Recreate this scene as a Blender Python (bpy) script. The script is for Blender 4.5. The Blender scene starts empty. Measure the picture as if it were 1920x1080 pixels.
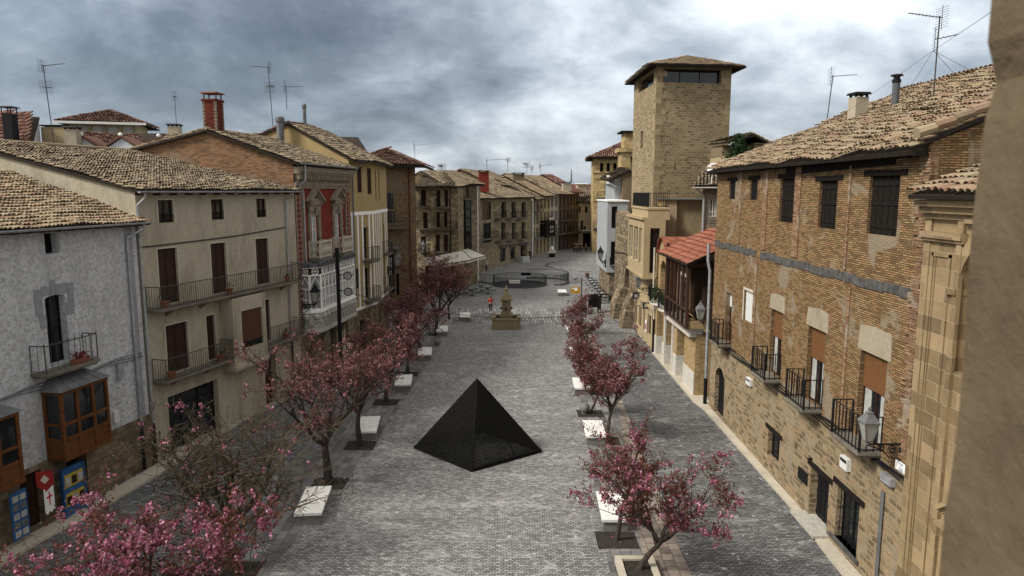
EXPO = 0.0; SUNE = 1.2; SKYS = 1.0
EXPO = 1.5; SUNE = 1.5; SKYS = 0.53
BLOBS = [(-.42, .15, .45, .075, -.24), (-.12, .19, .35, .05, -.12), (-.68, .07, .3, .035, .20), (-.2, .06, .3, .03, .03), (.28, .13, .5, .12, .20), (.05, .03, .3, .02, -.02), (.2, .27, .35, .05, .10), (.55, .2, .3, .12, .14), (.02, .09, .25, .05, -.16), (.12, .2, .2, .05, .05)]
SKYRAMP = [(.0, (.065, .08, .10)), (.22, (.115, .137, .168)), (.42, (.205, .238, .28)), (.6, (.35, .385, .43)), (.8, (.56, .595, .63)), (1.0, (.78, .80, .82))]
import bpy, math, random
import numpy as np
from mathutils import Vector, noise as mnoise
random.seed(7); rng = np.random.default_rng(7)
S = bpy.context.scene; COL = S.collection; R = math.radians
# ---------------------------------------------------------------- camera, world, sun, exposure
FPX, CAMH = 1300.0, 12.0
TH = math.atan(182 / FPX); CT, ST = math.cos(TH), math.sin(TH)
cam = bpy.data.cameras.new('camera'); co = bpy.data.objects.new('camera', cam); COL.objects.link(co)
cam.sensor_width = 36; cam.lens = 36 * FPX / 1920; cam.clip_start = 0.05; cam.clip_end = 9000
co.location = (0, 0, CAMH); co.rotation_euler = (math.pi / 2 - TH, 0, 0); S.camera = co
cam.dof.use_dof = True; cam.dof.focus_distance = 40; cam.dof.aperture_fstop = 4.9
S.render.resolution_x, S.render.resolution_y = 1024, 576
S.view_settings.view_transform = 'Standard'; S.view_settings.look = 'None'; S.view_settings.gamma = 1
S.view_settings.exposure = EXPO
SUN_EL, SUN_AZ = R(44), R(-112)     # azimuth from +Y (view direction) towards +X: light comes from behind on the left
sd = Vector((math.sin(SUN_AZ) * math.cos(SUN_EL), math.cos(SUN_AZ) * math.cos(SUN_EL), math.sin(SUN_EL)))
sun = bpy.data.lights.new('sun', 'SUN'); sun.energy = SUNE; sun.angle = R(14); sun.color = (1, .95, .87)
so = bpy.data.objects.new('sun', sun); COL.objects.link(so); so.rotation_euler = sd.to_track_quat('Z', 'Y').to_euler(); so.location = (-30, -20, 40)

def nd(nt, typ, props=None, **inp):
    n = nt.nodes.new('ShaderNode' + typ)
    for k, v in (props or {}).items(): setattr(n, k, v)
    for k, v in inp.items():
        if k.startswith('i') and k[1:].isdigit(): k = int(k[1:])
        else: k = k.replace('_', ' ')
        if isinstance(v, bpy.types.NodeSocket): nt.links.new(v, n.inputs[k])
        else: n.inputs[k].default_value = v
    return n
def ramp(nt, fac, stops, interp='LINEAR'):
    n = nt.nodes.new('ShaderNodeValToRGB'); nt.links.new(fac, n.inputs[0]); cr = n.color_ramp; cr.interpolation = interp
    while len(cr.elements) < len(stops): cr.elements.new(.5)
    for e, (p, c) in zip(cr.elements, stops):
        e.position = p; e.color = (*c, 1) if not isinstance(c, (int, float)) else (c, c, c, 1)
    return n.outputs[0]
def math_(nt, op, a, b=0.0, c=0.0, clamp=False):
    n = nd(nt, 'Math', {'operation': op, 'use_clamp': clamp}, i0=a, i1=b)
    if op in ('MULTIPLY_ADD',): 
        if isinstance(c, bpy.types.NodeSocket): nt.links.new(c, n.inputs[2])
        else: n.inputs[2].default_value = c
    return n.outputs[0]
def mix(nt, f, a, b, mode='MIX'):
    n = nd(nt, 'Mix', {'data_type': 'RGBA', 'blend_type': mode, 'clamp_factor': True})
    for k, v in ((0, f), (6, a), (7, b)):
        if isinstance(v, bpy.types.NodeSocket): nt.links.new(v, n.inputs[k])
        elif k: n.inputs[k].default_value = (*v[:3], 1)
        else: n.inputs[k].default_value = v
    return n.outputs[2]

W = bpy.data.worlds.new('World'); S.world = W; W.use_nodes = True
nt = W.node_tree; nt.nodes.clear()
sky = nd(nt, 'TexSky', {'sky_type': 'NISHITA', 'sun_disc': False, 'sun_elevation': SUN_EL, 'sun_rotation': -SUN_AZ})
tc = nd(nt, 'TexCoord').outputs['Generated']
sp = nd(nt, 'SeparateXYZ', i0=tc)
zc = math_(nt, 'MAXIMUM', sp.outputs[2], 0.0)
den = math_(nt, 'ADD', zc, 0.3)
pv = nd(nt, 'CombineXYZ', i0=math_(nt, 'DIVIDE', sp.outputs[0], den), i1=math_(nt, 'DIVIDE', sp.outputs[1], den), i2=0.0).outputs[0]
n1 = nd(nt, 'TexNoise', {'noise_dimensions': '3D'}, Vector=pv, Scale=.6, Detail=8.0, Roughness=.5, Distortion=.2).outputs[0]
n2 = nd(nt, 'TexNoise', Vector=pv, Scale=1.9, Detail=10.0, Roughness=.6, Distortion=.2).outputs[0]
n3 = nd(nt, 'TexNoise', Vector=nd(nt, 'Mapping', i0=tc, Scale=(1, 1, 1.7)).outputs[0], Scale=5.0, Detail=12.0, Roughness=.6, Distortion=.25).outputs[0]
az = math_(nt, 'DIVIDE', sp.outputs[0], math_(nt, 'MAXIMUM', sp.outputs[1], .15))          # -0.74 .. 0.74 across the view
def blob(cx, cz, wx, wz, amp):           # a cloud bank in the direction (cx, 1, cz)
    a = math_(nt, 'DIVIDE', math_(nt, 'SUBTRACT', az, cx), wx); b = math_(nt, 'DIVIDE', math_(nt, 'SUBTRACT', sp.outputs[2], cz), wz)
    q = math_(nt, 'ADD', math_(nt, 'MULTIPLY', a, a), math_(nt, 'MULTIPLY', b, b))
    return math_(nt, 'MULTIPLY', math_(nt, 'POWER', 2.718, math_(nt, 'MULTIPLY', q, -1.0)), amp)
t = math_(nt, 'MULTIPLY_ADD', n1, 1.75, math_(nt, 'MULTIPLY_ADD', n2, .75, math_(nt, 'MULTIPLY_ADD', n3, 1.2, -1.385)))
for b in BLOBS: t = math_(nt, 'ADD', t, blob(*b))
cl = ramp(nt, t, SKYRAMP)
cl = mix(nt, ramp(nt, sp.outputs[2], [(.28, 0), (.5, .85)]), cl, (.42, .405, .38))     # unseen cloud overhead, set even and neutral for its light
cl = mix(nt, math_(nt, 'MULTIPLY', math_(nt, 'LESS_THAN', sp.outputs[1], 0.0), .8), cl, (.40, .385, .36))  # unseen sky behind the camera, likewise set neutral for its light
zen = math_(nt, 'MULTIPLY_ADD', math_(nt, 'POWER', zc, 1.4), .45, 1.0)      # overhead sky raised to light the scene, as overcast skies are brighter there
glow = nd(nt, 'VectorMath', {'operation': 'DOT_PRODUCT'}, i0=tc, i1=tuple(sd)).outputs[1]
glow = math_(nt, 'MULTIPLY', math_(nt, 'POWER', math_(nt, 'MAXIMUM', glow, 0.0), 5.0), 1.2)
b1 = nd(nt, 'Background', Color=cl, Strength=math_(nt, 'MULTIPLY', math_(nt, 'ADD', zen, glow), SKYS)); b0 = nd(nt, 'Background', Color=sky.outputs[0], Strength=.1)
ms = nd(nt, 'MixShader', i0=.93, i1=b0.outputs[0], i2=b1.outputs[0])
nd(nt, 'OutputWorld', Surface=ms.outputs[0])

# ---------------------------------------------------------------- helpers
def ray(px, py):
    a = (px - 960) / FPX; b = -(py - 540) / FPX
    return Vector((a, CT + b * ST, -ST + b * CT))
def gpt(px, py, z=0.0):
    d = ray(px, py); t = (z - CAMH) / d.z; return Vector((d.x * t, d.y * t, z))
def dpt(px, py, Y):
    d = ray(px, py); t = Y / d.y; return Vector((d.x * t, Y, CAMH + d.z * t))
class Fr:
    """a facade: origin A, u runs to B along the ground, n points out to the street"""
    def __init__(s, A, B):
        s.A = Vector((*A, 0)); s.L = (Vector((*B, 0)) - s.A).length; s.u = (Vector((*B, 0)) - s.A).normalized()
        s.n = Vector((s.u.y, -s.u.x, 0))
    def p(s, u, z, d=0.0): return s.A + s.u * u + s.n * d + Vector((0, 0, z))
    def px(s, x, y, d=0.0):
        r = ray(x, y); t = (s.A.dot(s.n) + d) / r.dot(s.n); P = r * t
        return (P - s.A).dot(s.u), CAMH + P.z
    def rect(s, x0, y0, x1, y1, d=0.0):
        a = s.px(x0, y0, d); b = s.px(x1, y1, d); return (min(a[0], b[0]), max(a[0], b[0]), min(a[1], b[1]), max(a[1], b[1]))
WF = Fr((0, 0), (1, 0))
ORG = {}
def thing(name, label, cat, loc, group=None, kind=None):
    o = bpy.data.objects.new(name, None); COL.objects.link(o); o.location = Vector(loc); ORG[o.name] = Vector(loc)
    o.empty_display_size = .3
    tagp(o, label, cat, group, kind); return o
def tagp(o, label=None, cat=None, group=None, kind=None):
    for k, v in (('label', label), ('category', cat), ('group', group), ('kind', kind)):
        if v: o[k] = v
    return o
def finish(name, v, loops, starts, totals, matl, parent, loc, smooth, uv=True):
    """v: N x 3 world coordinates"""
    org = ORG[parent.name] if parent else (Vector(loc) if loc is not None else Vector(((v[:, 0].min() + v[:, 0].max()) / 2, (v[:, 1].min() + v[:, 1].max()) / 2, v[:, 2].min())))
    w = v - np.array(org)[None]
    me = bpy.data.meshes.new(name)
    me.vertices.add(len(w)); me.vertices.foreach_set('co', w.astype(np.float32).ravel())
    me.loops.add(len(loops)); me.loops.foreach_set('vertex_index', loops.astype(np.int32))
    me.polygons.add(len(starts)); me.polygons.foreach_set('loop_start', starts.astype(np.int32)); me.polygons.foreach_set('loop_total', totals.astype(np.int32))
    me.update(calc_edges=True)
    if uv:
        nn = np.zeros(len(starts) * 3, np.float32); me.polygons.foreach_get('normal', nn); nn = nn.reshape(-1, 3)
        h = np.stack([-nn[:, 1], nn[:, 0]], 1); ln = np.linalg.norm(h, axis=1); flat = (np.abs(nn[:, 2]) > .8) | (ln < 1e-5)
        h = h / np.maximum(ln, 1e-6)[:, None]
        sg = np.where((np.abs(h[:, 0]) > np.abs(h[:, 1])), np.sign(h[:, 0]), np.sign(h[:, 1])); h *= np.where(sg == 0, 1, sg)[:, None]
        pi = np.repeat(np.arange(len(starts)), totals); P = v[loops]
        uu = np.where(flat[pi], P[:, 0], P[:, 0] * h[pi, 0] + P[:, 1] * h[pi, 1]); vv = np.where(flat[pi], P[:, 1], P[:, 2])
        l = me.uv_layers.new(name='UVMap'); l.data.foreach_set('uv', np.stack([uu, vv], 1).astype(np.float32).ravel())
    me.polygons.foreach_set('use_smooth', np.full(len(starts), bool(smooth)))
    me.materials.append(matl)
    o = bpy.data.objects.new(name, me); COL.objects.link(o); ORG[o.name] = Vector(org)
    if parent:
        o.parent = parent
    else: o.location = org
    return o
class MB:
    def __init__(s): s.v = []; s.f = []
    def q(s, *p):
        i = len(s.v); s.v += [tuple(x) for x in p]; s.f.append(tuple(range(i, i + len(p))))
    def add(s, vs, fs):
        i = len(s.v); s.v += [tuple(x) for x in vs]; s.f += [tuple(i + k for k in f) for f in fs]
    def box(s, F, u0, u1, z0, z1, d0, d1, uz=0.0):
        """box in facade coordinates; uz shears z along u"""
        c = [F.p(u, z + uz * (u - u0), d) for z in (z0, z1) for u, d in ((u0, d0), (u1, d0), (u1, d1), (u0, d1))]
        s.add(c, [(0, 1, 2, 3), (7, 6, 5, 4), (0, 4, 5, 1), (1, 5, 6, 2), (2, 6, 7, 3), (3, 7, 4, 0)]) if d1 < d0 else s.add(c, [(3, 2, 1, 0), (4, 5, 6, 7), (1, 5, 4, 0), (2, 6, 5, 1), (3, 7, 6, 2), (0, 4, 7, 3)])
    def wb(s, x0, x1, y0, y1, z0, z1): s.box(WF, x0, x1, z0, z1, -y1, -y0)
    def rbox(s, c, sx, sy, z0, z1, a=0.0, tx=1.0, ty=1.0):
        ca, sa = math.cos(a), math.sin(a); vs = []
        for z, kx, ky in ((z0, 1, 1), (z1, tx, ty)):
            for x, y in ((-1, -1), (1, -1), (1, 1), (-1, 1)):
                X, Y = x * sx / 2 * kx, y * sy / 2 * ky; vs.append((c[0] + X * ca - Y * sa, c[1] + X * sa + Y * ca, z))
        s.add(vs, [(3, 2, 1, 0), (4, 5, 6, 7), (0, 1, 5, 4), (1, 2, 6, 5), (2, 3, 7, 6), (3, 0, 4, 7)])
    def tube(s, pts, rs, n=6, cap=True):
        pts = [Vector(p) for p in pts]; k = len(pts)
        if isinstance(rs, (int, float)): rs = [rs] * k
        ref = None; vs = []
        for i in range(k):
            t = (pts[min(i + 1, k - 1)] - pts[max(i - 1, 0)])
            if t.length < 1e-9: t = Vector((0, 0, 1))
            t.normalize()
            if ref is None: ref = Vector((0, 0, 1)) if abs(t.z) < .9 else Vector((1, 0, 0))
            a = t.cross(ref).normalized(); b = a.cross(t).normalized(); ref = b if abs(t.dot(b)) < .9 else ref
            for j in range(n):
                th = 2 * math.pi * j / n; vs.append(pts[i] + (a * math.cos(th) + b * math.sin(th)) * rs[i])
        fs = [(i * n + j, i * n + (j + 1) % n, (i + 1) * n + (j + 1) % n, (i + 1) * n + j) for i in range(k - 1) for j in range(n)]
        if cap: fs += [tuple(range(n))[::-1], tuple((k - 1) * n + j for j in range(n))]
        s.add(vs, fs)
    def lathe(s, c, prof, n=12, a0=0.0, sq=None):
        vs = []; k = len(prof)
        for r, z in prof:
            for j in range(n):
                th = a0 + 2 * math.pi * j / n; vs.append((c[0] + r * math.cos(th), c[1] + r * math.sin(th), c[2] + z))
        fs = [(i * n + j, i * n + (j + 1) % n, (i + 1) * n + (j + 1) % n, (i + 1) * n + j) for i in range(k - 1) for j in range(n)]
        fs += [tuple(range(n))[::-1], tuple((k - 1) * n + j for j in range(n))]
        s.add(vs, fs)
    def prism(s, F, pts, d0, d1):
        """pts (u,z) counter-clockwise seen from the street, extruded from depth d0 (back) to d1 (front)"""
        n = len(pts); vs = [F.p(u, z, d1) for u, z in pts] + [F.p(u, z, d0) for u, z in pts]
        s.add(vs, [tuple(range(n)), tuple(range(2 * n - 1, n - 1, -1))] + [(i, i + n, (i + 1) % n + n, (i + 1) % n) for i in range(n)])
    def build(s, name, matl, parent=None, label=None, cat=None, group=None, kind=None, smooth=False, loc=None):
        if not s.f: return None
        v = np.array(s.v, dtype=np.float64).reshape(-1, 3)
        tot = np.array([len(f) for f in s.f]); loops = np.concatenate([np.array(f) for f in s.f]); st = np.concatenate([[0], np.cumsum(tot)[:-1]])
        o = finish(name, v, loops, st, tot, matl, parent, loc, smooth)
        return tagp(o, label, cat, group, kind)
def quads_obj(name, V, matl, parent, k=4):
    V = V.reshape(-1, 3); n = len(V) // k
    return finish(name, V, np.arange(len(V)), np.arange(n) * k, np.full(n, k), matl, parent, None, False, uv=False)
def copy_tree(o, loc, rz=0.0, label=None, sc=1.0, parent=None):
    c = o.copy(); COL.objects.link(c); ORG[c.name] = Vector(loc)
    if parent is None:
        c.location = Vector(loc); c.rotation_euler = (0, 0, rz); c.scale = (sc, sc, sc)
        if label: c['label'] = label
    else: c.parent = parent
    for ch in list(o.children): copy_tree(ch, (0, 0, 0), parent=c)
    return c
# ---------------------------------------------------------------- materials
MATS = {}
def newmat(name):
    m = bpy.data.materials.new(name); m.use_nodes = True; return m, m.node_tree, m.node_tree.nodes['Principled BSDF']
def setb(nt, b, col, rough, height=None, bs=.5, bd=.02, **kw):
    for k, v in (('Base Color', col), ('Roughness', rough), *kw.items()):
        k = k.replace('_', ' ')
        if isinstance(v, bpy.types.NodeSocket): nt.links.new(v, b.inputs[k])
        elif k == 'Base Color': b.inputs[k].default_value = (*v, 1)
        else: b.inputs[k].default_value = v
    if 'Specular_IOR_Level' not in kw: b.inputs['Specular IOR Level'].default_value = .18
    if height is not None:
        bp = nd(nt, 'Bump', Height=height, Strength=bs, Distance=bd); nt.links.new(bp.outputs[0], b.inputs['Normal'])
def geo(nt): return nd(nt, 'NewGeometry')
def simple(name, c, rough=.6, var=.25, scale=6.0, bs=.2, metal=0.0, c2=None):
    if name in MATS: return MATS[name]
    m, nt, b = newmat(name); P = geo(nt).outputs['Position']
    n = nd(nt, 'TexNoise', Vector=P, Scale=scale, Detail=5.0, Roughness=.65).outputs[0]
    d = c2 or tuple(x * (1 - var) for x in c); l = tuple(min(1, x * (1 + var)) for x in c) if not c2 else c
    setb(nt, b, ramp(nt, n, [(.3, d), (.7, l)]), rough, n, bs, .01, Metallic=metal)
    MATS[name] = m; return m
def plaster(name, c, stain, lowstain=None, grain=9.0, bs=.35, amt=.5, bd=.03, gv=.3):
    m, nt, b = newmat(name); P = geo(nt).outputs['Position']
    n = nd(nt, 'TexNoise', Vector=P, Scale=grain, Detail=8.0, Roughness=.7).outputs[0]
    big = nd(nt, 'TexNoise', Vector=nd(nt, 'Mapping', i0=P, Scale=(1, 1, .35)).outputs[0], Scale=.9, Detail=7.0, Roughness=.68, Distortion=.5).outputs[0]
    med = nd(nt, 'TexNoise', Vector=P, Scale=2.7, Detail=6.0, Roughness=.6).outputs[0]
    col = mix(nt, ramp(nt, big, [(.46, 0), (.72, amt)]), c, stain)
    col = mix(nt, ramp(nt, med, [(.35, .0), (.75, .35)]), col, tuple(x * .72 for x in c))
    col = mix(nt, ramp(nt, n, [(.38, gv), (.56, 0)]), col, tuple(x * .5 for x in c))
    h = math_(nt, 'ADD', n, math_(nt, 'MULTIPLY', med, .5))
    setb(nt, b, col, .93, h, bs, bd); return m
def brickm(name, c1, c2, mortar, bw=.27, bh=.062, ms=.013, patch=None, pamt=.6, rough=.92, bs=.7, wob=.018, c3=None, squash=1.0, pscale=.35, bd=.02):
    """courses laid in metres on the wall's own UV"""
    m, nt, b = newmat(name); uv = nd(nt, 'UVMap').outputs[0]; P = geo(nt).outputs['Position']
    wn = nd(nt, 'TexNoise', Vector=uv, Scale=1.3, Detail=3.0).outputs['Color']; wn2 = nd(nt, 'TexNoise', Vector=uv, Scale=7.0, Detail=2.0).outputs['Color']
    off = nd(nt, 'VectorMath', {'operation': 'MULTIPLY_ADD'}, i0=wn2, i1=(wob, wob, 0), i2=nd(nt, 'VectorMath', {'operation': 'MULTIPLY_ADD'}, i0=wn, i1=(wob * 3, wob * 3, 0), i2=uv).outputs[0]).outputs[0]
    br = nd(nt, 'TexBrick', {'offset': .5, 'squash': squash}, Vector=off, Color1=(0, 0, 0, 1), Color2=(1, 1, 1, 1), Mortar=(0, 0, 0, 1), Scale=1.0, Mortar_Size=ms, Mortar_Smooth=.25, Bias=0.0, Brick_Width=bw, Row_Height=bh)
    fine = nd(nt, 'TexNoise', Vector=uv, Scale=22.0, Detail=6.0, Roughness=.7).outputs[0]
    med = nd(nt, 'TexNoise', Vector=uv, Scale=2.2, Detail=6.0, Roughness=.65).outputs[0]
    r = math_(nt, 'MULTIPLY_ADD', br.outputs[0], .62, math_(nt, 'MULTIPLY_ADD', med, .7, -.16))
    st = [(.1, tuple(x * .62 for x in c1)), (.38, c1), (.62, c2), (.92, tuple(min(1, x * 1.3) for x in c2))]
    if c3: st.insert(3, (.76, c3))
    col = ramp(nt, r, st)
    col = mix(nt, ramp(nt, fine, [(.3, .45), (.6, 0)]), col, tuple(x * .5 for x in c1))
    col = mix(nt, math_(nt, 'MULTIPLY', br.outputs['Fac'], .92), col, mortar)
    h = math_(nt, 'MULTIPLY_ADD', br.outputs['Fac'], -1.0, math_(nt, 'MULTIPLY', fine, .5))
    if patch:
        pn = nd(nt, 'TexNoise', Vector=P, Scale=pscale, Detail=9.0, Roughness=.62, Distortion=.6).outputs[0]
        pf = ramp(nt, pn, [(.55, 0), (.6, pamt)]); col = mix(nt, pf, col, mix(nt, fine, tuple(x * .7 for x in patch), tuple(min(1, x * 1.2) for x in patch)))
    setb(nt, b, col, rough, h, bs, bd); return m
def rubble(name, c1, c2, mortar, sx=2.4, sy=4.5, bs=.9, ms=.06, c3=None):
    m, nt, b = newmat(name); uv = nd(nt, 'UVMap').outputs[0]
    wn = nd(nt, 'TexNoise', Vector=uv, Scale=2.5, Detail=3.0).outputs['Color']
    v = nd(nt, 'VectorMath', {'operation': 'MULTIPLY_ADD'}, i0=wn, i1=(.22, .14, 0), i2=uv).outputs[0]
    v = nd(nt, 'VectorMath', {'operation': 'MULTIPLY_ADD'}, i0=nd(nt, 'TexNoise', Vector=uv, Scale=11.0, Detail=3.0).outputs['Color'], i1=(.07, .05, 0), i2=v).outputs[0]; v = nd(nt, 'Mapping', i0=v, Scale=(sx, sy, 1)).outputs[0]
    cell = nd(nt, 'TexVoronoi', {'voronoi_dimensions': '2D', 'feature': 'F1', 'distance': 'CHEBYCHEV'}, Vector=v, Scale=1.0, Randomness=.85)
    v2 = nd(nt, 'TexVoronoi', {'voronoi_dimensions': '2D', 'feature': 'DISTANCE_TO_EDGE'}, Vector=v, Scale=1.0, Randomness=.85).outputs[0]
    cell = nd(nt, 'TexVoronoi', {'voronoi_dimensions': '2D', 'feature': 'F1'}, Vector=v, Scale=1.0, Randomness=.85)
    rnd = nd(nt, 'SeparateColor', i0=cell.outputs['Color']).outputs[0]
    fine = nd(nt, 'TexNoise', Vector=uv, Scale=14.0, Detail=7.0, Roughness=.7).outputs[0]
    med = nd(nt, 'TexNoise', Vector=uv, Scale=1.1, Detail=6.0, Roughness=.65).outputs[0]
    r = math_(nt, 'MULTIPLY_ADD', rnd, .55, math_(nt, 'MULTIPLY_ADD', med, .75, -.15))
    st = [(.12, tuple(x * .6 for x in c1)), (.4, c1), (.65, c2), (.95, tuple(min(1, x * 1.25) for x in c2))]
    if c3: st.insert(3, (.8, c3))
    col = ramp(nt, r, st); col = mix(nt, ramp(nt, fine, [(.3, .5), (.62, 0)]), col, tuple(x * .45 for x in c1))
    mo = ramp(nt, v2, [(ms * .5, 1), (ms, 0)]); col = mix(nt, mo, col, mortar)
    h = math_(nt, 'MULTIPLY_ADD', mo, -.8, math_(nt, 'MULTIPLY', fine, .7))
    setb(nt, b, col, .94, h, bs, .03); return m
def tilem(name, cols, lichen, lam=.35):
    m, nt, b = newmat(name); g = geo(nt); P = g.outputs['Position']
    n = nd(nt, 'TexNoise', Vector=P, Scale=.8, Detail=6.0, Roughness=.7).outputs[0]; f = nd(nt, 'TexNoise', Vector=P, Scale=17.0, Detail=5.0, Roughness=.7).outputs[0]
    r = math_(nt, 'MULTIPLY_ADD', g.outputs['Random Per Island'], .8, math_(nt, 'MULTIPLY_ADD', n, .5, -.16))
    k = len(cols) - 1
    col = ramp(nt, r, [(.04 + .92 * i / k, c) for i, c in enumerate(cols)])
    col = mix(nt, ramp(nt, f, [(.45, 0), (.68, lam)]), col, lichen)
    col = mix(nt, ramp(nt, f, [(.28, .6), (.45, 0)]), col, tuple(x * .35 for x in cols[0]))
    setb(nt, b, col, .95, f, .5, .02); return m
def islandm(name, cols, rough=.6, trans=0.0, sss=0.0):
    m, nt, b = newmat(name); g = geo(nt); k = len(cols) - 1
    col = ramp(nt, g.outputs['Random Per Island'], [(i / k, c) for i, c in enumerate(cols)])
    setb(nt, b, col, rough)
    if trans:
        out = nt.nodes['Material Output']; tr = nd(nt, 'BsdfTranslucent', Color=col); mx = nd(nt, 'MixShader', i0=trans, i1=b.outputs[0], i2=tr.outputs[0]); nt.links.new(mx.outputs[0], out.inputs[0])
    return m
def glassm(name, c=(.012, .014, .016), rough=.06):
    m, nt, b = newmat(name); P = geo(nt).outputs['Position']; n = nd(nt, 'TexNoise', Vector=P, Scale=1.6, Detail=2.0).outputs[0]
    setb(nt, b, c, rough, n, .12, .03); b.inputs['Specular IOR Level'].default_value = .6; return m

M_ = {}
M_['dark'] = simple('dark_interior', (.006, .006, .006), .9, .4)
M_['glass'] = glassm('window_glass'); M_['glassd'] = glassm('tower_glass', (.01, .01, .012), .03)
M_['black'] = simple('black_iron', (.008, .008, .009), .6, .5, 20.0, .2)
M_['iron'] = simple('weathered_iron', (.06, .055, .05), .6, .5, 20.0, .2)
M_['zinc'] = simple('zinc', (.36, .37, .38), .42, .3, 4.0, .1, .35)
M_['dzinc'] = simple('dull_zinc_sheet', (.15, .153, .158), .55, .25, 3.0, .15, .2)
M_['white'] = simple('white_paint', (.84, .83, .80), .5, .12, 8.0, .1)
M_['cream'] = simple('cream_paint', (.50, .46, .37), .6, .2, 5.0, .15)
M_['oak'] = simple('varnished_wood', (.125, .048, .016), .4, .35, 5.0, .2)
M_['brown'] = simple('dark_brown_wood', (.034, .015, .010), .55, .35, 9.0, .25)
M_['oldwood'] = simple('weathered_old_wood', (.011, .008, .006), .9, .5, 7.0, .6)
M_['greywood'] = simple('grey_old_beam', (.085, .082, .078), .95, .5, 5.0, .8)
M_['blindb'] = simple('brown_roller_blind', (.16, .075, .03), .6, .2, 12.0, .1)
M_['blindw'] = simple('white_roller_blind', (.62, .62, .60), .6, .1, 12.0, .1)
M_['gpane'] = glassm('curtained_glass', (.24, .245, .235), .2)
M_['curtain'] = simple('pale_curtain', (.36, .36, .34), .8, .3, 3.0, .3)
M_['terracotta'] = simple('terracotta', (.24, .085, .045), .8, .25)
M_['green'] = simple('potted_greenery', (.028, .05, .018), .8, .5, 14.0, .5)
M_['slabc'] = plaster('balcony_stone', (.20, .18, .145), (.05, .047, .04), grain=12.0, amt=.8)
# ---------------------------------------------------------------- architecture builders
def wall_front(mb, F, u0, u1, z0, z1, ops, rev=.22, d=0.0):
    """front skin with real openings: ops = (u0, u1, z0, z1, rise, reveal)"""
    us = sorted({u0, u1, *[min(max(v, u0), u1) for o in ops for v in o[:2]]}); zs = sorted({z0, z1, *[min(max(v, z0), z1) for o in ops for v in o[2:4]]})
    for a, b in zip(us, us[1:]):
        for c, e in zip(zs, zs[1:]):
            if b - a < 1e-4 or e - c < 1e-4: continue
            m, n = (a + b) / 2, (c + e) / 2
            if any(o[0] < m < o[1] and o[2] < n < o[3] for o in ops): continue
            mb.q(F.p(a, c, d), F.p(b, c, d), F.p(b, e, d), F.p(a, e, d))
    for o in ops:
        a, b, c, e, h, r = o[0], o[1], max(o[2], z0), min(o[3], z1), o[4], o[5]
        p = F.p
        mb.q(p(a, c, d), p(a, e, d), p(a, e, d - r), p(a, c, d - r)); mb.q(p(b, e, d), p(b, c, d), p(b, c, d - r), p(b, e, d - r))
        mb.q(p(b, c, d), p(a, c, d), p(a, c, d - r), p(b, c, d - r)); mb.q(p(a, e, d), p(b, e, d), p(b, e, d - r), p(a, e, d - r))
        if h:
            m, w = (a + b) / 2, (b - a) / 2; N = 10
            arc = [(m - w * math.cos(math.pi * i / N), e - h + (h - .004) * math.sin(math.pi * i / N)) for i in range(N + 1)]
            for (x0, y0), (x1, y1) in zip(arc, arc[1:]):
                mb.q(p(x0, y0, d), p(x1, y1, d), p(x1, e, d), p(x0, e, d)); mb.q(p(x1, y1, d), p(x0, y0, d), p(x0, y0, d - r), p(x1, y1, d - r))
def shell(mb, F, u0, u1, z0, zt, depth, gable=None, d=0.0):
    pr = [(d, z0), (d, zt)] + ([(-gable[0], gable[1])] if gable else []) + [(-depth, zt), (-depth, z0)]
    mb.q(*[F.p(u0, z, dd) for dd, z in pr][::-1]); mb.q(*[F.p(u1, z, dd) for dd, z in pr])
    mb.q(F.p(u1, z0, -depth), F.p(u0, z0, -depth), F.p(u0, zt, -depth), F.p(u1, zt, -depth))
    if not gable: mb.q(F.p(u0, zt, d), F.p(u1, zt, d), F.p(u1, zt, -depth), F.p(u0, zt, -depth))
FRM = {'brown': 'brown', 'white': 'white', 'oak': 'oak', 'black': 'black', 'cream': 'cream', 'old': 'oldwood'}
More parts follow.
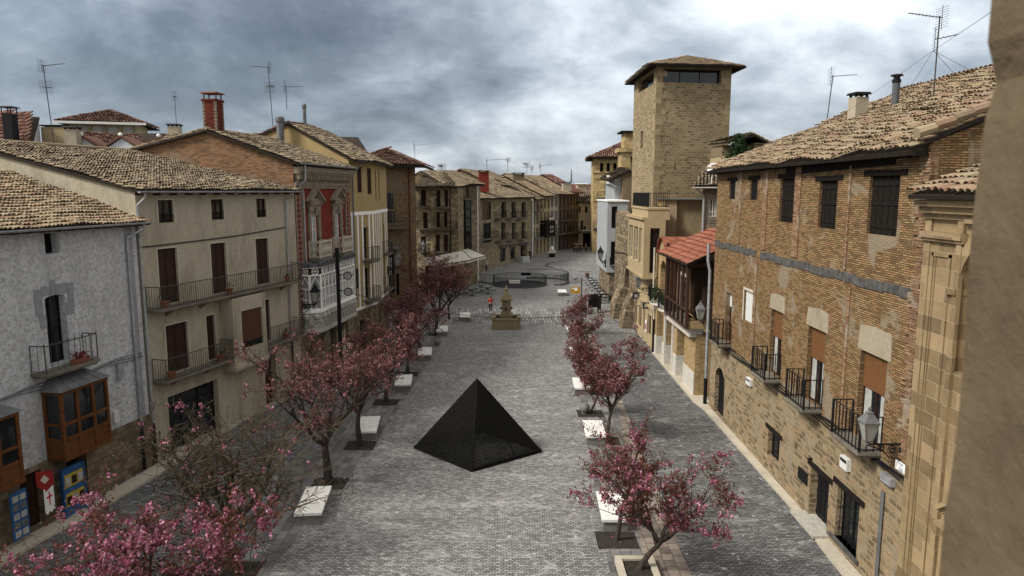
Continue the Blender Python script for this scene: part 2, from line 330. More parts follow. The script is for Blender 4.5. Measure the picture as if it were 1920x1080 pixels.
def fill(t, F, o, kind, d=0.0, frame='brown', n=2, tr=(), lod=1):
    """what closes an opening: its frame or leaves, panes, shutters or blinds, as part + sub-parts"""
    a, b, c, e, h, r = o; q = d - r + .02; fw = .06; name = 'door' if (e - c) > 1.75 and kind not in ('window',) else 'window'
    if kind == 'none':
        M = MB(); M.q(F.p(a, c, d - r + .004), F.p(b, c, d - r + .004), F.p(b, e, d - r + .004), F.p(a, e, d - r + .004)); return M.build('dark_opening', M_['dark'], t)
    M = MB(); fm = M_[frame] if frame in M_ else frame
    if kind == 'shutter':      # two louvred leaves
        M.box(F, a, b, c, e, q - .03, q)
        m = (a + b) / 2
        for x0, x1 in ((a, m), (m, b)):
            M.box(F, x0 + .01, x0 + .08, c, e, q, q + .035); M.box(F, x1 - .08, x1 - .01, c, e, q, q + .035)
            for z in (c + .0, c + (e - c) * .45, e - .09): M.box(F, x0 + .08, x1 - .08, z, z + .09, q, q + .033)
            k = int((e - c) / .085) if lod else 0
            for i in range(k):
                z = c + .02 + i * .085; s0 = F.p(x0 + .08, z, q + .028); s1 = F.p(x1 - .08, z, q + .028); s2 = F.p(x1 - .08, z + .07, q + .004); s3 = F.p(x0 + .08, z + .07, q + .004); M.q(s0, s1, s2, s3)
        return M.build('shutter', fm, t)
    if kind == 'plank':
        M.box(F, a, b, c, e, q - .03, q); k = max(3, int((b - a) / .16))
        for i in range(k): M.box(F, a + (b - a) * i / k + .008, a + (b - a) * (i + 1) / k - .008, c + .02, e - .02, q, q + .015 + .012 * (i % 2))
        for z in (c + .2, (c + e) / 2, e - .3): M.box(F, a + .03, b - .03, z, z + .12, q + .027, q + .045)
        return M.build('plank_shutter' if name == 'window' else 'plank_door', fm, t)
    # glazed
    M.box(F, a, a + fw, c, e, q - .03, q + .04); M.box(F, b - fw, b, c, e, q - .03, q + .04)
    M.box(F, a + fw, b - fw, c, c + fw, q - .03, q + .038); M.box(F, a + fw, b - fw, e - fw, e, q - .03, q + .038)
    for i in range(1, n): x = a + (b - a) * i / n; M.box(F, x - .04, x + .04, c + fw, e - fw, q - .02, q + .036)
    for f in tr: z = c + (e - c) * f; M.box(F, a + fw, b - fw, z - .02, z + .02, q - .015, q + .03)
    w = M.build(name, fm, t)
    G = MB(); G.q(F.p(a + .01, c + .01, q), F.p(b - .01, c + .01, q), F.p(b - .01, e - .01, q), F.p(a + .01, e - .01, q))
    G.build('pane', M_['gpane' if 'pale' in kind else 'glass'], w)
    if 'curtain' in kind:
        C_ = MB(); 
        for x0, x1 in ((a + .05, a + (b - a) * .3), (b - (b - a) * .35, b - .05)):
            C_.box(F, x0, x1, c + .05, e - .05, q + .003, q + .008)
        C_.build('curtain', M_['curtain'], w)
    if 'blind' in kind:
        f = .3 if 'blind3' in kind else (.42 if 'blindh' in kind else 1.0)
        B = MB(); B.box(F, a + .01, b - .01, e - (e - c) * f, e, q + .045, q + .06); k = int((e - c) * f / .06)
        for i in range(k): z = e - (i + 1) * .06; B.box(F, a + .012, b - .012, z + .006, z + .052, q + .06, q + .068)
        B.build('roller_blind', M_['blindw' if 'white' in kind else 'blindb'], w)
    return w
def bars(M, P0, P1, h, sp, r=.011, top=.02, z0=0.08, belly=0.0, nrm=None):
    L = (P1 - P0).length; k = max(1, int(L / sp)); Z = Vector((0, 0, 1)); e = (P1 - P0).normalized()
    M.tube([P0 + Z * h, P1 + Z * h], top, 4); M.tube([P0 + Z * z0, P1 + Z * z0], r * 1.2, 4)
    for i in range(k + 1):
        q = P0.lerp(P1, i / k); M.tube([q + Z * (z0 - .06), q + Z * h], r if i % 8 else r * 1.7, 4, False)
def balcony(t, F, u0, u1, zf, out, h=.95, sp=.13, slab=.14, matn='iron', slabm='slabc', r=.011, brackets=0, d=0.0, knobs=False):
    M = MB(); M.box(F, u0 - .05, u1 + .05, zf - slab * .55, zf, d, d + out + .05); M.box(F, u0, u1, zf - slab, zf - slab * .55, d, d + out - .02)
    for i in range(brackets):
        u = u0 + (u1 - u0) * (i + .5) / brackets; z = zf - slab; M.prism(Fr2(F, u), [(0, z), (0, z - .35), (out * .45, z - .12), (out * .8, z)], -.07, .07)
    b = M.build('balcony', M_[slabm], t)
    K = MB(); c = [F.p(u0, zf, d + .02), F.p(u0, zf, d + out), F.p(u1, zf, d + out), F.p(u1, zf, d + .02)]
    for i in range(3): bars(K, c[i], c[i + 1], h, sp, r)
    for q in c[1:3]:
        K.tube([q, q + Vector((0, 0, h + (.08 if knobs else .02)))], r * 2, 6)
    if knobs:
        k = int((u1 - u0) / .3)
        for i in range(k + 1): q = F.p(u0 + (u1 - u0) * i / k, zf + h, d + out); K.lathe(q, [(.0, -.02), (.02, 0), (.028, .04), (0, .10)], 6)
    K.build('railing', M_[matn], b); return b
def Fr2(F, u):      # a frame turned 90 degrees: its u runs outwards along n at position u
    f = Fr.__new__(Fr); f.A = F.p(u, 0, 0); f.u = F.n.copy(); f.n = -F.u.copy(); f.L = 1; return f
def tiles(mb, P0, P1, P2, P3, w=.2, l=.36, seg=4, jit=1.0, wav=.035, seed=0, lift=.0):
    """barrel tiles over the plane P0 P1 (eave, left to right) P2 P3 (ridge): every tile its own little vault"""
    rn = random.Random(seed); e = (P1 - P0).normalized(); n = e.cross((P3 - P0) if (P3 - P0).length > .1 else (P2 - P0)).normalized()
    if n.z < 0: n = -n
    s = n.cross(e); s = s if s.z > 0 else -s
    poly = [((p - P0).dot(e), (p - P0).dot(s)) for p in (P0, P1, P2, P3)]
    def inside(x, y):
        c = False; j = 3
        for i in range(4):
            (xi, yi), (xj, yj) = poly[i], poly[j]
            if (yi > y) != (yj > y) and x < (xj - xi) * (y - yi) / (yj - yi) + xi: c = not c
            j = i
        return c
    xs = [p[0] for p in poly]; ys = [p[1] for p in poly]; vs, fs = mb.v, mb.f
    cs = [(math.cos(math.pi * i / seg), math.sin(math.pi * i / seg)) for i in range(seg + 1)]
    for i in range(int(math.floor(min(xs) / w)), int(math.ceil(max(xs) / w))):
        a = (i + .5) * w; ca = rn.uniform(-.012, .012) * jit
        for j in range(int(math.ceil(max(ys) / l))):
            b = (j + .5) * l
            if not inside(a, b): continue
            u = wav * (mnoise.noise(Vector((a * .45, b * .45, seed))) * 2 + mnoise.noise(Vector((a * 1.6, b * 1.6, seed + 9))))
            da = ca + rn.uniform(-.013, .013) * jit; rot = rn.uniform(-.05, .05) * jit; hh = u + rn.uniform(-.008, .012) * jit + lift
            b0 = b - l * .5 - rn.uniform(.0, .05) * jit; b1 = b + l * .5 + .04; k = len(vs)
            for (bb, r, up, sh) in ((b0, w * .43, .055, -rot * l / 2), (b1, w * .33, .0, rot * l / 2)):
                for cx, sx in cs:
                    q = P0 + e * (a + da + sh + r * cx) + s * bb + n * (hh + up + r * .85 * sx - .01); vs.append((q.x, q.y, q.z))
            m = seg + 1
            for q in range(seg): fs.append((k + q + 1, k + q, k + m + q, k + m + q + 1))
def roofplane(t, P0, P1, P2, P3, tm, w=.2, l=.36, seg=4, jit=1, wav=.035, seed=0, thick=.10, name='roof', bed=None, over=None):
    M = MB(); tiles(M, P0, P1, P2, P3, w, l, seg, jit, wav, seed); r = M.build(name, tm, t)
    B = MB(); n = (P1 - P0).cross(P2 - P0).normalized(); n = n if n.z > 0 else -n
    a = [p - n * (.035 + wav * .8) for p in (P0, P1, P2, P3)]; b = [p - n * thick for p in a]
    if (P2 - P3).length < .05: a = a[:3]; b = b[:3]
    k = len(a); B.q(*a); B.q(*b[::-1])
    for i in range(k): B.q(a[i], b[i], b[(i + 1) % k], a[(i + 1) % k])
    B.build('roof_bed', bed or M_['tilebed'], r); return r
def gable_roof(t, F, u0, u1, ze, rr, zr, tm, ov=.45, depth=None, so=.12, **k):
    """front slope from the overhanging eave to the ridge rr metres behind the facade, and the back slope"""
    p = (zr - ze) / rr; P0, P1 = F.p(u0 - so, ze - p * ov + .16, ov), F.p(u1 + so, ze - p * ov + .16, ov); P2, P3 = F.p(u1 + so, zr + .16, -rr), F.p(u0 - so, zr + .16, -rr)
    r = roofplane(t, P0, P1, P2, P3, tm, **k)
    dp = depth or 2 * rr
    roofplane(t, F.p(u1 + so, ze + .16, -dp), F.p(u0 - so, ze + .16, -dp), P3, P2, tm, **{**k, 'seg': 3})
    M = MB(); M.tube([P3 + Vector((0, 0, .03)), P2 + Vector((0, 0, .03))], .1, 8); M.build('ridge_tiles', tm, r)
    return P0, P1
def hip_roof(t, c, ra, rb, tm, seed=0, **k):
    """c: four eave corners in order, ridge from ra (front) to rb (back)"""
    roofplane(t, c[0], c[1], ra, ra + (c[0] - c[1]).normalized() * .01, tm, seed=seed, **k); roofplane(t, c[1], c[2], rb, ra, tm, seed=seed + 1, **k); roofplane(t, c[3], c[0], ra, rb, tm, seed=seed + 2, **k)
def eaves(t, F, u0, u1, ze, ov, sp=.6, matn='oldwood'):
    M = MB(); k = int((u1 - u0) / sp)
    for i in range(k + 1):
        u = u0 + .06 + (u1 - u0 - .12) * i / max(k, 1); M.box(F, u - .05, u + .05, ze - .20, ze - .06, -.02, ov - .06)
    M.box(F, u0 + .02, u1 - .02, ze - .08, ze - .05, .0, ov - .04); M.build('rafters', M_[matn], t)
def gutter(t, F, u0, u1, z, d, r=.075, slope=0.0, matn='zinc', bands=True):
    M = MB(); k = 12; n = 7
    A, B = F.p(u0, z, d), F.p(u1, z, d); up = Vector((0, 0, 1))
    ring = [(math.cos(math.pi * (1 + i / n)), math.sin(math.pi * (1 + i / n))) for i in range(n + 1)]
    vs = [P + F.n * (r * c) + up * (r * s_) for P in (A, B) for c, s_ in ring]; m = n + 1
    M.add(vs, [(i, i + 1, m + i + 1, m + i) for i in range(n)] + [tuple(range(m)), tuple(range(2 * m - 1, m - 1, -1))])
    M.tube([A + F.n * r, B + F.n * r], .014, 5)
    if bands:
        q = int((u1 - u0) / 1.0)
        for i in range(q + 1): u = u0 + .1 + i * (u1 - u0 - .2) / max(q, 1); M.tube([F.p(u, z - r * .9, d), F.p(u + .03, z - r * .9, d)], .03, 5)
    M.build('gutter', M_[matn], t)
def downpipe(t, pts, r=.055, matn='zinc', foot=None):
    M = MB(); M.tube(pts, r, 8)
    zs = [p.z for p in pts]; a, b = pts[-2], pts[-1]; L = (a - b).length; k = max(1, int(L / 2.2))
    for i in range(1, k + 1): q = a.lerp(b, i / (k + 1)); M.tube([q + Vector((0, 0, .025)), q - Vector((0, 0, .025))], r * 1.35, 8)
    o = M.build('downpipe', M_[matn], t)
    if foot:
        K = MB(); K.tube([Vector((b.x, b.y, foot)), b + Vector((0, 0, -.01))], r * 1.25, 8); K.build('pipe_guard', M_['black'], o)
def surround(t, F, o, w, out, matn, sill=True, name='window_surround', d=0.0):
    a, b, c, e = o[:4]; M = MB()
    M.box(F, a - w, a - .002, c, e, d, d + out); M.box(F, b + .002, b + w, c, e, d, d + out); M.box(F, a - w, b + w, e + .002, e + w, d, d + out)
    if sill: M.box(F, a - w - .04, b + w + .04, c - .1, c - .002, d, d + out + .06)
    M.build(name, M_[matn] if matn in M_ else matn, t)
def house(name, label, F, u0, u1, zt, depth, wm, ops, gable=None, z0=0.0, cat='house', rev=.22, group=None, wname='wall', lod=1):
    """ops: dicts r=(u0,u1,z0,z1) k=kind, h=arch rise, rev, frame, n, tr, sur=(w,out,mat)"""
    c = F.p((u0 + u1) / 2, z0, -.5); t = thing(name, label, cat, c, group)
    O = [(*o['r'], o.get('h', 0), o.get('rev', rev)) for o in ops]
    M = MB(); wall_front(M, F, u0, u1, z0, zt, O, rev); shell(M, F, u0, u1, z0, zt, depth, gable); w = M.build(wname, wm, t)
    for o, d in zip(O, ops):
        fill(t, F, o, d.get('k', 'glass'), 0, d.get('frame', 'brown'), d.get('n', 2), d.get('tr', ()), d.get('lod', lod))
        if 'sur' in d: surround(t, F, o, d['sur'][0], d['sur'][1], d['sur'][2], d.get('sill', False))
    return t
def antenna(loc, h, lean=(0, 0), a=0.0, style=0, label='', group='rooftop television antennas', sc=1.0):
    t = thing('television_antenna', label, 'antenna', loc, group); L = Vector(loc); top = L + Vector((lean[0], lean[1], h)); r = .022 * sc
    M = MB(); M.tube([L, top], r, 6); M.build('mast', M_['iron'], t)
    def yagi(c, ang, ln, n, el, name='antenna_head'):
        A = MB(); dx = Vector((math.cos(ang), math.sin(ang), .08)); side = Vector((-math.sin(ang), math.cos(ang), 0)); up = Vector((0, 0, 1)); v = side if style != 1 else up
        A.tube([c - dx * .12, c + dx * ln], r * .7, 5)
        for i in range(n): q = c + dx * (ln * i / n + .05); e = el * (1 - .4 * i / n); A.tube([q - v * e, q + v * e], r * .3, 4, False)
        for k in (-1, 1):
            for j in range(5): q = c - dx * .1 + up * (k * .09 * j); A.tube([q - side * .3 * sc, q + side * .3 * sc - dx * 0], r * .3, 4, False)
            A.tube([c - dx * .1, c - dx * .1 + up * (k * .45)], r * .5, 4)
        A.build(name, M_['iron'], t)
    yagi(top - Vector((0, 0, .05)), a, 1.2 * sc, 9, .16 * sc)
    if style != 2: yagi(L.lerp(top, .72), a + 2.2, .6 * sc, 4, .3 * sc)
    return t
# ---------------------------------------------------------------- surface materials
M_['tilebed'] = simple('roof_bed_gap_shade', (.028, .021, .016), .95, .4, 8.0, .4)  # bed darkened so its colour gives the shade between tile columns
T_OLD = tilem('old_roof_tiles', [(.05, .038, .028), (.16, .122, .085), (.25, .20, .135), (.33, .265, .17), (.17, .125, .09), (.40, .33, .23)], (.11, .098, .072), .45)
T_WARM = tilem('warm_roof_tiles', [(.07, .048, .032), (.20, .15, .10), (.30, .235, .155), (.37, .295, .185), (.24, .135, .085), (.39, .33, .245)], (.15, .12, .08), .45)
T_DARK = tilem('dark_red_roof_tiles', [(.035, .022, .02), (.10, .045, .035), (.16, .075, .055), (.22, .12, .085), (.30, .22, .17)], (.10, .085, .07))
T_RED = tilem('new_red_roof_tiles', [(.15, .05, .03), (.24, .075, .045), (.30, .105, .062), (.30, .14, .10)], (.22, .15, .11), .4)
def cobble(name, c, bw, bh, ms, white=True, rot=0):
    m, nt, b = newmat(name); P = geo(nt).outputs['Position']
    P2 = nd(nt, 'Mapping', i0=P, Rotation=(0, 0, rot)).outputs[0]
    wn = nd(nt, 'TexNoise', Vector=P2, Scale=.7, Detail=4.0).outputs['Color']; w2 = nd(nt, 'TexNoise', Vector=P2, Scale=6.0, Detail=2.0).outputs['Color']
    v = nd(nt, 'VectorMath', {'operation': 'MULTIPLY_ADD'}, i0=wn, i1=(.16, .10, 0), i2=P2).outputs[0]; v = nd(nt, 'VectorMath', {'operation': 'MULTIPLY_ADD'}, i0=w2, i1=(.03, .035, 0), i2=v).outputs[0]
    br = nd(nt, 'TexBrick', {'offset': .43}, Vector=v, Color1=(0, 0, 0, 1), Color2=(1, 1, 1, 1), Mortar=(0, 0, 0, 1), Scale=1.0, Mortar_Size=ms, Mortar_Smooth=.4, Brick_Width=bw, Row_Height=bh)
    fine = nd(nt, 'TexNoise', Vector=P, Scale=24.0, Detail=5.0, Roughness=.75).outputs[0]; big = nd(nt, 'TexNoise', Vector=P, Scale=.16, Detail=6.0, Roughness=.65, Distortion=.8).outputs[0]
    med = nd(nt, 'TexNoise', Vector=P, Scale=1.6, Detail=6.0, Roughness=.7).outputs[0]
    r = math_(nt, 'MULTIPLY_ADD', br.outputs[0], .5, math_(nt, 'MULTIPLY_ADD', big, .35, math_(nt, 'MULTIPLY_ADD', med, .4, -.12)))
    col = ramp(nt, r, [(.2, tuple(x * .5 for x in c)), (.42, tuple(x * .82 for x in c)), (.62, tuple(x * 1.15 for x in c)), (.9, tuple(x * 1.7 for x in c))])
    col = mix(nt, ramp(nt, fine, [(.3, .5), (.55, 0)]), col, tuple(x * .4 for x in c)); col = mix(nt, ramp(nt, fine, [(.6, 0), (.75, .35)]), col, tuple(x * 2.4 for x in c))
    mort = tuple(x * .1 for x in c)
    if white:      # pale lime left in the joints in patches, and a few spilled spots
        wn_ = nd(nt, 'TexNoise', Vector=nd(nt, 'Mapping', i0=P, Scale=(.55, 1.2, 1)).outputs[0], Scale=.5, Detail=8.0, Roughness=.8, Distortion=1.6).outputs[0]
        mort = mix(nt, ramp(nt, wn_, [(.545, 0), (.58, .9)]), mort, (.42, .41, .38))
        col = mix(nt, ramp(nt, wn_, [(.60, 0), (.65, .45)]), col, (.40, .39, .36))
    col = mix(nt, math_(nt, 'MULTIPLY', br.outputs['Fac'], .95), col, mort)
    if white:
        sn = nd(nt, 'TexNoise', Vector=P, Scale=3.3, Detail=3.0, Roughness=.5).outputs[0]; col = mix(nt, ramp(nt, sn, [(.665, 0), (.68, .85)]), col, (.45, .44, .42))
    h = math_(nt, 'MULTIPLY_ADD', br.outputs['Fac'], -1.0, math_(nt, 'MULTIPLY', fine, .6))
    setb(nt, b, col, ramp(nt, fine, [(.3, .62), (.7, .85)]), h, .9, .02, Specular_IOR_Level=.35); return m
G1 = cobble('cobblestone_paving', (.275, .272, .264), .185, .098, .012)
G2 = cobble('street_cobbles', (.17, .17, .17), .19, .10, .012, True, .04)
G3 = cobble('large_pavers', (.17, .165, .16), .62, .34, .008, False, 1.57)
G4 = cobble('tan_pavers', (.235, .20, .165), .42, .36, .009, False, 1.57)
G5 = cobble('round_plaza_setts', (.21, .21, .205), .3, .3, .01, False)
G6 = cobble('striped_pavers', (.23, .225, .212), .30, 1.6, .035, False)
KERB = plaster('pale_kerb_stone', (.50, .45, .36), (.30, .26, .2), grain=6.0, bs=.3)
EARTH = simple('tree_pit_soil', (.035, .030, .026), .95, .5, 9.0, .8)
# ---------------------------------------------------------------- the ground
def sheet(name, pts, z, m, label=None):
    M = MB(); M.q(*[(x, y, z) for x, y in pts]); return M.build(name, m, kind='structure')
M = MB(); M.q((-3500, -60, 0), (3500, -60, 0), (3500, 5200, 0), (-3500, 5200, 0)); M.build('ground', simple('distant_ground', (.06, .07, .045), .95, .4, .05, .3), kind='structure')
sheet('plaza_paving', [(-19, -8), (16, -8), (24, 175), (-19, 175)], .004, G1)
sheet('road', [(6.35, 38.6), (5.66, 20.35), (5.2, 8), (10.6, 8), (10.72, 25), (10.95, 38), (10.7, 58), (7.0, 58)], .008, G2)
sheet('lane_road', [(-16.6, 14), (-9.1, 14), (-8.9, 21), (-8.5, 32), (-8.0, 45), (-7.6, 60), (-11.1, 60), (-11.9, 48.3), (-14, 36.9), (-15.2, 28), (-16.3, 22.6)], .008, G2)
sheet('paver_strip', [(-9.05, 12), (-7.7, 12), (-7.7, 21), (-6.6, 29.5), (-6.0, 44.8), (-5.4, 60), (-7.55, 60), (-7.95, 45), (-8.45, 32), (-8.85, 21)], .012, G3)
sheet('paver_strip', [(2.8, 12), (4.18, 12), (4.18, 20.3), (6.04, 38.6), (6.3, 58), (4.94, 60.7), (3.83, 37), (3.22, 23), (3.09, 20.3)], .012, G3)
sheet('pavement', [(4.2, 12), (5.5, 12), (5.66, 20.35), (6.35, 38.6), (6.9, 58), (6.32, 58), (6.06, 38.6), (4.2, 20.3)], .012, G4)
sheet('striped_paving', [(-9.6, 62), (10.1, 62), (10.0, 70.5), (-9.6, 70.5)], .008, G6)
sheet('fountain_slab', [(-2.55, 58.1), (1.4, 58.1), (1.55, 63), (-2.5, 63)], .014, simple('pale_slab', (.24, .235, .225), .8, .2))
def disc(name, cx, cy, r, z, m, n=48, ry=None):
    M = MB(); M.q(*[(cx + r * math.cos(2 * math.pi * i / n), cy + (ry or r) * math.sin(2 * math.pi * i / n), z) for i in range(n)]); M.build(name, m, kind='structure')
disc('round_plaza_border', 15.0, 112, 9.6, .008, simple('dark_stone_ring', (.035, .035, .037), .8, .3)); disc('round_plaza', 15.0, 112, 9.25, .012, G5)
def kerb(pts, w, h=.11, sgn=1):
    M = MB(); 
    for i in range(len(pts) - 1):
        a, b = Vector((*pts[i], 0)), Vector((*pts[i + 1], 0)); F = Fr(a[:2], b[:2]); n = max(1, int(F.L / 1.4))
        for k in range(n): M.box(F, F.L * k / n + .004, F.L * (k + 1) / n - .004, .0, h + .003 * (k % 3), 0, w * sgn)
    M.build('kerb', KERB, kind='structure')
kerb([(-17.6, 14.0), (-16.19, 22.6), (-15.78, 24.06), (-15.05, 27.94), (-14.44, 32.16), (-13.82, 36.93), (-12.3, 44), (-11.4, 49), (-10.7, 53), (-10.6, 60)], -.75)
kerb([(10.66, 57.9), (10.66, 51)], -.5); kerb([(10.45, 50.6), (10.38, 38.5), (10.6, 36.9), (10.62, 25.2), (10.4, 21), (10.35, 12)], -.9)
# ---------------------------------------------------------------- hills
M = MB(); prev = None; hv = []
for i in range(81):
    x = -1300 + i * 45; hgt = 30 + 22 * mnoise.noise(Vector((i * .13, 1, 0))) + 9 * mnoise.noise(Vector((i * .6, 4, 0)))
    hv.append((x, hgt))
for (x0, h0), (x1, h1) in zip(hv, hv[1:]):
    for k in range(6):
        f0, f1 = k / 6, (k + 1) / 6; M.q((x0, 1800 + 900 * f0, h0 * math.sin(f0 * 1.57)), (x1, 1800 + 900 * f0, h1 * math.sin(f0 * 1.57)), (x1, 1800 + 900 * f1, h1 * math.sin(f1 * 1.57)), (x0, 1800 + 900 * f1, h0 * math.sin(f1 * 1.57)))
HILL = simple('wooded_hill', (.028, .042, .036), .95, .45, .012, .6); M.build('hills', HILL, kind='structure')

# ================================================================ LEFT SIDE
# ---- white rendered house
F1 = Fr((-18.73, 14), (-15.85, 29.3))
m_wst = plaster('rough_white_render', (.70, .71, .72), (.33, .335, .34), grain=6.5, bs=1.0, amt=.7, bd=.12, gv=.75)
m_stb = brickm('brown_stone_base', (.15, .115, .075), (.22, .17, .11), (.10, .085, .065), .42, .24, .014, patch=(.25, .21, .15), pamt=.5)
def rr(F, *a, **k): return dict(r=F.rect(*a), **k)
ops = [rr(F1, 82, 438, 113, 474, k='none', rev=.35), dict(r=(10.72, 11.62, 5.72, 8.25), k='glass', h=.12, rev=.34, frame='black', n=2, tr=(.5,))]
t1 = house('white_house', 'whitewashed stucco house with grey stone door surround and two glazed wooden bays, far left', F1, 0, F1.L - .04, 10.65, 12, m_wst, ops, gable=(6, 12.5), z0=2.36)
M = MB(); wall_front(M, F1, 0, F1.L - .04, 0, 2.355, [(6.6, 7.9, .1, 2.1, 0, .3), (9.0, 9.9, .1, 2.15, 0, .3), (11.0, 11.95, .1, 2.2, 0, .5)]); shell(M, F1, 0, F1.L - .04, 0, 2.355, 12); M.build('stone_base', m_stb, t1)
fill(t1, F1, (6.6, 7.9, .1, 2.1, 0, .3), 'shutter', 0, 'black'); fill(t1, F1, (9.0, 9.9, .1, 2.15, 0, .3), 'shutter', 0, 'brown'); fill(t1, F1, (11.0, 11.95, .1, 2.2, 0, .5), 'none')
M = MB()      # grey door surround of staggered blocks
for (a, b, c, e) in ((10.28, 10.60, 7.62, 8.55), (10.6, 10.98, 8.27, 8.62), (10.99, 11.22, 8.27, 8.80), (11.23, 11.72, 8.27, 8.64), (11.73, 12.02, 7.9, 8.62), (10.42, 10.715, 7.15, 7.61), (11.63, 11.98, 7.45, 7.89)): M.box(F1, a + .006, b - .006, c + .006, e - .006, .0, .03)
M.build('stone_door_surround', simple('grey_stone_blocks', (.26, .265, .28), .85, .15), t1)
M = MB()
for i in range(26): M.box(F1, F1.L - .72, F1.L - .30, 2.4 + i * .316, 2.4 + (i + 1) * .316 - .02, .0, .025)
M.build('corner_stones', simple('grey_quoins', (.30, .30, .31), .9, .15), t1)
gable_roof(t1, F1, 0, F1.L + .1, 10.72, 6, 12.6, T_WARM, ov=.5, depth=12, seed=1, w=.17, l=.33); gutter(t1, F1, 0, F1.L + .2, 10.70, .58); eaves(t1, F1, 0, F1.L, 10.75, .5)
u = F1.L - .55; downpipe(t1, [F1.p(u + .35, 10.62, .58), F1.p(u + .35, 10.45, .5), F1.p(u - .15, 10.1, .14), F1.p(u - .15, 9.9, .12), F1.p(u - .15, 2.2, .12)], foot=.1)
balcony(t1, F1, 9.9, 12.25, 5.62, .62, h=1.0, sp=.24, slab=.16, matn='iron', knobs=True)
def wooden_bay(t, F, u0, u1, z0, z1, out, cols=3, roofh=.42, side=True):
    Q = MB(); w = .11; ra = z0 + (z1 - z0) * .27; rb = z0 + (z1 - z0) * .50
    Q.box(F, u0, u1, z0 - .12, z0, 0, out + .03); Q.box(F, u0, u1, z1 - .1, z1 + .02, 0, out + .02)
    us = [u0 + (u1 - u0) * i / cols for i in range(cols + 1)]
    for x in us: x0 = min(max(x - w / 2, u0), u1 - w); Q.box(F, x0, x0 + w, z0, z1 - .1, out - w, out)
    for z in (ra, rb): Q.box(F, u0, u1, z - .05, z + .05, out - .09, out - .005)
    for x in (u0, u1 - w):
        Q.box(F, x, x + w, z0, z1 - .1, 0, .12)
        for z in (ra, rb): Q.box(F, x + .01, x + w - .01, z - .05, z + .05, .12, out - w)
    for a, b in zip(us, us[1:]): Q.box(F, a + w / 2, b - w / 2, z0, ra - .05, out - .07, out - .045)
    Q.box(F, u0 + .02, u0 + .05, z0, ra - .05, .12, out - w); Q.box(F, u1 - .05, u1 - .02, z0, ra - .05, .12, out - w)
    b_ = Q.build('bay_window', M_['oak'], t)
    G = MB(); G.q(F.p(u0 + .05, ra, out - .06), F.p(u1 - .05, ra, out - .06), F.p(u1 - .05, z1 - .1, out - .06), F.p(u0 + .05, z1 - .1, out - .06))
    for x in (u0 + .05, u1 - .05): G.q(F.p(x, ra, .1), F.p(x, ra, out - .06), F.p(x, z1 - .1, out - .06), F.p(x, z1 - .1, .1))
    G.build('pane', M_['glass'], b_)
    C_ = MB(); C_.box(F, u0 + .25, u0 + .75, ra + .1, z1 - .15, out - .35, out - .33); C_.box(F, u0 + 1.35, u0 + 1.6, ra + .1, z1 - .15, out - .35, out - .33); C_.build('curtain', M_['curtain'], b_)
    K = MB(); e = .1; a, b, c, d = F.p(u0 - e, z1 + .03, out + e), F.p(u1 + e, z1 + .03, out + e), F.p(u1 + e, z1 + .03, 0), F.p(u0 - e, z1 + .03, 0); r0, r1 = F.p(u0 + .35, z1 + roofh, .02), F.p(u1 - .3, z1 + roofh, .02)
    K.q(a, b, r1, r0); K.q(b, c, r1); K.q(d, a, r0); K.q(a, d, c, b)
    for i in range(1, 5): f = i / 5; K.tube([a.lerp(b, f) + Vector((0, 0, .01)), r0.lerp(r1, f) + Vector((0, 0, .01))], .012, 4)
    K.build('bay_roof', M_['dzinc'], b_); return b_
wooden_bay(t1, F1, 10.2, 12.42, 2.45, 4.88, .8); wooden_bay(t1, F1, 6.1, 8.5, 2.45, 4.75, .8)
# ---- cream house with long balcony
F2 = Fr((-15.85, 29.4), (-12.6, 40.5)); L2 = F2.L
m_cream = plaster('cream_render', (.46, .415, .315), (.22, .19, .13), grain=10.0, bs=.35, amt=.85, gv=.4)
sh = dict(k='shutter', rev=.16, sur=(.06, .012, 'cream'))
ops = [dict(r=(a, b, 10.6, 11.6), k='glass', frame='brown', sur=(.06, .02, 'cream'), rev=.14) for a, b in ((1.2, 2.1), (4.55, 5.45), (8.0, 8.85))]
ops += [dict(r=(a, b, 6.98, 9.46), **sh) for a, b in ((1.0, 2.15), (4.35, 5.45), (7.8, 8.9))]
ops += [dict(r=(1.15, 2.5, 3.78, 6.0), **sh), dict(r=(3.75, 4.35, 3.78, 6.0), **sh), dict(r=(8.0, 8.75, 3.78, 6.1), **sh),
        dict(r=(1.0, 4.3, .12, 2.75), k='glass', frame='black', n=3, tr=(.75,), rev=.35), dict(r=(8.05, 9.1, .12, 3.0), k='plank', frame='brown', rev=.4)]
t2 = house('cream_house', 'cream rendered house with brown louvred shutters and one long iron balcony across its second floor', F2, 0, L2 - .02, 12, 20, m_cream, ops, gable=(10, 14.2))
gable_roof(t2, F2, 0, L2 - .1, 12.0, 10, 14.2, T_OLD, ov=.45, depth=20, seed=2, wav=.05, w=.18, l=.34); gutter(t2, F2, -.3, L2 - .1, 11.98, .52); eaves(t2, F2, 0, L2, 12.02, .42, .9)
downpipe(t2, [F2.p(.05, 11.9, .5), F2.p(.05, 11.7, .45), F2.p(-.02, 11.4, .12), F2.p(-.02, 11.2, .11), F2.p(-.02, 1.9, .11)], foot=.1)
downpipe(t2, [F2.p(10.7, 11.9, .5), F2.p(10.7, 11.75, .45), F2.p(10.55, 11.5, .12), F2.p(10.55, 6.9, .1)]); downpipe(t2, [F2.p(10.55, 6.6, .1), F2.p(10.55, 3.6, .1)]); downpipe(t2, [F2.p(10.55, 3.3, .1), F2.p(10.55, .2, .1)], matn='black')
balcony(t2, F2, .2, 10.9, 6.92, .72, h=.98, sp=.135, brackets=5)
balcony(t2, F2, .25, 4.62, 3.72, .72, h=.98, sp=.135, brackets=2); balcony(t2, F2, 7.42, 10.95, 3.72, .72, h=.98, sp=.135, brackets=2)
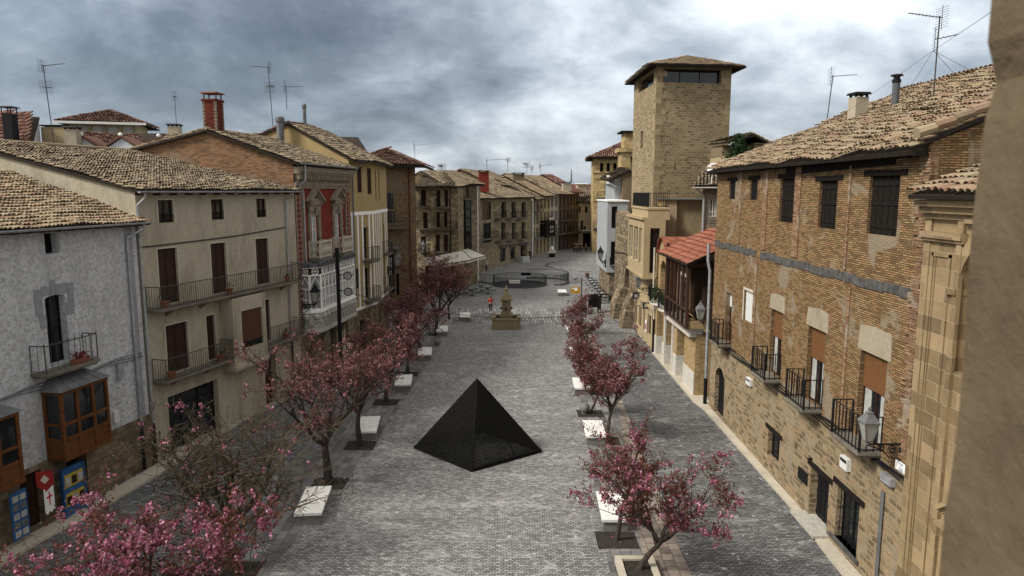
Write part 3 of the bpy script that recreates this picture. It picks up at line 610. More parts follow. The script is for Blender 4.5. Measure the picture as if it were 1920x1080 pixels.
M = MB(); b0, b1, bo = 4.72, 7.32, .78      # plastered bay between the lower balconies
wall_front(M, F2, b0, b1, 3.3, 6.74, [(5.35, 7.02, 4.05, 6.0, 0, .14)], d=bo)
for u_ in (b0, b1): M.q(F2.p(u_, 3.3, bo), F2.p(u_, 3.3, 0), F2.p(u_, 6.74, 0), F2.p(u_, 6.74, bo)) if u_ == b1 else M.q(F2.p(u_, 3.3, 0), F2.p(u_, 3.3, bo), F2.p(u_, 6.74, bo), F2.p(u_, 6.74, 0))
M.box(F2, b0 - .07, b1 + .07, 3.16, 3.3, 0, bo + .07); M.box(F2, b0 - .02, b1 + .02, 3.04, 3.16, 0, bo + .02); M.box(F2, b0 + .16, b0 + .3, 3.3, 6.74, bo, bo + .03); M.box(F2, b1 - .16, b1 - .04, 3.3, 6.74, bo, bo + .03)
bay = M.build('bay', m_cream, t2)
o = (5.35, 7.02, 4.05, 6.0, 0, .14); B = MB(); B.box(F2, o[0], o[1], o[2] + .3, o[3], bo - .12, bo - .10)
for i in range(28): z = o[3] - (i + 1) * .06; B.box(F2, o[0] + .01, 6.17, z + .006, z + .054, bo - .10, bo - .085); B.box(F2, 6.2, o[1] - .01, z + .006, z + .054, bo - .10, bo - .085)
B.build('roller_blind', simple('brown_bay_blind', (.10, .045, .025), .5, .2), bay)
M = MB(); M.q(F2.p(o[0], o[2], bo - .13), F2.p(o[1], o[2], bo - .13), F2.p(o[1], o[3], bo - .13), F2.p(o[0], o[3], bo - .13)); M.build('pane', M_['glass'], bay)
M = MB(); bars(M, F2.p(o[0], o[2], bo - .05), F2.p(o[1], o[2], bo - .05), .32, .09); M.build('railing', M_['black'], bay)
for a, b in ((1.2, 2.1), (4.55, 5.45), (8.0, 8.85)): M = MB(); bars(M, F2.p(a, 10.62, -.03), F2.p(b, 10.62, -.03), .34, .1); M.build('window_railing', M_['black'], t2)
M = MB(); M.tube([F2.p(0, 9.62, .03), F2.p(3, 9.66, .03), F2.p(6, 9.72, .03), F2.p(10.4, 9.95, .03)], .035, 5); M.build('wall_conduit', M_['iron'], t2)
def pot(P, s=1.0, label='', h=.3):
    t = thing('plant_pot', label, 'plant pot', P, 'terracotta pots on the balconies'); M = MB(); M.lathe(P, [(.11 * s, 0), (.15 * s, h * .85), (.17 * s, h * .85), (.17 * s, h)], 10); M.build('pot', M_['terracotta'], t)
    M = MB(); P = Vector(P)
    for i in range(26): 
        v = Vector((random.gauss(0, .08), random.gauss(0, .08), h + abs(random.gauss(0, .11)))) * s; d = Vector((random.uniform(-1, 1), random.uniform(-1, 1), random.uniform(.2, 1))) * .07 * s; e = d.cross(Vector((random.random(), random.random(), .3))).normalized() * .035 * s
        q = P + v; M.q(q - e, q + d - e * .3, q + d + e * .3, q + e)
    M.build('leaves', M_['green'], t)
pot(F2.p(.75, 6.92, .45), 1.2, 'potted shrub at the near end of the long upper balcony'); pot(F2.p(4.9, 6.92, .5), 1.2, 'potted shrub halfway along the long upper balcony'); pot(F2.p(9.9, 6.92, .4), 1.0, 'potted plant near the far end of the long upper balcony')
pot(F2.p(.85, 3.72, .45), 1.2, 'potted shrub at the near end of the lower cream balcony'); pot(F2.p(4.1, 3.72, .4), 1.2, 'potted shrub beside the plastered bay on the lower cream balcony'); pot(F2.p(9.6, 3.72, .35), 1.2, 'potted plant on the short balcony right of the plastered bay')
tt = thing('flower_box', 'red flowers in a trough on the balcony of the white house', 'flower box', F1.p(11.6, 5.62, .4)); M = MB(); M.box(F1, 11.3, 12.0, 5.62, 5.8, .3, .5); M.build('trough', M_['terracotta'], tt)
M = MB()
for i in range(60): q = F1.p(random.uniform(11.3, 12.0), random.uniform(5.8, 6.0), random.uniform(.28, .52)); M.rbox(q, .05, .05, q.z, q.z + .04, random.random() * 3)
M.build('flowers', simple('dark_red_flowers', (.16, .02, .03), .7), tt)
# ---- red brick house with the white gallery
F3 = Fr((-12.6, 40.5), (-11.5, 49.5)); L3 = F3.L
m_red = brickm('red_brick', (.19, .021, .011), (.25, .036, .018), (.11, .035, .025), .25, .065, .008, rough=.8)
m_side = brickm('orange_side_brick', (.21, .105, .05), (.33, .17, .08), (.15, .12, .09), .3, .075, .014, patch=(.26, .22, .17), pamt=.5)
m_buff = brickm('buff_brick_trim', (.27, .225, .165), (.35, .295, .22), (.16, .135, .105), .24, .06, .01)
m_gst = brickm('warm_ashlar', (.22, .18, .13), (.28, .235, .17), (.13, .11, .085), .75, .42, .01, patch=(.2, .16, .11), pamt=.5)
w1, w2 = F3.px(574, 440), F3.px(627, 440)
da, db = (2.05, 3.15), (5.95, 6.95)
ops = [dict(r=(a, b, 7.95, 10.75), k='curtain pale', h=.2, rev=.14, frame='white', tr=(.3, .6, .85)) for a, b in (da, db)]
t3 = house('red_brick_house', 'ornate red brick house with buff pediments and a white glazed gallery', F3, .02, L3 - .02, 13.6, 14, m_red, ops, gable=(5.1, 15.5), z0=7.2)
M = MB(); G_ops = [(1.0, 2.2, .1, 3.0, .6, .5), (4.6, 5.7, .1, 3.3, .5, .5), (7.2, 7.9, .1, 3.2, 0, .4)]; wall_front(M, F3, .02, L3 - .02, 0, 7.195, G_ops); M.build('stone_ground_floor', m_gst, t3)
for o in G_ops: fill(t3, F3, o, 'plank', 0, 'black')
M = MB(); shell(M, F3, .0, L3, 0, 13.55, 14.05, (5.1, 15.45), d=-.02); M.build('side_wall', m_side, t3)
M = MB(); zt = 13.45      # buff cornice with dentils
M.box(F3, .0, L3, 12.15, 12.32, .01, .10); M.box(F3, .0, L3, 12.32, 12.5, .01, .16); M.box(F3, 0, L3, 13.12, 13.4, .01, .42); M.box(F3, 0, L3, 13.0, 13.12, .01, .34)
k = 27
for i in range(k): u = .08 + (L3 - .3) * i / k; M.box(F3, u, u + .15, 12.68, 13.0, .01, .32); M.box(F3, u + .02, u + .13, 12.5, 12.68, .01, .22)
M.build('cornice', m_buff, t3); M = MB(); M.box(F3, 0, L3, 12.5, 13.0, .0, .05); M.build('cornice_recess', M_['brown'], t3)
M = MB()
for x0, x1, x2, x3 in ((.02, .75, .75, .86), (L3 - .95, L3 - .25, L3 - 1.08, L3 - .95)): M = MB(); M.box(F3, x0, x1, 3.4, 12.15, .005, .05); M.box(F3, x2, x3, 3.4, 12.15, .005, .11); M.build('corner_strip', m_buff, t3)
M = MB()
for x in (.38, L3 - .6):
    for i in range(27):
        z = 3.6 + i * .315; M.prism(F3, [(x - .27, z), (x, z - .155), (x + .27, z), (x, z + .155)], .05, .075)
M.build('lozenge_pattern', simple('dark_red_glaze', (.16, .022, .016), .6, .2), t3)
for (a, b) in (da, db):
    m = (a + b) / 2; M = MB(); w = (b - a) / 2
    for s_ in (-1, 1):
        x0, x1 = (m - w - .36, m - w - .02) if s_ < 0 else (m + w + .02, m + w + .36); M.box(F3, x0, x1, 9.1, 10.95, .005, .12); M.prism(F3, [(x0 + .1, 9.1), ((x0 + x1) / 2, 8.8), (x1 - .1, 9.1)], .005, .1)
    M.box(F3, m - w - .36, m + w + .36, 10.76, 11.15, .005, .16)
    N = 10; arc = [(m - (w + .5) + (2 * w + 1.0) * i / N, 11.17 + .36 * math.sin(math.pi * i / N)) for i in range(N + 1)]
    M.prism(F3, arc[:1] + [(m + w + .5, 11.15)][:0] + arc[::-1][:-1], .005, .22) if 0 else [M.prism(F3, [(x0, 11.15), (x1, 11.15), (x1, y1 + .02), (x0, y0 + .02)], .005, .24 if i % 1 == 0 else .2) for i, ((x0, y0), (x1, y1)) in enumerate(zip(arc, arc[1:]))]
    for s_ in (-1, 1):
        for k_, (o_, th_) in enumerate(((.40, .13), (.29, .1), (.2, .08))):
            z0 = 11.42 - k_ * .13; e_ = w + .62 - k_ * .16; P_ = [(m + s_ * e_, z0), (m, z0 + .78 - k_ * .03), (m, z0 + .78 - k_ * .03 - th_), (m + s_ * (e_ - .12), z0 - th_)]
            M.prism(F3, P_ if s_ > 0 else P_[::-1], .005, o_)
    M.prism(F3, [(m - .1, 10.5), (m + .1, 10.5), (m + .14, 10.98), (m - .14, 10.98)], .12, .26)
    M.build('window_pediment', m_buff, t3)
    b_ = MB(); b_.box(F3, a - .35, b + .45, 7.72, 7.92, 0, .75); b_.box(F3, a - .25, b + .35, 7.6, 7.72, 0, .6); b_ = b_.build('balcony', M_['slabc'], t3)
    K = MB(); u0, u1 = a - .3, b + .4; cs = [F3.p(u0, 7.92, .03), F3.p(u0, 7.92, .7), F3.p(u1, 7.92, .7), F3.p(u1, 7.92, .03)]
    for i in range(3):
        F_ = Fr(cs[i][:2], cs[i + 1][:2]); F_L = F_.L; K.box(F_, 0, F_L, 7.96, 8.04, -.03, .03); K.box(F_, 0, F_L, 8.86, 8.96, -.04, .04)
        n_ = max(2, int(F_L / .17))
        for j in range(n_ + 1):
            x = F_L * j / n_; K.box(F_, x - .02, x + .02, 8.04, 8.86, -.015, .015)
            if j < n_: xm = x + F_L / n_ / 2; K.prism(F_, [(xm - .06, 8.45), (xm, 8.2), (xm + .06, 8.45), (xm, 8.7)], -.012, .012)
    for q in cs: K.rbox(q, .1, .1, 7.92, 9.02)
    K.build('balustrade', M_['cream'], b_)
gable_roof(t3, F3, -.1, L3 - .05, 13.6, 5.1, 15.4, T_OLD, ov=.5, depth=13, seed=3, wav=.04, w=.18, l=.36); gutter(t3, F3, -.1, L3, 13.6, .56)
downpipe(t3, [F3.p(.5, 13.5, .5), F3.p(.5, 12.6, .48), F3.p(.35, 12.3, .14), F3.p(.9, 12.0, .16), F3.p(.92, 7.4, .16)])
# the white gallery: polygonal glazed bay on a carved stone apron
g0, g1, go = .35, 7.05, 1.05; z0, z1 = 4.25, 7.25
plan = [(g0, 0), (g0, .55), (g0 + .5, go), (g1 - .35, go), (g1, .6), (g1, 0)]
M = MB(); P = MB(); Ap = MB(); Rf = MB()
for i in range(5):
    (a, da_), (b, db_) = plan[i], plan[i + 1]; A_, B_ = F3.p(a, 0, da_), F3.p(b, 0, db_); Fg = Fr(A_[:2], B_[:2]); Lg = Fg.L; n = max(1, round(Lg / .56)) if i == 2 else 1
    M.box(Fg, 0, Lg, 4.75, 4.86, -.1, .06); M.box(Fg, 0, Lg, 6.98, 7.06, -.1, .05); M.box(Fg, 0, Lg, 4.86, 5.02, -.05, .0)
    P.q(Fg.p(0, 4.9, -.04), Fg.p(Lg, 4.9, -.04), Fg.p(Lg, 7.0, -.04), Fg.p(0, 7.0, -.04))
    Ap.box(Fg, 0, Lg, 3.55, 3.7, -.25, .1); Ap.box(Fg, 0, Lg, 3.7, 3.8, -.25, .04); Ap.box(Fg, 0, Lg, 3.8, 4.74, -.25, -.03); Ap.box(Fg, 0, Lg, 4.22, 4.3, -.1, .03)
    Rf.box(Fg, -.02, Lg + .02, 7.5, 7.62, -.3, .12)
    for j in range(n + 1):
        x = Lg * j / n; x0 = min(max(x - .035, 0), Lg - .07); M.box(Fg, x0, x0 + .07, 4.86, 6.98, -.06, .03)
        Rf.lathe(Fg.p(min(max(x, .06), Lg - .06), 7.55, .03), [(.09, 0), (.09, .12), (.12, .14), (.1, .24), (.0, .32)], 8)
        Ap.box(Fg, x0, x0 + .07, 3.8, 4.22, -.03, .05)
    for j in range(n):
        x0, x1 = Lg * j / n, Lg * (j + 1) / n; xm = (x0 + x1) / 2; w = (x1 - x0) / 2
        for z in (5.55, 6.2): M.box(Fg, x0 + .035, x1 - .035, z - .025, z + .025, -.05, .012)
        M.box(Fg, xm - .014, xm + .014, 4.9, 6.2, -.05, .008) if w > .2 else None
        N = 7; 
        for q in range(N):      # pointed-arch heads and the tracery wheel band above
            t0, t1_ = q / N, (q + 1) / N
            for s_ in (-1, 1):
                xa, xb = xm + s_ * w * (1 - t0 ** 1.6) * .9, xm + s_ * w * (1 - t1_ ** 1.6) * .9; za, zb = 6.2 + .7 * t0, 6.2 + .7 * t1_; M.tube([Fg.p(xa, za, .0), Fg.p(xb, zb, .0)], .022, 4, False)
        N = 10; r_ = min(.2, w * .72)
        for q in range(N): M.tube([Fg.p(xm + r_ * math.cos(6.283 * q / N), 7.25 + r_ * math.sin(6.283 * q / N), .02), Fg.p(xm + r_ * math.cos(6.283 * (q + 1) / N), 7.25 + r_ * math.sin(6.283 * (q + 1) / N), .02)], .022, 4, False)
        for q in range(3): c_, s__ = math.cos(math.pi * q / 3), math.sin(math.pi * q / 3); M.tube([Fg.p(xm - r_ * c_, 7.25 - r_ * s__, .02), Fg.p(xm + r_ * c_, 7.25 + r_ * s__, .02)], .014, 4, False)
        Ap.lathe(Fg.p(xm, 4.34, .0), [(.05, 0), (.17, .06), (.21, .2), (.17, .32), (.02, .38)], 10)
        for q in range(8): Ap.tube([Fg.p(xm + .13 * math.cos(.785 * q), 4.01 + .15 * math.sin(.785 * q), .0), Fg.p(xm + .13 * math.cos(.785 * (q + 1)), 4.01 + .15 * math.sin(.785 * (q + 1)), .0)], .028, 4, False)
    M.box(Fg, 0, Lg, 7.45, 7.5, -.05, .08)
gal = M.build('glazed_gallery', M_['white'], t3); P.build('pane', M_['gpane'], gal); Ap.build('carved_apron', simple('pale_carved_stone', (.40, .385, .34), .8, .25, 5.0, .3), gal)
Rf.q(*[F3.p(a, 7.63, d_) for a, d_ in plan][::-1]); Rf.build('gallery_roof', simple('dark_lead_roof', (.10, .105, .11), .6, .4), gal)
M = MB(); M.prism(F3, [(g0 + .1, 3.56), (g1 - .1, 3.56), (g1 - .3, 3.4), (g0 + .3, 3.4)], 0, .9)
for x in (g0 + .35, 3.1, g1 - .5): M.prism(Fr2(F3, x), [(0, 3.42), (0, 2.4), (.22, 2.5), (.3, 2.95), (.75, 3.42)], -.13, .13)
M.build('stone_corbels', m_gst, t3)
M = MB(); M.box(F3, 6.55, 6.85, .1, 3.5, .02, .2); M.build('white_pilaster', M_['cream'], t3)
# brick chimney of the red house
C0 = F3.p(.55, 14.6, -5.0); M = MB(); M.rbox(C0, .82, .82, 14.9, 17.15, -.12); M.rbox(C0, .92, .92, 17.15, 17.28, -.12)
ch = M.build('chimney', brickm('chimney_brick', (.10, .018, .010), (.15, .028, .016), (.08, .03, .02), .25, .065, .008), t3)
for sx in (-1, 1):
    for sy in (-1, 1):
        M = MB()
        for i in range(20): w = .17 if i % 2 else .1; x_, y_ = sx * (.418 - w / 2), sy * (.418 - w / 2); M.rbox((C0.x + x_ * math.cos(-.12) - y_ * math.sin(-.12), C0.y + x_ * math.sin(-.12) + y_ * math.cos(-.12), 0), w, w, 15.2 + i * .097, 15.2 + i * .097 + .07, -.12)
        M.build('corner_quoin', m_buff, ch)
M = MB(); M.rbox(C0, 1.05, 1.05, 17.6, 17.68, -.12, .9, .9)
for sx in (-.35, .35):
    for sy in (-.35, .35): M.rbox((C0.x + sx, C0.y + sy), .06, .06, 17.28, 17.6)
M.build('chimney_cap', simple('rusty_cap', (.16, .06, .045), .7), ch)
# ---- ochre house with white vertical bands (bends round the corner)
F4 = Fr((-11.5, 49.5), (-10.55, 53.2)); F4b = Fr((-10.55, 53.2), (-10.75, 60))
m_och = plaster('ochre_render', (.40, .30, .15), (.24, .185, .10), grain=12.0, bs=.25, amt=.5)
m_rub = rubble('rubble_base', (.15, .115, .075), (.25, .20, .13), (.17, .145, .105), 2.6, 4.6)
v4 = lambda *a, **k: rr(F4, *a, **k)
o4 = [v4(669, 312, 679, 361, k='shutter', rev=.12, frame='brown', lod=0), v4(688, 315, 697, 364, k='shutter', rev=.12, lod=0), dict(r=(2.0, 2.75, 6.95, 9.3), k='glass', rev=.25, frame='brown', tr=(.6,)), dict(r=(2.0, 2.8, 3.95, 6.3), k='glass', rev=.25, frame='brown', tr=(.6,)), dict(r=(.55, 1.1, 4.9, 6.4), k='glass', rev=.2, frame='brown')]
t4 = house('ochre_house', 'ochre plastered house with white vertical bands and a curved corner', F4, .03, F4.L, 14.2, 12, m_och, o4, gable=(4.7, 16.7), z0=3.4)
o4b = [dict(r=(1.0, 1.5, 11.2, 13.6), k='shutter', rev=.12, lod=0), dict(r=(2.6, 3.1, 11.2, 13.6), k='shutter', rev=.12, lod=0), dict(r=(4.2, 5.0, 7.0, 9.3), k='glass', rev=.2), dict(r=(4.2, 5.0, 4.0, 6.3), k='glass', rev=.2)]
M = MB(); wall_front(M, F4b, 0, F4b.L, 3.4, 14.2, [(*o['r'], 0, o['rev']) for o in o4b]); shell(M, F4b, 0, F4b.L, 3.4, 14.2, 10); M.build('wall', m_och, t4)
for o in o4b: fill(t4, F4b, (*o['r'], 0, o['rev']), o['k'], lod=0)
M = MB(); wall_front(M, F4, .03, F4.L, 0, 3.395, [(1.0, 1.9, .1, 2.5, 0, .35)]); wall_front(M, F4b, 0, F4b.L, 0, 3.395, [(1.2, 2.1, .1, 2.6, 0, .35), (4.4, 5.2, .1, 2.4, 0, .35)]); M.build('stone_base', m_rub, t4)
fill(t4, F4, (1.0, 1.9, .1, 2.5, 0, .35), 'plank', lod=0); fill(t4, F4b, (1.2, 2.1, .1, 2.6, 0, .35), 'plank', lod=0); fill(t4, F4b, (4.4, 5.2, .1, 2.4, 0, .35), 'plank', lod=0)
M = MB(); M.box(F4, .04, F4.L + .02, 10.25, 10.5, 0, .05); M.box(F4b, .02, F4b.L, 10.25, 10.5, 0, .05); M.box(F4, .04, F4.L, 3.3, 3.5, 0, .07); M.box(F4b, 0, F4b.L, 3.3, 3.5, 0, .07)
for x in (.12, 1.0, 1.72, 2.86, 3.5): M.box(F4, x, x + (.32 if x < .5 else .2), 3.5, 10.25, 0, .035)
for x in (.5, 1.4, 2.3, 3.2, 5.2, 6.2): M.box(F4b, x, x + .2, 3.5, 10.25, 0, .035)
M.build('white_bands', M_['white'], t4)
for z in (6.9, 3.9): balcony(t4, F4, 1.75, 3.2, z, .7, h=.95, sp=.14, slab=.2); balcony(t4, F4b, 3.9, 5.4, z, .6, h=.95, sp=.14, slab=.2)
P0 = F4.p(-.1, 14.15, .5); P1 = F4.p(F4.L + .15, 14.15, .55); P2 = F4.p(F4.L - .3, 16.85, -4.7); P3 = F4.p(-.1, 16.85, -4.7)
roofplane(t4, P0, P1, P2, P3, T_OLD, seed=4); Q1 = F4b.p(F4b.L + .2, 14.1, .55); Q2 = F4b.p(F4b.L + .2, 16.85, -5.2); roofplane(t4, P1, Q1, Q2, P2, T_OLD, seed=5); roofplane(t4, F4.p(F4.L, 14.2, -12), F4.p(-.1, 14.2, -12), P3, P2, T_DARK, seed=6)
gutter(t4, F4, .1, F4.L + .1, 14.08, .6, matn='iron'); downpipe(t4, [F4.p(1.0, 14.05, .6), F4.p(.5, 13.3, .2), F4.p(.3, 13.0, .12), F4.p(.3, 4, .12)], matn='dzinc')
for (dx, dd, r_, h0, h1) in ((-.6, -4.9, .26, 14.4, 17.2), (2.2, -4.6, .13, 16.4, 18.4)):
    q = F4.p(dx, h0, dd); M = MB(); M.lathe(q, [(r_, 0), (r_, h1 - h0 - .35), (r_ * 1.25, h1 - h0 - .35), (r_ * 1.3, h1 - h0 - .1), (r_ * .9, h1 - h0)], 12); M.build('flue', M_['dzinc'], t4)
# ---- ochre brick corner house facing down the plaza, with the dark shopfront
F5 = Fr((-14.8, 71.3), (-9.95, 72.2)); F5s = Fr((-9.95, 72.2), (-11.75, 84))
m_br5 = brickm('brown_brick', (.17, .115, .062), (.26, .18, .10), (.13, .10, .07), .3, .075, .012, patch=(.20, .165, .11), pamt=.6)
m_tan = plaster('tan_stone_render', (.24, .185, .115), (.14, .105, .065), grain=6.0, bs=.5, amt=.6)
v5 = lambda *a, **k: rr(F5, *a, **k)
t5 = house('brown_brick_corner_house', 'tall brown brick house with a dark red drainpipe, facing the camera behind the ochre house', F5, 0, F5.L - .02, 14.6, 9, m_br5,
   [v5(724, 362, 738, 392, k='glass', n=2, tr=(.33, .66), frame='black', lod=0), v5(726, 396, 741, 418, k='glass', n=2, tr=(.5,), frame='black'), v5(743, 513, 749, 554, k='none')])
M = MB(); wall_front(M, F5s, 0, F5s.L, 0, 14.6, []); M.build('side_wall', m_tan, t5)
balcony(t5, F5, 2.0, 3.9, 8.25, .8, h=1.1, sp=.2, slab=.12, matn='iron')
hip_roof(t5, [Vector((-17.5, 70.9, 14.75)), Vector((-8.75, 71.0, 14.6)), Vector((-9.4, 85, 14.7)), Vector((-17.5, 85, 14.7))], Vector((-13.2, 76.5, 16.4)), Vector((-13.6, 83, 16.5)), T_DARK, seed=7, w=.28, l=.48, thick=.25); eaves(t5, F5, 0, F5.L + .9, 14.7, .9)
x = F5.px(768, 400)[0]; M = MB(); M.tube([F5.p(x, 14.4, .08), F5.p(x, .3, .08)], .07, 6); M.build('downpipe', simple('dark_red_pipe', (.10, .025, .018), .6), t5)
ts = thing('wooden_shopfront', 'black timber shop bay with small-paned window beside the ochre house', 'shopfront', F5.p(2.9, 0, 1.2)); FS = Fr(F5.p(0, 0, 1.6)[:2], F5.p(4, 0, 1.6)[:2]); s = lambda *a: FS.rect(*a)
a, b, c, e = s(716, 472, 740, 548); M = MB(); M.box(FS, a, b, c, e, -1.5, 0); M.box(FS, a - .1, b + .15, e, e + .12, -1.5, .15); fr = M.build('timber_bay', M_['oldwood'], ts)
a, b, c, e = s(718, 482, 736, 516); M = MB(); M.q(FS.p(a, c, .01), FS.p(b, c, .01), FS.p(b, e, .01), FS.p(a, e, .01)); M.build('pane', M_['curtain'], fr)
M = MB(); 
for i in range(6): x = a + (b - a) * i / 5; M.box(FS, x - .03, x + .03, c, e, .012, .05)
for i in range(4): z = c + (e - c) * i / 3; M.box(FS, a, b, z - .03, z + .03, .014, .046)
M.build('glazing_bars', M_['black'], fr)
M = MB(); M.box(FS, -.1, 3.1, e + .75, e + .95, -1.5, .2); M.build('shop_canopy', M_['dzinc'], ts)
a, b, c, e = s(716, 548, 740, 590); M = MB(); M.box(FS, a + .1, b - .1, 0, c + .2 if c > 0 else .5, -1.5, -.1); M.build('stall_riser', m_gst, ts)
# ---- stone house with three rows of balconies
F6 = Fr((-12.0, 86), (-6.55, 85)); v6 = lambda *a, **k: rr(F6, *a, **k)
m_st6 = brickm('pale_brown_ashlar', (.22, .17, .105), (.33, .265, .17), (.19, .155, .11), .55, .28, .02, patch=(.27, .22, .15), pamt=.5, wob=.03)
o6 = [v6(789, 356, 799, 386, k='shutter', lod=0), v6(818, 356, 826, 388, k='shutter', lod=0), v6(833, 356, 840, 388, k='shutter', lod=0), v6(793, 398, 802, 430, k='shutter', lod=0), v6(818, 398, 825, 426, k='shutter', lod=0), v6(832, 398, 839, 426, k='shutter', lod=0),
      v6(789, 443, 799, 470, k='glass'), v6(817, 440, 825, 472, k='shutter', lod=0), v6(832, 440, 840, 472, k='shutter', lod=0), dict(r=(1.2, 2.6, .1, 2.8), k='glass', frame='black', n=3), dict(r=(3.4, 4.9, .1, 2.8), k='glass', frame='black', n=3)]
t6 = house('stone_balcony_house', 'four storey stone house with dark shutters, iron balconies and cafe awnings below', F6, -.1, F6.L - .02, 12.6, 12, m_st6, o6)
for a, b, c, w in ((786, 802, 388, 0), (815, 842, 389, 0), (781, 855, 429, 0), (784, 803, 472, 1), (814, 842, 474, 1)):
    u0, z = F6.px(a, c, .7); u1, _ = F6.px(b, c, .7); balcony(t6, F6, u0, u1, z, .7, h=1.0, sp=.16, slab=.14, matn='black')
roofplane(t6, F6.p(-.2, 12.55, .6), F6.p(F6.L + .15, 12.55, .6), F6.p(F6.L - 3.0, 14.4, -5.5), F6.p(-.2, 14.4, -5.5), T_OLD, w=.24, l=.42, seed=8); roofplane(t6, F6.p(F6.L + .15, 12.55, .6), F6.p(F6.L + 1.0, 12.9, -11), F6.p(F6.L - 3, 14.4, -6), F6.p(F6.L - 3.0, 14.4, -5.5), T_OLD, w=.24, l=.42, seed=9)
gutter(t6, F6, 0, F6.L, 12.5, .65, matn='iron', bands=False); x = F6.px(845, 400)[0]; downpipe(t6, [F6.p(x, 12.4, .2), F6.p(x, 3, .1)], matn='black')
# ---- dark glazed bay house and the low link
F7 = Fr((-6.55, 88), (-4.55, 90)); v7 = lambda *a, **k: rr(F7, *a, **k)
t7 = house('dark_bay_house', 'narrow house with a black full-height glazed bay beneath a broad eave', F7, 0, F7.L, 12.9, 12, m_st6, [v7(857, 352, 880, 370, k='none', rev=.5)])
M = MB(); B7 = F7.px(880, 400)[0]; M.box(F7, .15, B7 - .3, 2.9, 11.0, 0, .75); gb = M.build('glazed_bay', M_['black'], t7)
M = MB()
for j in range(7): z = 3.1 + j * 1.12; M.q(F7.p(.3, z, .76), F7.p(1.0, z, .76), F7.p(1.0, z + .95, .76), F7.p(.3, z + .95, .76)); M.q(F7.p(1.1, z, .76), F7.p(B7 - .4, z, .76), F7.p(B7 - .4, z + .95, .76), F7.p(1.1, z + .95, .76))
M.build('pane', M_['glass'], gb); balcony(t7, F7, .1, 1.9, 11.0, .8, h=1.0, sp=.16, matn='black')
roofplane(t7, F7.p(-2.9, 12.9, .3), F7.p(F7.L + .6, 12.85, .9), F7.p(F7.L + .2, 14.6, -5), F7.p(-2.5, 14.6, -5), T_OLD, w=.24, l=.42, seed=10, thick=.2)
M = MB(); M.tube([F7.p(F7.L - .1, 12.7, .3), F7.p(F7.L - .1, .5, .3)], .07, 6); M.build('downpipe', M_['white'], t7)
# ---- low corner house with the hipped roof
F8 = Fr((-6.9, 97.5), (3.55, 126.4)); F8.L; v8 = lambda *a, **k: rr(F8, *a, **k)
x0 = F8.px(878, 400)[0]; x1 = F8.px(996, 400)[0]
o8 = [v8(904, 379, 921, 411, k='glass', frame='brown', n=4, tr=(.4,)), *[v8(a, 378, b, 411, k='glass', frame='brown', tr=(.6,), h=.5, rev=.5) for a, b in ((940, 949), (959, 967), (978, 986))], v8(906, 419, 921, 453, k='shutter', frame='black', lod=0),
      *[v8(a, c, b, d, k='shutter', frame='black', lod=0, rev=.5) for a, b, c, d in ((940, 948, 418, 452), (960, 967, 418, 450), (978, 985, 417, 447))], v8(938, 467, 948, 489, k='glass', frame='black', n=3, tr=(.3, .6)), v8(957, 465, 966, 485, k='glass', frame='black', n=3, tr=(.3, .6)), v8(976, 461, 988, 484, k='none', rev=.8)]
t8 = house('hipped_stone_house', 'wide stone house with a hipped tile roof and four tall window bays', F8, x0, x1, 11.0, 12, m_st6, o8)
for a, b, c in ((936, 951, 411), (956, 970, 411), (975, 989, 410), (894, 933, 453), (937, 954, 453), (957, 972, 452), (977, 990, 450)):
    u0, z = F8.px(a, c, .8); u1, _ = F8.px(b, c, .8); balcony(t8, F8, u0, u1, z + .1, .8, h=1.1, sp=.22, slab=.2, matn='black')
M = MB()
for a, b, c in ((936, 950, 465), (955, 968, 463), (973, 989, 460)): u0, z = F8.px(a, c); u1, _ = F8.px(b, c); M.box(F8, u0, u1, z - .1, z + .35, 0, .25)
M.build('lintels', M_['greywood'], t8)
roofplane(t8, F8.p(x0 - .4, 10.9, .8), F8.p(x1 + .3, 10.9, .8), F8.p(x1 - 7, 13.4, -5.5), F8.p(x0 + 6, 13.4, -5.5), T_OLD, w=.32, l=.55, seed=11); roofplane(t8, F8.p(x0 - .4, 10.9, -11), F8.p(x0 - .4, 10.9, .8), F8.p(x0 + 6, 13.4, -5.5), F8.p(x0 + 6, 13.4, -5.6), T_OLD, w=.32, l=.55, seed=12)
# ---- the receding row up to the end of the plaza
m_pl = [plaster('row_cream_render', (.34, .29, .2), (.22, .18, .12)), plaster('row_yellow_render', (.40, .32, .2), (.25, .2, .13)), plaster('row_white_render', (.45, .44, .41), (.3, .29, .27)), plaster('row_mauve_brick', (.13, .09, .085), (.09, .07, .06)), brickm('row_brown_brick', (.17, .12, .07), (.25, .18, .105), (.14, .11, .08), .4, .12, .02)]
base = [(3.6, 126.6), gpt(1011, 477.5)[:2], gpt(1031, 472)[:2], gpt(1046, 469.3)[:2], gpt(1067, 466)[:2], gpt(1084, 464)[:2]]
info = [('narrow_row_house', 'narrow cream house with three small balconies next to the hipped stone house', 370, 0), ('bank_row_house', 'yellow house with a white framed loggia and a dark timber front bearing small white letters', 364, 1), ('white_row_house', 'slim white house with dark central windows in the receding row', 361, 2), ('mauve_row_house', 'dark mauve house with white framed windows and a black balcony', 361, 3), ('brick_row_house', 'plain brown brick house at the far end of the receding row', 358, 4)]
rowF = []
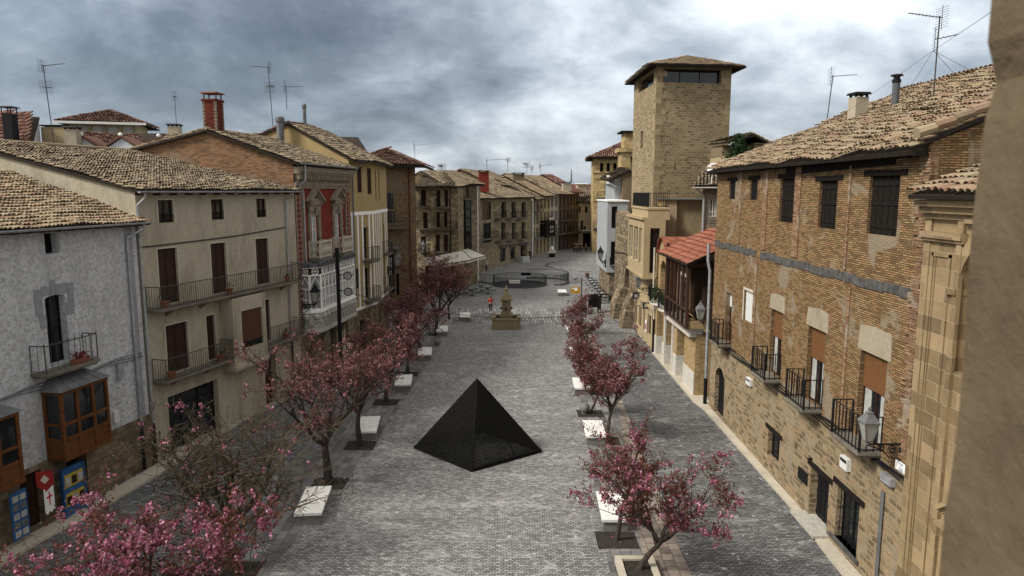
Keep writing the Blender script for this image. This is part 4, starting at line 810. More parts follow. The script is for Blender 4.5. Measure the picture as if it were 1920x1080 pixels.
for i, (nm, lb, ye, mi) in enumerate(info):
    F = Fr(base[i], base[i + 1]); rowF.append(F); xa = [996, 1011, 1031, 1046, 1067, 1084]; zt = F.px((xa[i] + xa[i + 1]) / 2, ye)[1]; L = F.L; nfl = 3; o = []
    ncol = (2, 3, 2, 3, 3)[i]
    for fl in range(nfl + 1):
        for c in range(ncol):
            zc = .1 if fl == 0 else 3.2 + (zt - 3.6) * (fl - 1) / nfl + .25; u = L * (c + .5) / ncol; w = L / ncol * .28
            o.append(dict(r=(u - w, u + w, zc, zc + (2.7 if fl == 0 else (zt - 3.6) / nfl * .72)), k='shutter' if (fl + c) % 2 or fl == 0 else 'glass', frame='white' if mi == 3 and fl else ('black' if mi != 0 else 'brown'), lod=0, rev=.5, h=.8 if (mi == 3 and fl == 0) else 0))
    t = house(nm, lb, F, 0, L, zt, 14, m_pl[mi], o, lod=0, gable=(7, zt + 3.4)); 
    for fl in range(1, nfl + 1):
        z = 3.2 + (zt - 3.6) * (fl - 1) / nfl + .2
        if mi in (0, 3, 1) and (fl + mi) % 2 or fl == 1: balcony(t, F, L * .05, L * .95, z, .9, h=1.1, sp=.3, slab=.22, matn='black')
    if i == 0: M = MB(); M.tube([F.p(L * .02, zt, .15), F.p(L * .02, .3, .15)], .12, 5); M.build('downpipe', M_['white'], t)
    if i == 1:
        z = 3.2 + (zt - 3.6) / 3; M = MB(); M.box(F, .3, L * .95, 3.2, z + .6, 0, 1.2); fb = M.build('timber_gallery', M_['oldwood'], t)
        M = MB()
        for k in range(2):
            for j in range(2): M.box(F, L * (.45 + .2 * k), L * (.55 + .2 * k), 4.0 + j * .8, 4.5 + j * .8, 1.2, 1.23)
        M.build('pale_panes', M_['curtain'], fb)
    gable_roof(t, F, -.1, L + .1, zt, 7, zt + 3.3, (T_OLD, T_WARM, T_OLD, T_WARM, T_DARK)[i], ov=1.1, depth=14, w=.34, l=.6, seed=20 + i, seg=3)
# second rank of roofs rising behind the row
def backhouse(name, label, F, u0, u1, ze, rr_, zr, depth, wm, tm, z0=4.0, **k):
    t = thing(name, label, 'house', F.p((u0 + u1) / 2, 0, -depth / 2)); M = MB(); M.q(F.p(u0, 0, 0), F.p(u1, 0, 0), F.p(u1, ze, 0), F.p(u0, ze, 0)); shell(M, F, u0, u1, 0, ze, depth, (rr_, zr)); M.build('wall', wm, t)
    gable_roof(t, F, u0, u1, ze, rr_, zr, tm, ov=k.pop('ov', .4), depth=depth, **k); return t
Fb = Fr((-9.5, 104), (-4, 119)); backhouse('hidden_row_house', 'brown gabled house behind the hipped stone house, with a red chimney', Fb, 0, 15.5, 12.0, 5, 14.6, 10, m_br5, T_OLD, w=.34, l=.6, seed=31, seg=3)
Fb2 = Fr((-3.2, 121), (1.8, 139)); tb2 = backhouse('second_row_house', 'long old tiled roof rising above the hipped stone house', Fb2, 0, 18, 13.0, 6, 15.6, 12, m_br5, T_OLD, w=.34, l=.6, seed=32, seg=3)
Fb3 = Fr((4, 150), (11.5, 176)); backhouse('far_red_roof_house', 'long red tiled roof at the far end of the receding row', Fb3, 0, 27, 12.2, 6, 15.5, 12, m_br5, T_WARM, w=.4, l=.7, seed=33, seg=3)
# end of the street: pale yellow houses and the arcaded town hall
FE = Fr(gpt(1084, 464)[:2], (22.5, 148)); m_yel = plaster('pale_yellow_render', (.52, .43, .27), (.36, .29, .18), amt=.35); vE = lambda *a, **k: rr(FE, *a, **k)
tE = house('pale_yellow_house', 'pale yellow plastered house closing the end of the street', FE, 0, FE.px(1106, 420)[0] + 1, FE.px(1095, 381)[1], 10, m_yel, [vE(a, c, b, d, k='shutter', frame='black', lod=0) for a, b, c, d in ((1085.5, 1088.5, 387, 399), (1097, 1101.5, 387, 399), (1089, 1093, 414, 433), (1094, 1098, 424, 434))] + [dict(r=(1, 5.5, .1, 3), k='none', rev=.6)])
roofplane(tE, FE.p(-.5, FE.px(1095, 379)[1], .8), FE.p(5.5, FE.px(1095, 379)[1], .8), FE.p(5.5, FE.px(1095, 379)[1] + 2.5, -8), FE.p(-.5, FE.px(1095, 379)[1] + 2.5, -8), T_WARM, w=.4, l=.7, seg=3, seed=35)
M = MB(); M.box(FE, .6, 3.6, 3.6, 3.75, 0, 1.6, ); M.build('shop_awning', M_['white'], tE)
FE2 = Fr((14.5, 185), (27, 188)); tE2 = backhouse('distant_yellow_house', 'small pale house with terracotta roof behind the end of the street', FE2, 0, 13, 10.2, 5, 12.0, 10, m_yel, T_WARM, w=.45, l=.8, seed=36, seg=3)
FE3 = Fr((16.5, 230), (31, 232)); backhouse('distant_low_house', 'low dark-roofed house below the wooded hill', FE3, 0, 15, 11.5, 6, 14.0, 12, m_yel, T_DARK, w=.5, l=.9, seed=37, seg=3)
FH = Fr(gpt(1110, 473)[:2], (gpt(1110, 473)[0] + 13, gpt(1110, 473)[1] - 1.0)); m_hall = brickm('ochre_ashlar', (.36, .265, .13), (.46, .345, .175), (.34, .26, .14), 1.1, .5, .02, bs=.3); vH = lambda *a, **k: rr(FH, *a, **k); zt = FH.px(1140, 296)[1]
oH = [vH(a, 305, b, 322, k='none', h=.45, rev=.5) for a, b in ((1125, 1131), (1137.5, 1143.5), (1150, 1156))] + [vH(1134, 342, 1147, 367, k='shutter', frame='black', lod=0, rev=.6), vH(1120, 395, 1131, 427, k='shutter', lod=0, rev=.6), vH(1134, 398, 1143, 427, k='shutter', lod=0, rev=.6), dict(r=(2.6, 5.6, .05, 4.1), k='none', h=1.5, rev=1.2)]
tH = house('arcaded_town_hall', 'ochre stone town hall with small arched top windows, a flagged balcony and a street arch', FH, 0, 13, zt, 11, m_hall, oH)
M = MB(); 
for y in (323, 334, 376): z = FH.px(1120, y)[1]; M.box(FH, -.08, 13, z - .12, z + .12, 0, .15)
M.build('string_courses', m_hall, tH)
for a, b, c in ((1120, 1150, 370), (1112, 1150, 427)): u0, z = FH.px(a, c, 1.0); u1, _ = FH.px(b, c, 1.0); balcony(tH, FH, max(u0, -.2), u1, z, 1.0, h=1.1, sp=.25, slab=.3, matn='black', brackets=2)
c_ = FH.p(6.5, zt + 3.6, -5.5); e_ = [FH.p(-1.3, zt + .1, 1.3), FH.p(14, zt + .1, 1.3), FH.p(14, zt + .1, -12), FH.p(-1.3, zt + .1, -12)]
for i in range(4): roofplane(tH, e_[i], e_[(i + 1) % 4], c_, c_ + Vector((.01, 0, 0)), T_DARK, w=.4, l=.7, seg=3, seed=40 + i, thick=.3)
for i, (px_, ang, cols, lb) in enumerate(((1119, -.5, ['white'], 'white flag on a pole at the town hall balcony'), (1127, -.35, ['flagr', 'flagy', 'flagr'], 'red and yellow striped flag on a pole at the town hall balcony'))):
    M_.setdefault('flagr', simple('flag_red', (.5, .02, .02), .8)); M_.setdefault('flagy', simple('flag_yellow', (.7, .4, .02), .8))
    u0, z0 = FH.px(px_ + 3, 424, .9); P = FH.p(u0, z0, 1.0); Tp = FH.p(u0 + .3, z0 + 5.0, 2.2); t = thing('flag', lb, 'flag', P); M = MB(); M.tube([P, Tp], .04, 5); M.build('flag_pole', M_['white'], t)
    n = len(cols)
    for k in range(n):
        M = MB(); 
        for j in range(10):
            f0, f1 = j / 10, (j + 1) / 10; g = lambda f, q: Tp.lerp(P, .05 + .25 * q) + Vector((-1.1 * f * (1 + .2 * q) * (1 if i == 0 else .9), -.1 * math.sin(f * 9), -3.4 * f + .9 * q * (1 - f)))
            M.q(g(f0, k / n), g(f1, k / n), g(f1, (k + 1) / n), g(f0, (k + 1) / n))
        M.build('cloth_stripe' if n > 1 else 'cloth', M_[cols[k]], t)
# ---- roofs behind the left houses
def hippav():
    t = thing('rooftop_pavilion', 'small hipped pavilion with a row of windows standing above the left roofs', 'pavilion', dpt(195, 245, 60)); F = Fr(dpt(131, 250, 60)[:2], dpt(256, 250, 61.5)[:2]); z0, z1 = 12, dpt(195, 228, 60).z
    L = F.L; M = MB(); o = [(L * (i + .28) / 4.35 + .15, L * (i + 1.0) / 4.35 + .15, 15.9, z1 - .25, 0, .3) for i in range(4)]; wall_front(M, F, 0, L, z0, z1, o); shell(M, F, 0, L, z0, z1, 5); M.build('wall', plaster('pavilion_render', (.45, .38, .24), (.3, .25, .17)), t)
    for q in o: fill(t, F, q, 'blindh white', frame='brown')
    c = F.p(L / 2, z1 + 1.35, -2.6); e = [F.p(-.9, z1, .9), F.p(L + .9, z1, .9), F.p(L + .9, z1, -6), F.p(-.9, z1, -6)]
    for i in range(4): roofplane(t, e[i], e[(i + 1) % 4], c, c + Vector((.01, 0, 0)), T_DARK, seed=50 + i, w=.24, l=.4)
    M = MB(); M.box(F, -.95, L + .95, z1 - .22, z1 - .02, .85, 1.0); M.build('fascia', M_['white'], t)
hippav()
def slope(name, label, pts, tm, wm, seed, **k):
    """house seen only by its roof: eave P0 P1 and ridge P2 P3"""
    P = [dpt(*p) for p in pts]; t = thing(name, label, 'house', (P[0] + P[1] + P[2] + P[3]) / 4 - Vector((0, 0, 5))); roofplane(t, *P, tm, seed=seed, **k)
    M = MB(); b = [Vector((p.x, p.y, 0)) for p in P]; Pd = [p - Vector((0, 0, .3)) for p in P]
    for i in range(4): M.q(b[i], b[(i + 1) % 4], Pd[(i + 1) % 4], Pd[i])
    M.build('wall', wm, t); return t
tq = slope('red_tiled_house', 'house with weathered red tiles and a black square flue at the far left', [(-90, 300, 50), (52, 292, 46), (72, 218, 52), (-60, 214, 56)], T_DARK, m_wst, 61, w=.26, l=.42, wav=.02)
q = dpt(22, 258, 47.5); M = MB(); M.rbox(q, .62, .62, q.z - 1.2, q.z + 1.55); M.build('flue', M_['black'], tq); M = MB(); M.rbox(q, .95, .95, q.z + 1.95, q.z + 2.03, 0, .8, .8)
for sx in (-.3, .3): 
    for sy in (-.3, .3): M.rbox((q.x + sx, q.y + sy), .05, .05, q.z + 1.5, q.z + 1.98)
M.build('flue_cap', M_['black'], tq)
slope('dark_tiled_back_house', 'long dark tiled roof with pale speckled tiles behind the cream house', [(130, 292, 52), (305, 300, 52), (315, 249, 59), (145, 247, 59)], T_DARK, m_wst, 62, w=.3, l=.45)
slope('speckled_tiled_house', 'roof with bold pale ridged tiles just left of the red brick house gable', [(292, 318, 50), (345, 330, 49), (375, 252, 58), (312, 250, 58)], T_OLD, m_wst, 63, w=.42, l=.5, wav=.01)
slope('long_dark_tile_house', 'low dark tiled eave running behind the cream house ridge', [(70, 300, 47), (300, 312, 47), (300, 296, 49), (80, 284, 49)], T_DARK, m_wst, 64, w=.3, l=.45)
slope('tile_roof_house_behind_red_house', 'pale tiled roof seen between the brick chimney and the ochre gable', [(440, 268, 60), (540, 280, 56), (545, 250, 62), (435, 248, 66)], T_OLD, m_wst, 65, w=.3, l=.45)
slope('dark_gable_house_behind_ochre_house', 'dark red tiled roof rising behind the ochre house', [(650, 285, 68), (700, 300, 66), (671, 256, 72), (600, 255, 74)], T_DARK, m_wst, 66, w=.3, l=.45)
for i, (px_, y0, y1) in enumerate(((156, 274, 258), (229, 274, 259), (300, 274, 261))):
    P = dpt(px_, y0, 50.5); w = .95; z1 = dpt(px_, y1, 50.5).z; F = Fr((P.x - w, P.y), (P.x + w, P.y)); t = thing('roof_dormer', ('leftmost', 'middle', 'rightmost')[i] + ' of three small white gabled dormers with a ball finial among the dark tiles', 'dormer', (P.x, P.y, P.z - .5), 'white gabled dormers')
    M = MB(); M.prism(F, [(0, P.z - .9), (2 * w, P.z - .9), (2 * w, P.z - .05), (w, z1), (0, P.z - .05)], -1.5, 0); M.build('gable', simple('dormer_white', (.55, .57, .6), .7), t)
    M = MB()
    for s_ in (-1, 1): a = F.p(w + s_ * (w + .25), P.z - .1, .15); b = F.p(w, z1 + .06, .15); bk = Vector((0, 1.8, 0)); M.add([a, b, b + bk, a + bk, a + Vector((0, 0, .12)), b + Vector((0, 0, .12)), b + bk + Vector((0, 0, .12)), a + bk + Vector((0, 0, .12))], [(0, 1, 2, 3), (7, 6, 5, 4), (0, 4, 5, 1), (2, 6, 7, 3)])
    M.build('dormer_roof', T_DARK, t); M = MB(); M.lathe(F.p(w, z1 + .08, .1), [(.02, 0), (.1, .06), (.15, .16), (.1, .27), (0, .31)], 10); M.build('finial', M_['white'], t)
tc_ = thing('stair_tower', 'yellow rendered rooftop stair block with a flat cap beside the leaning aerial', 'rooftop block', dpt(100, 290, 52)); F = Fr(dpt(80, 280, 52)[:2], dpt(122, 280, 52)[:2]); M = MB(); M.box(F, 0, F.L, 10, dpt(100, 238, 52).z, -2, 0); M.build('wall', plaster('yellow_block_render', (.42, .34, .2), (.28, .23, .15)), tc_); M = MB(); M.box(F, -.15, F.L + .15, dpt(100, 236, 52).z, dpt(100, 234, 52).z, -2.1, .1); M.build('cap', M_['black'], tc_)
def chimney(px_, y0, y1, Y, w, label, m, cap='slab', tm='black', group=None):
    P = dpt(px_, y0, Y); z1 = dpt(px_, y1, Y).z; t = thing('chimney_stack', label, 'chimney', (P.x, P.y, P.z - .8), group); M = MB(); M.rbox(P, w, w, P.z - .8, z1 - .12, .1); M.build('stack', m, t); M = MB(); M.rbox(P, w * 1.25, w * 1.25, z1 - .0, z1 + .1, .1, .9, .9)
    for sx in (-1, 1):
        for sy in (-1, 1): M.rbox((P.x + sx * w * .4, P.y + sy * w * .4), w * .14, w * .14, z1 - .13, z1 + .02, .1)
    M.build('cap', M_[tm], t); return t
m_ch = plaster('chimney_render', (.42, .37, .28), (.26, .22, .16), amt=.5)
chimney(140, 290, 240, 50, .8, 'round-shouldered pale chimney under the pavilion at left', m_ch); chimney(329, 262, 235, 58, .85, 'short pale chimney with a thin aerial, left of the tall brick chimney', m_ch)
# ================================================================ RIGHT SIDE
R1 = Fr((11, 37.5), (10.9, 18.3)); LR = R1.L; r1 = lambda *a, **k: rr(R1, *a, **k)
m_ybr = brickm('old_yellow_brick', (.235, .14, .062), (.41, .275, .13), (.085, .062, .038), .29, .066, .015, patch=(.30, .25, .18), pamt=.75, c3=(.36, .18, .085), bs=1.0, pscale=.7, bd=.05)
m_rbr = brickm('weathered_red_brick', (.22, .10, .05), (.36, .20, .10), (.18, .14, .1), .31, .068, .015, patch=(.34, .29, .22), pamt=.7, c3=(.40, .28, .15), bs=1.0, pscale=.8)
m_rst = brickm('golden_rubble', (.20, .145, .082), (.37, .28, .165), (.33, .27, .18), .40, .19, .028, patch=(.32, .265, .185), pamt=.7, c3=(.31, .205, .115), bs=1.0, wob=.085, bd=.06, pscale=.9)
ops = [dict(r=(2.1, 3.05, 11.6, 12.5), k='none', rev=.07), dict(r=(5.25, 6.2, 11.6, 12.5), k='none', rev=.07), dict(r=(8.9, 10.4, 10.75, 12.5), k='plank', frame='oldwood', rev=.13), dict(r=(12.6, 14.0, 10.7, 12.35), k='plank', frame='oldwood', rev=.13), dict(r=(16.1, 17.8, 10.7, 12.45), k='plank', frame='oldwood', rev=.13),
       dict(r=(2.3, 3.3, 4.35, 6.9), k='glass blind3 white', frame='brown', rev=.3), dict(r=(5.1, 6.55, 5.95, 7.4), k='blind white', frame='white', rev=.18, sur=(.12, .015, 'cream')),
       dict(r=(8.65, 9.9, 4.35, 7.1), k='blindh curtain', rev=.22), dict(r=(12.4, 13.8, 4.35, 7.1), k='blindh curtain', rev=.22), dict(r=(16.3, 17.85, 4.35, 7.1), k='blindh curtain', rev=.22)]
tb = house('brick_house', 'long weathered yellow brick house with black balconies and plank-shuttered attic openings, at right', R1, 0, LR, 13.25, 19, m_ybr, ops, gable=(9.5, 17), z0=4.2, rev=.3)
o_ = [(1.0, 2.7, .12, 2.75, .75, .25), (9.0, 10.3, .8, 1.95, 0, .25), (13.3, 14.8, .1, 2.05, 0, .32), (15.4, 16.9, .45, 2.25, 0, .28), (11.75, 12.05, 2.12, 2.36, 0, .3), (13.05, 13.4, 2.1, 2.38, 0, .3)]
M = MB(); wall_front(M, R1, 0, LR, 0, 4.195, o_); shell(M, R1, 0, LR, 0, 4.195, 19); M.build('stone_ground_floor', m_rst, tb)
fill(tb, R1, o_[0], 'plank', frame='black'); fill(tb, R1, o_[1], 'glass', frame='black', n=2); fill(tb, R1, o_[2], 'plank', frame='black'); fill(tb, R1, o_[3], 'glass', frame='black', n=2)
for o in o_[4:]: fill(tb, R1, o, 'none')
M = MB()
for i in range(5): x = 15.5 + i * .3; M.tube([R1.p(x, .46, -.1), R1.p(x, 2.24, -.1)], .014, 4)
for z in (.8, 1.15, 1.5, 1.85): M.tube([R1.p(15.4, z, -.1), R1.p(16.9, z, -.1)], .012, 4)
M.build('window_grille', M_['black'], tb)
random.seed(21)
for o, ex in ((ops[0], .3), (ops[1], .3), (ops[2], .3), (ops[3], .35), (ops[4], .35)):
    a, b, c, e = o['r']; M = MB(); M.box(R1, a - ex, b + ex, e + .002, e + .17, -.2, .03, uz=random.uniform(-.015, .02)); M.build('wood_lintel', M_['oldwood'], tb)
for o, ex in ((o_[1], .25), (o_[2], .25), (o_[3], .3)):
    a, b, c, e = o[:4]; M = MB(); M.box(R1, a - ex, b + ex, e + .002, e + .2, -.3, .03); M.build('wood_lintel', M_['oldwood'], tb)
M = MB(); M.box(R1, 15.1, 17.1, .36, .45, -.4, .12); M.build('window_sill', M_['greywood'], tb)
M = MB(); M.box(R1, 13.0, 15.0, .11, .2, -.45, .55); M.build('doorstep', simple('pale_step', (.38, .36, .31), .85), tb)
for (a, b) in ((7.0, 19.1), (.0, 6.4)):      # the grey beam between the storeys
    M = MB(); n = 14
    for i in range(n):
        x0, x1 = a + (b - a) * i / n, a + (b - a) * (i + 1) / n; w0 = .03 * math.sin(i * 1.7); M.box(R1, x0, x1 - .003, 9.06 + w0, 9.34 + w0 + .02 * (i % 2), -.1, .025 + .008 * (i % 3))
    M.build('timber_beam', M_['greywood'], tb)
M = MB(); M.box(R1, 9.5, 17.5, 12.62, 12.98, -.1, .04, uz=.015); M.build('eaves_beam', M_['oldwood'], tb)
for u, w, z0, z1 in ((10.75, .55, 9.45, 12.9), (15.35, .16, 4.4, 8.9), (14.9, .12, 9.45, 12.8), (7.3, .5, 9.45, 12.9), (6.6, .35, 4.3, 9.0), (3.95, .2, 9.45, 13.0)):
    M = MB(); M.box(R1, u - w / 2, u + w / 2, z0, z1, .0, .045); M.build('brick_pier', m_rbr, tb)
M = MB(); random.seed(5)          # ragged toothing of bricks at the corner
for i in range(110):
    z = 4.6 + i * .078; x = LR - random.uniform(.15, .5); M.box(R1, x, LR + random.uniform(.0, .12), z, z + .064, .0, .045 + random.uniform(0, .05))
M.box(R1, LR - .3, LR + .02, 4.5, 13.2, -.2, .04); M.build('corner_toothing', m_rbr, tb)
m_panel = plaster('lintel_plaster', (.36, .31, .225), (.22, .18, .12), grain=8.0, amt=.8)
for a, b, z0, z1 in ((8.45, 10.1, 7.11, 7.75), (12.2, 14.0, 7.11, 7.8), (16.1, 18.05, 7.11, 7.9)):
    M = MB(); M.prism(R1, [(a, z0), (b, z0), (b - .05, z1), ((a + b) / 2, z1 + .06), (a + .08, z1 - .04)], -.01, .018); M.build('plaster_panel', m_panel, tb)
for far, near in (((1560, 800), (1652, 843)), ((1474, 732), (1541, 762)), ((1410, 682), (1463, 705)), ((1333, 621), (1371, 635))):
    u0, za = R1.px(*far, .65); u1, zb = R1.px(*near); balcony(tb, R1, u0, u1, 4.34, .65, h=1.08, sp=.2, slab=.17, matn='black', r=.02)
M = MB(); tiles_P = (R1.p(-.25, 13.12, .55), R1.p(LR - .1, 13.12, .55), R1.p(LR + .1, 17.2, -9.5), R1.p(-.25, 17.2, -9.5)); roofplane(tb, *tiles_P, T_WARM, w=.185, l=.36, seed=70, wav=.07, jit=1.5, thick=.12)
roofplane(tb, R1.p(LR, 13.2, -19), R1.p(-.2, 13.2, -19), tiles_P[3], tiles_P[2], T_WARM, w=.3, l=.5, seed=71, seg=3)
M = MB(); a, b = R1.p(LR + .12, 13.42, .5), R1.p(LR + .12, 17.4, -9.4)
for i in range(22): q0, q1 = a.lerp(b, i / 22), a.lerp(b, (i + 1) / 22 + .01); M.tube([q0 + Vector((0, 0, .05)), q1], [.15, .12], 8)
M.build('verge_tiles', T_WARM, tb); eaves(tb, R1, 0, LR, 13.1, .5, .45)
M = MB()
for k in range(4): M.tube([R1.p(LR * i / 24, 4.18 - .05 * k - .05 * math.sin(i * .9 + k), .06 + .03 * k) for i in range(25)], .022, 5)
M.build('cable_bundle', M_['black'], tb)
downpipe(tb, [R1.p(-.35, 9.15, .25), R1.p(-.35, 8.2, .25), R1.p(-.35, 7.6, .12), R1.p(-.35, 1.6, .12)], r=.085, foot=.1)
M = MB(); 
for x in (.0, .09): M.tube([R1.p(18.2 + x, 3.3, .06), R1.p(18.2 + x, .1, .06)], .03, 6)
M.build('conduit', M_['dzinc'], tb)
def wallbox(F, a, b, z0, z1, d, name, label, cat, m, detail=True):
    t = thing(name, label, cat, F.p((a + b) / 2, z0, d / 2)); M = MB(); M.box(F, a, b, z0, z1, 0.001, d); M.build('case', M_[m], t)
    M = MB(); M.box(F, a + .04, b - .04, z0 + (z1 - z0) * .6, z1 - .05, d, d + .01); M.build('door_panel', M_['glass' if detail else m], t); return t
wallbox(R1, *R1.rect(1583, 852, 1595, 885), .14, 'meter_box', 'pale grey meter box on the stone wall below the nearest black balcony', 'meter box', 'blindw'); wallbox(R1, *R1.rect(1661, 884, 1679, 914), .16, 'junction_box', 'grey junction box on top of the steel conduits by the street name plate', 'junction box', 'zinc', False)
wallbox(R1, *R1.rect(1404, 706, 1411, 725), .14, 'meter_box', 'small grey meter box on the wall below the second farthest black balcony', 'meter box', 'blindw')
a, b, c, e = R1.rect(1498, 873, 1514, 912); M = MB(); M.box(R1, a, b, c, e, 0.001, .03); M.build('wall_plaque', M_['black'], None, 'blank black plaque left of the low stone doorway', 'plaque')
def text(body, F, u, z, d, size, matl, parent, name='lettering', ext=.004, align='CENTER', ry=0.0):
    cu = bpy.data.curves.new('c', 'FONT'); cu.body = body; cu.size = size; cu.align_x = align; cu.extrude = ext; cu.resolution_u = 2
    tmp = bpy.data.objects.new('c', cu); COL.objects.link(tmp); bpy.context.view_layer.update(); me = bpy.data.meshes.new_from_object(tmp.evaluated_get(bpy.context.evaluated_depsgraph_get())); bpy.data.objects.remove(tmp); bpy.data.curves.remove(cu)
    org = ORG[parent.name]
    for v in me.vertices:
        x, y, h = v.co; v.co = F.p(u + x * math.cos(ry) - y * math.sin(ry), z + y * math.cos(ry) + x * math.sin(ry), d + h) - org
    me.materials.clear(); me.materials.append(matl); o = bpy.data.objects.new(name, me); COL.objects.link(o); ORG[o.name] = org; o.parent = parent; me.name = name; return o
a, b, c, e = R1.rect(1680, 860, 1701, 893, .05); c -= .0; ts = thing('street_name_sign', 'white street name plate with blue letters at the corner of the brick house', 'sign', R1.p((a + b) / 2, c, .05)); M = MB(); M.box(R1, a, b, c, e, .045, .065); M.build('plate', M_['white'], ts); mb_ = simple('blue_letters', (.03, .05, .2), .5)
h = (e - c)
for k, (w_, s_) in enumerate((('PLAZA', .26), ('DE', .16), ('JUAN GARCIA', .125), ('EL BOMBERO', .16))): text(w_, R1, (a + b) / 2, e - h * (.27 + .22 * k), .066, s_ * h * 1.05, mb_, ts)
# ---- church flank at the right edge
FC = Fr((10.86, 18.2), (10.86, 11)); fc = lambda *a, **k: rr(FC, *a, **k)
m_ch1 = brickm('golden_ashlar', (.225, .16, .088), (.31, .225, .125), (.33, .26, .17), .8, .42, .012, patch=(.26, .2, .13), pamt=.5, bs=.35, wob=.012)
tch = thing('church', 'golden ashlar church front with a blind arch and small tiled eave, right edge', 'church', FC.p(3, 0, -1)); C = MB()
a0 = FC.px(1800, 545)[0]; zs_ = FC.px(1815, 545)[1]
wall_front(C, FC, 0.02, 7.2, 0, 11.3, [(a0, a0 + 2.6, 7.6, zs_ + 1.3, 1.3, .55)]); shell(C, FC, .02, 7.2, 0, 11.3, 8); C.q(FC.p(a0, 7.6, -.55), FC.p(a0 + 2.6, 7.6, -.55), FC.p(a0 + 2.6, zs_ + 1.3, -.55), FC.p(a0, zs_ + 1.3, -.55)); C.build('wall', m_ch1, tch)
C = MB(); z = FC.px(1760, 437)[1]
C.box(FC, .02, 7.2, 11.3, 11.45, -2, .12); C.box(FC, .02, 7.2, 11.45, 11.62, -2, .26); C.box(FC, .02, 7.2, 11.62, 11.78, -2, .4); C.build('cornice', m_ch1, tch)
C = MB(); C.box(FC, .02, .3, 0, 11.3, 0, .06); C.box(FC, .3, 1.35, 0, z - .1, 0, .03); C.box(FC, 1.42, 1.62, 0, 11.3, 0, .10)
C.box(FC, .02, 1.7, z - .12, z + .04, 0, .2); C.box(FC, .02, 1.7, z - .2, z - .12, 0, .14); C.box(FC, 1.7, 7, z + .3, z + .45, 0, .15); C.build('pilaster', m_ch1, tch)
C = MB()
for (x0, x1, z0, z1) in ((.42, .5, 1, z - .5), (.56, .6, 1, z - .6), (1.12, 1.2, 1, z - .5), (.42, 1.2, z - .58, z - .5)): C.box(FC, x0, x1, z0, z1, .03, .07)
C.build('panel_moulding', m_ch1, tch)
C = MB(); m_, w_ = a0 + 1.3, 1.3
for i in range(14): t0, t1_ = math.pi * i / 14, math.pi * (i + 1) / 14; C.prism(FC, [(m_ - (w_) * math.cos(t0), zs_ + w_ * math.sin(t0)), (m_ - w_ * math.cos(t1_), zs_ + w_ * math.sin(t1_)), (m_ - (w_ + .3) * math.cos(t1_), zs_ + (w_ + .3) * math.sin(t1_)), (m_ - (w_ + .3) * math.cos(t0), zs_ + (w_ + .3) * math.sin(t0))][::-1], 0, .07)
C.box(FC, a0 - .35, a0 + .02, zs_ - .16, zs_, -.3, .14); C.build('arch_moulding', m_ch1, tch)
C = MB(); uA, zA = FC.px(1735, 868, .5); x0 = uA + .6; zA = 4.3
for k, (o1, t_) in enumerate(((.55, .12), (.42, .1), (.3, .08))):
    C.prism(FC, [(x0, zA - k * .12), (x0 + 1.5, zA + 1.05 - k * .12), (x0 + 1.5, zA + 1.05 + t_ - k * .12), (x0 - .02, zA + t_ - k * .12)], 0, o1)
    C.box(FC, x0, x0 + 3, zA - .35 - k * .1, zA - .35 - k * .1 + t_ * .8, 0, o1)
C.build('door_pediment', m_ch1, tch)
roofplane(tch, FC.p(.05, 11.95, .62), FC.p(7, 11.95, .62), FC.p(7, 13.0, -2.2), FC.p(.05, 13.0, -2.2), T_WARM, seed=77, w=.24, l=.42)
# ---- the stone jamb of the opening the photographer stands in
t = thing('window_jamb', 'out-of-focus weathered stone jamb right beside the camera', 'wall', (1.0, .6, 0)); M = MB(); ny, nz = 10, 120
def jx(y, z): return .678 + .02 * mnoise.noise(Vector((.3, z * 1.1, 8))) + .012 * mnoise.noise(Vector((y * 3, z * 3.1, 2))) + .006 * mnoise.noise(Vector((y * 9, z * 11, 5))) + (.012 if 12.14 < z < 12.17 else 0)
zz = [9.5 + 6.5 * i / nz for i in range(nz + 1)]; yy = [.2 + .82 * j / ny for j in range(ny + 1)]
for i in range(nz):
    for j in range(ny): M.q((jx(yy[j + 1], zz[i]), yy[j + 1], zz[i]), (jx(yy[j], zz[i]), yy[j], zz[i]), (jx(yy[j], zz[i + 1]), yy[j], zz[i + 1]), (jx(yy[j + 1], zz[i + 1]), yy[j + 1], zz[i + 1]))
    M.q((1.5, 1.02, zz[i]), (jx(1.02, zz[i]), 1.02, zz[i]), (jx(1.02, zz[i + 1]), 1.02, zz[i + 1]), (1.5, 1.02, zz[i + 1]))
    M.q((jx(.2, zz[i]), .2, zz[i]), (1.5, .2, zz[i]), (1.5, .2, zz[i + 1]), (jx(.2, zz[i + 1]), .2, zz[i + 1]))
M.wb(.74, 1.5, .21, 1.0, 0, 9.5); M.build('stone', plaster('jamb_stone', (.135, .10, .062), (.07, .05, .03), grain=5.0, bs=.7, amt=.95, gv=.5), t)
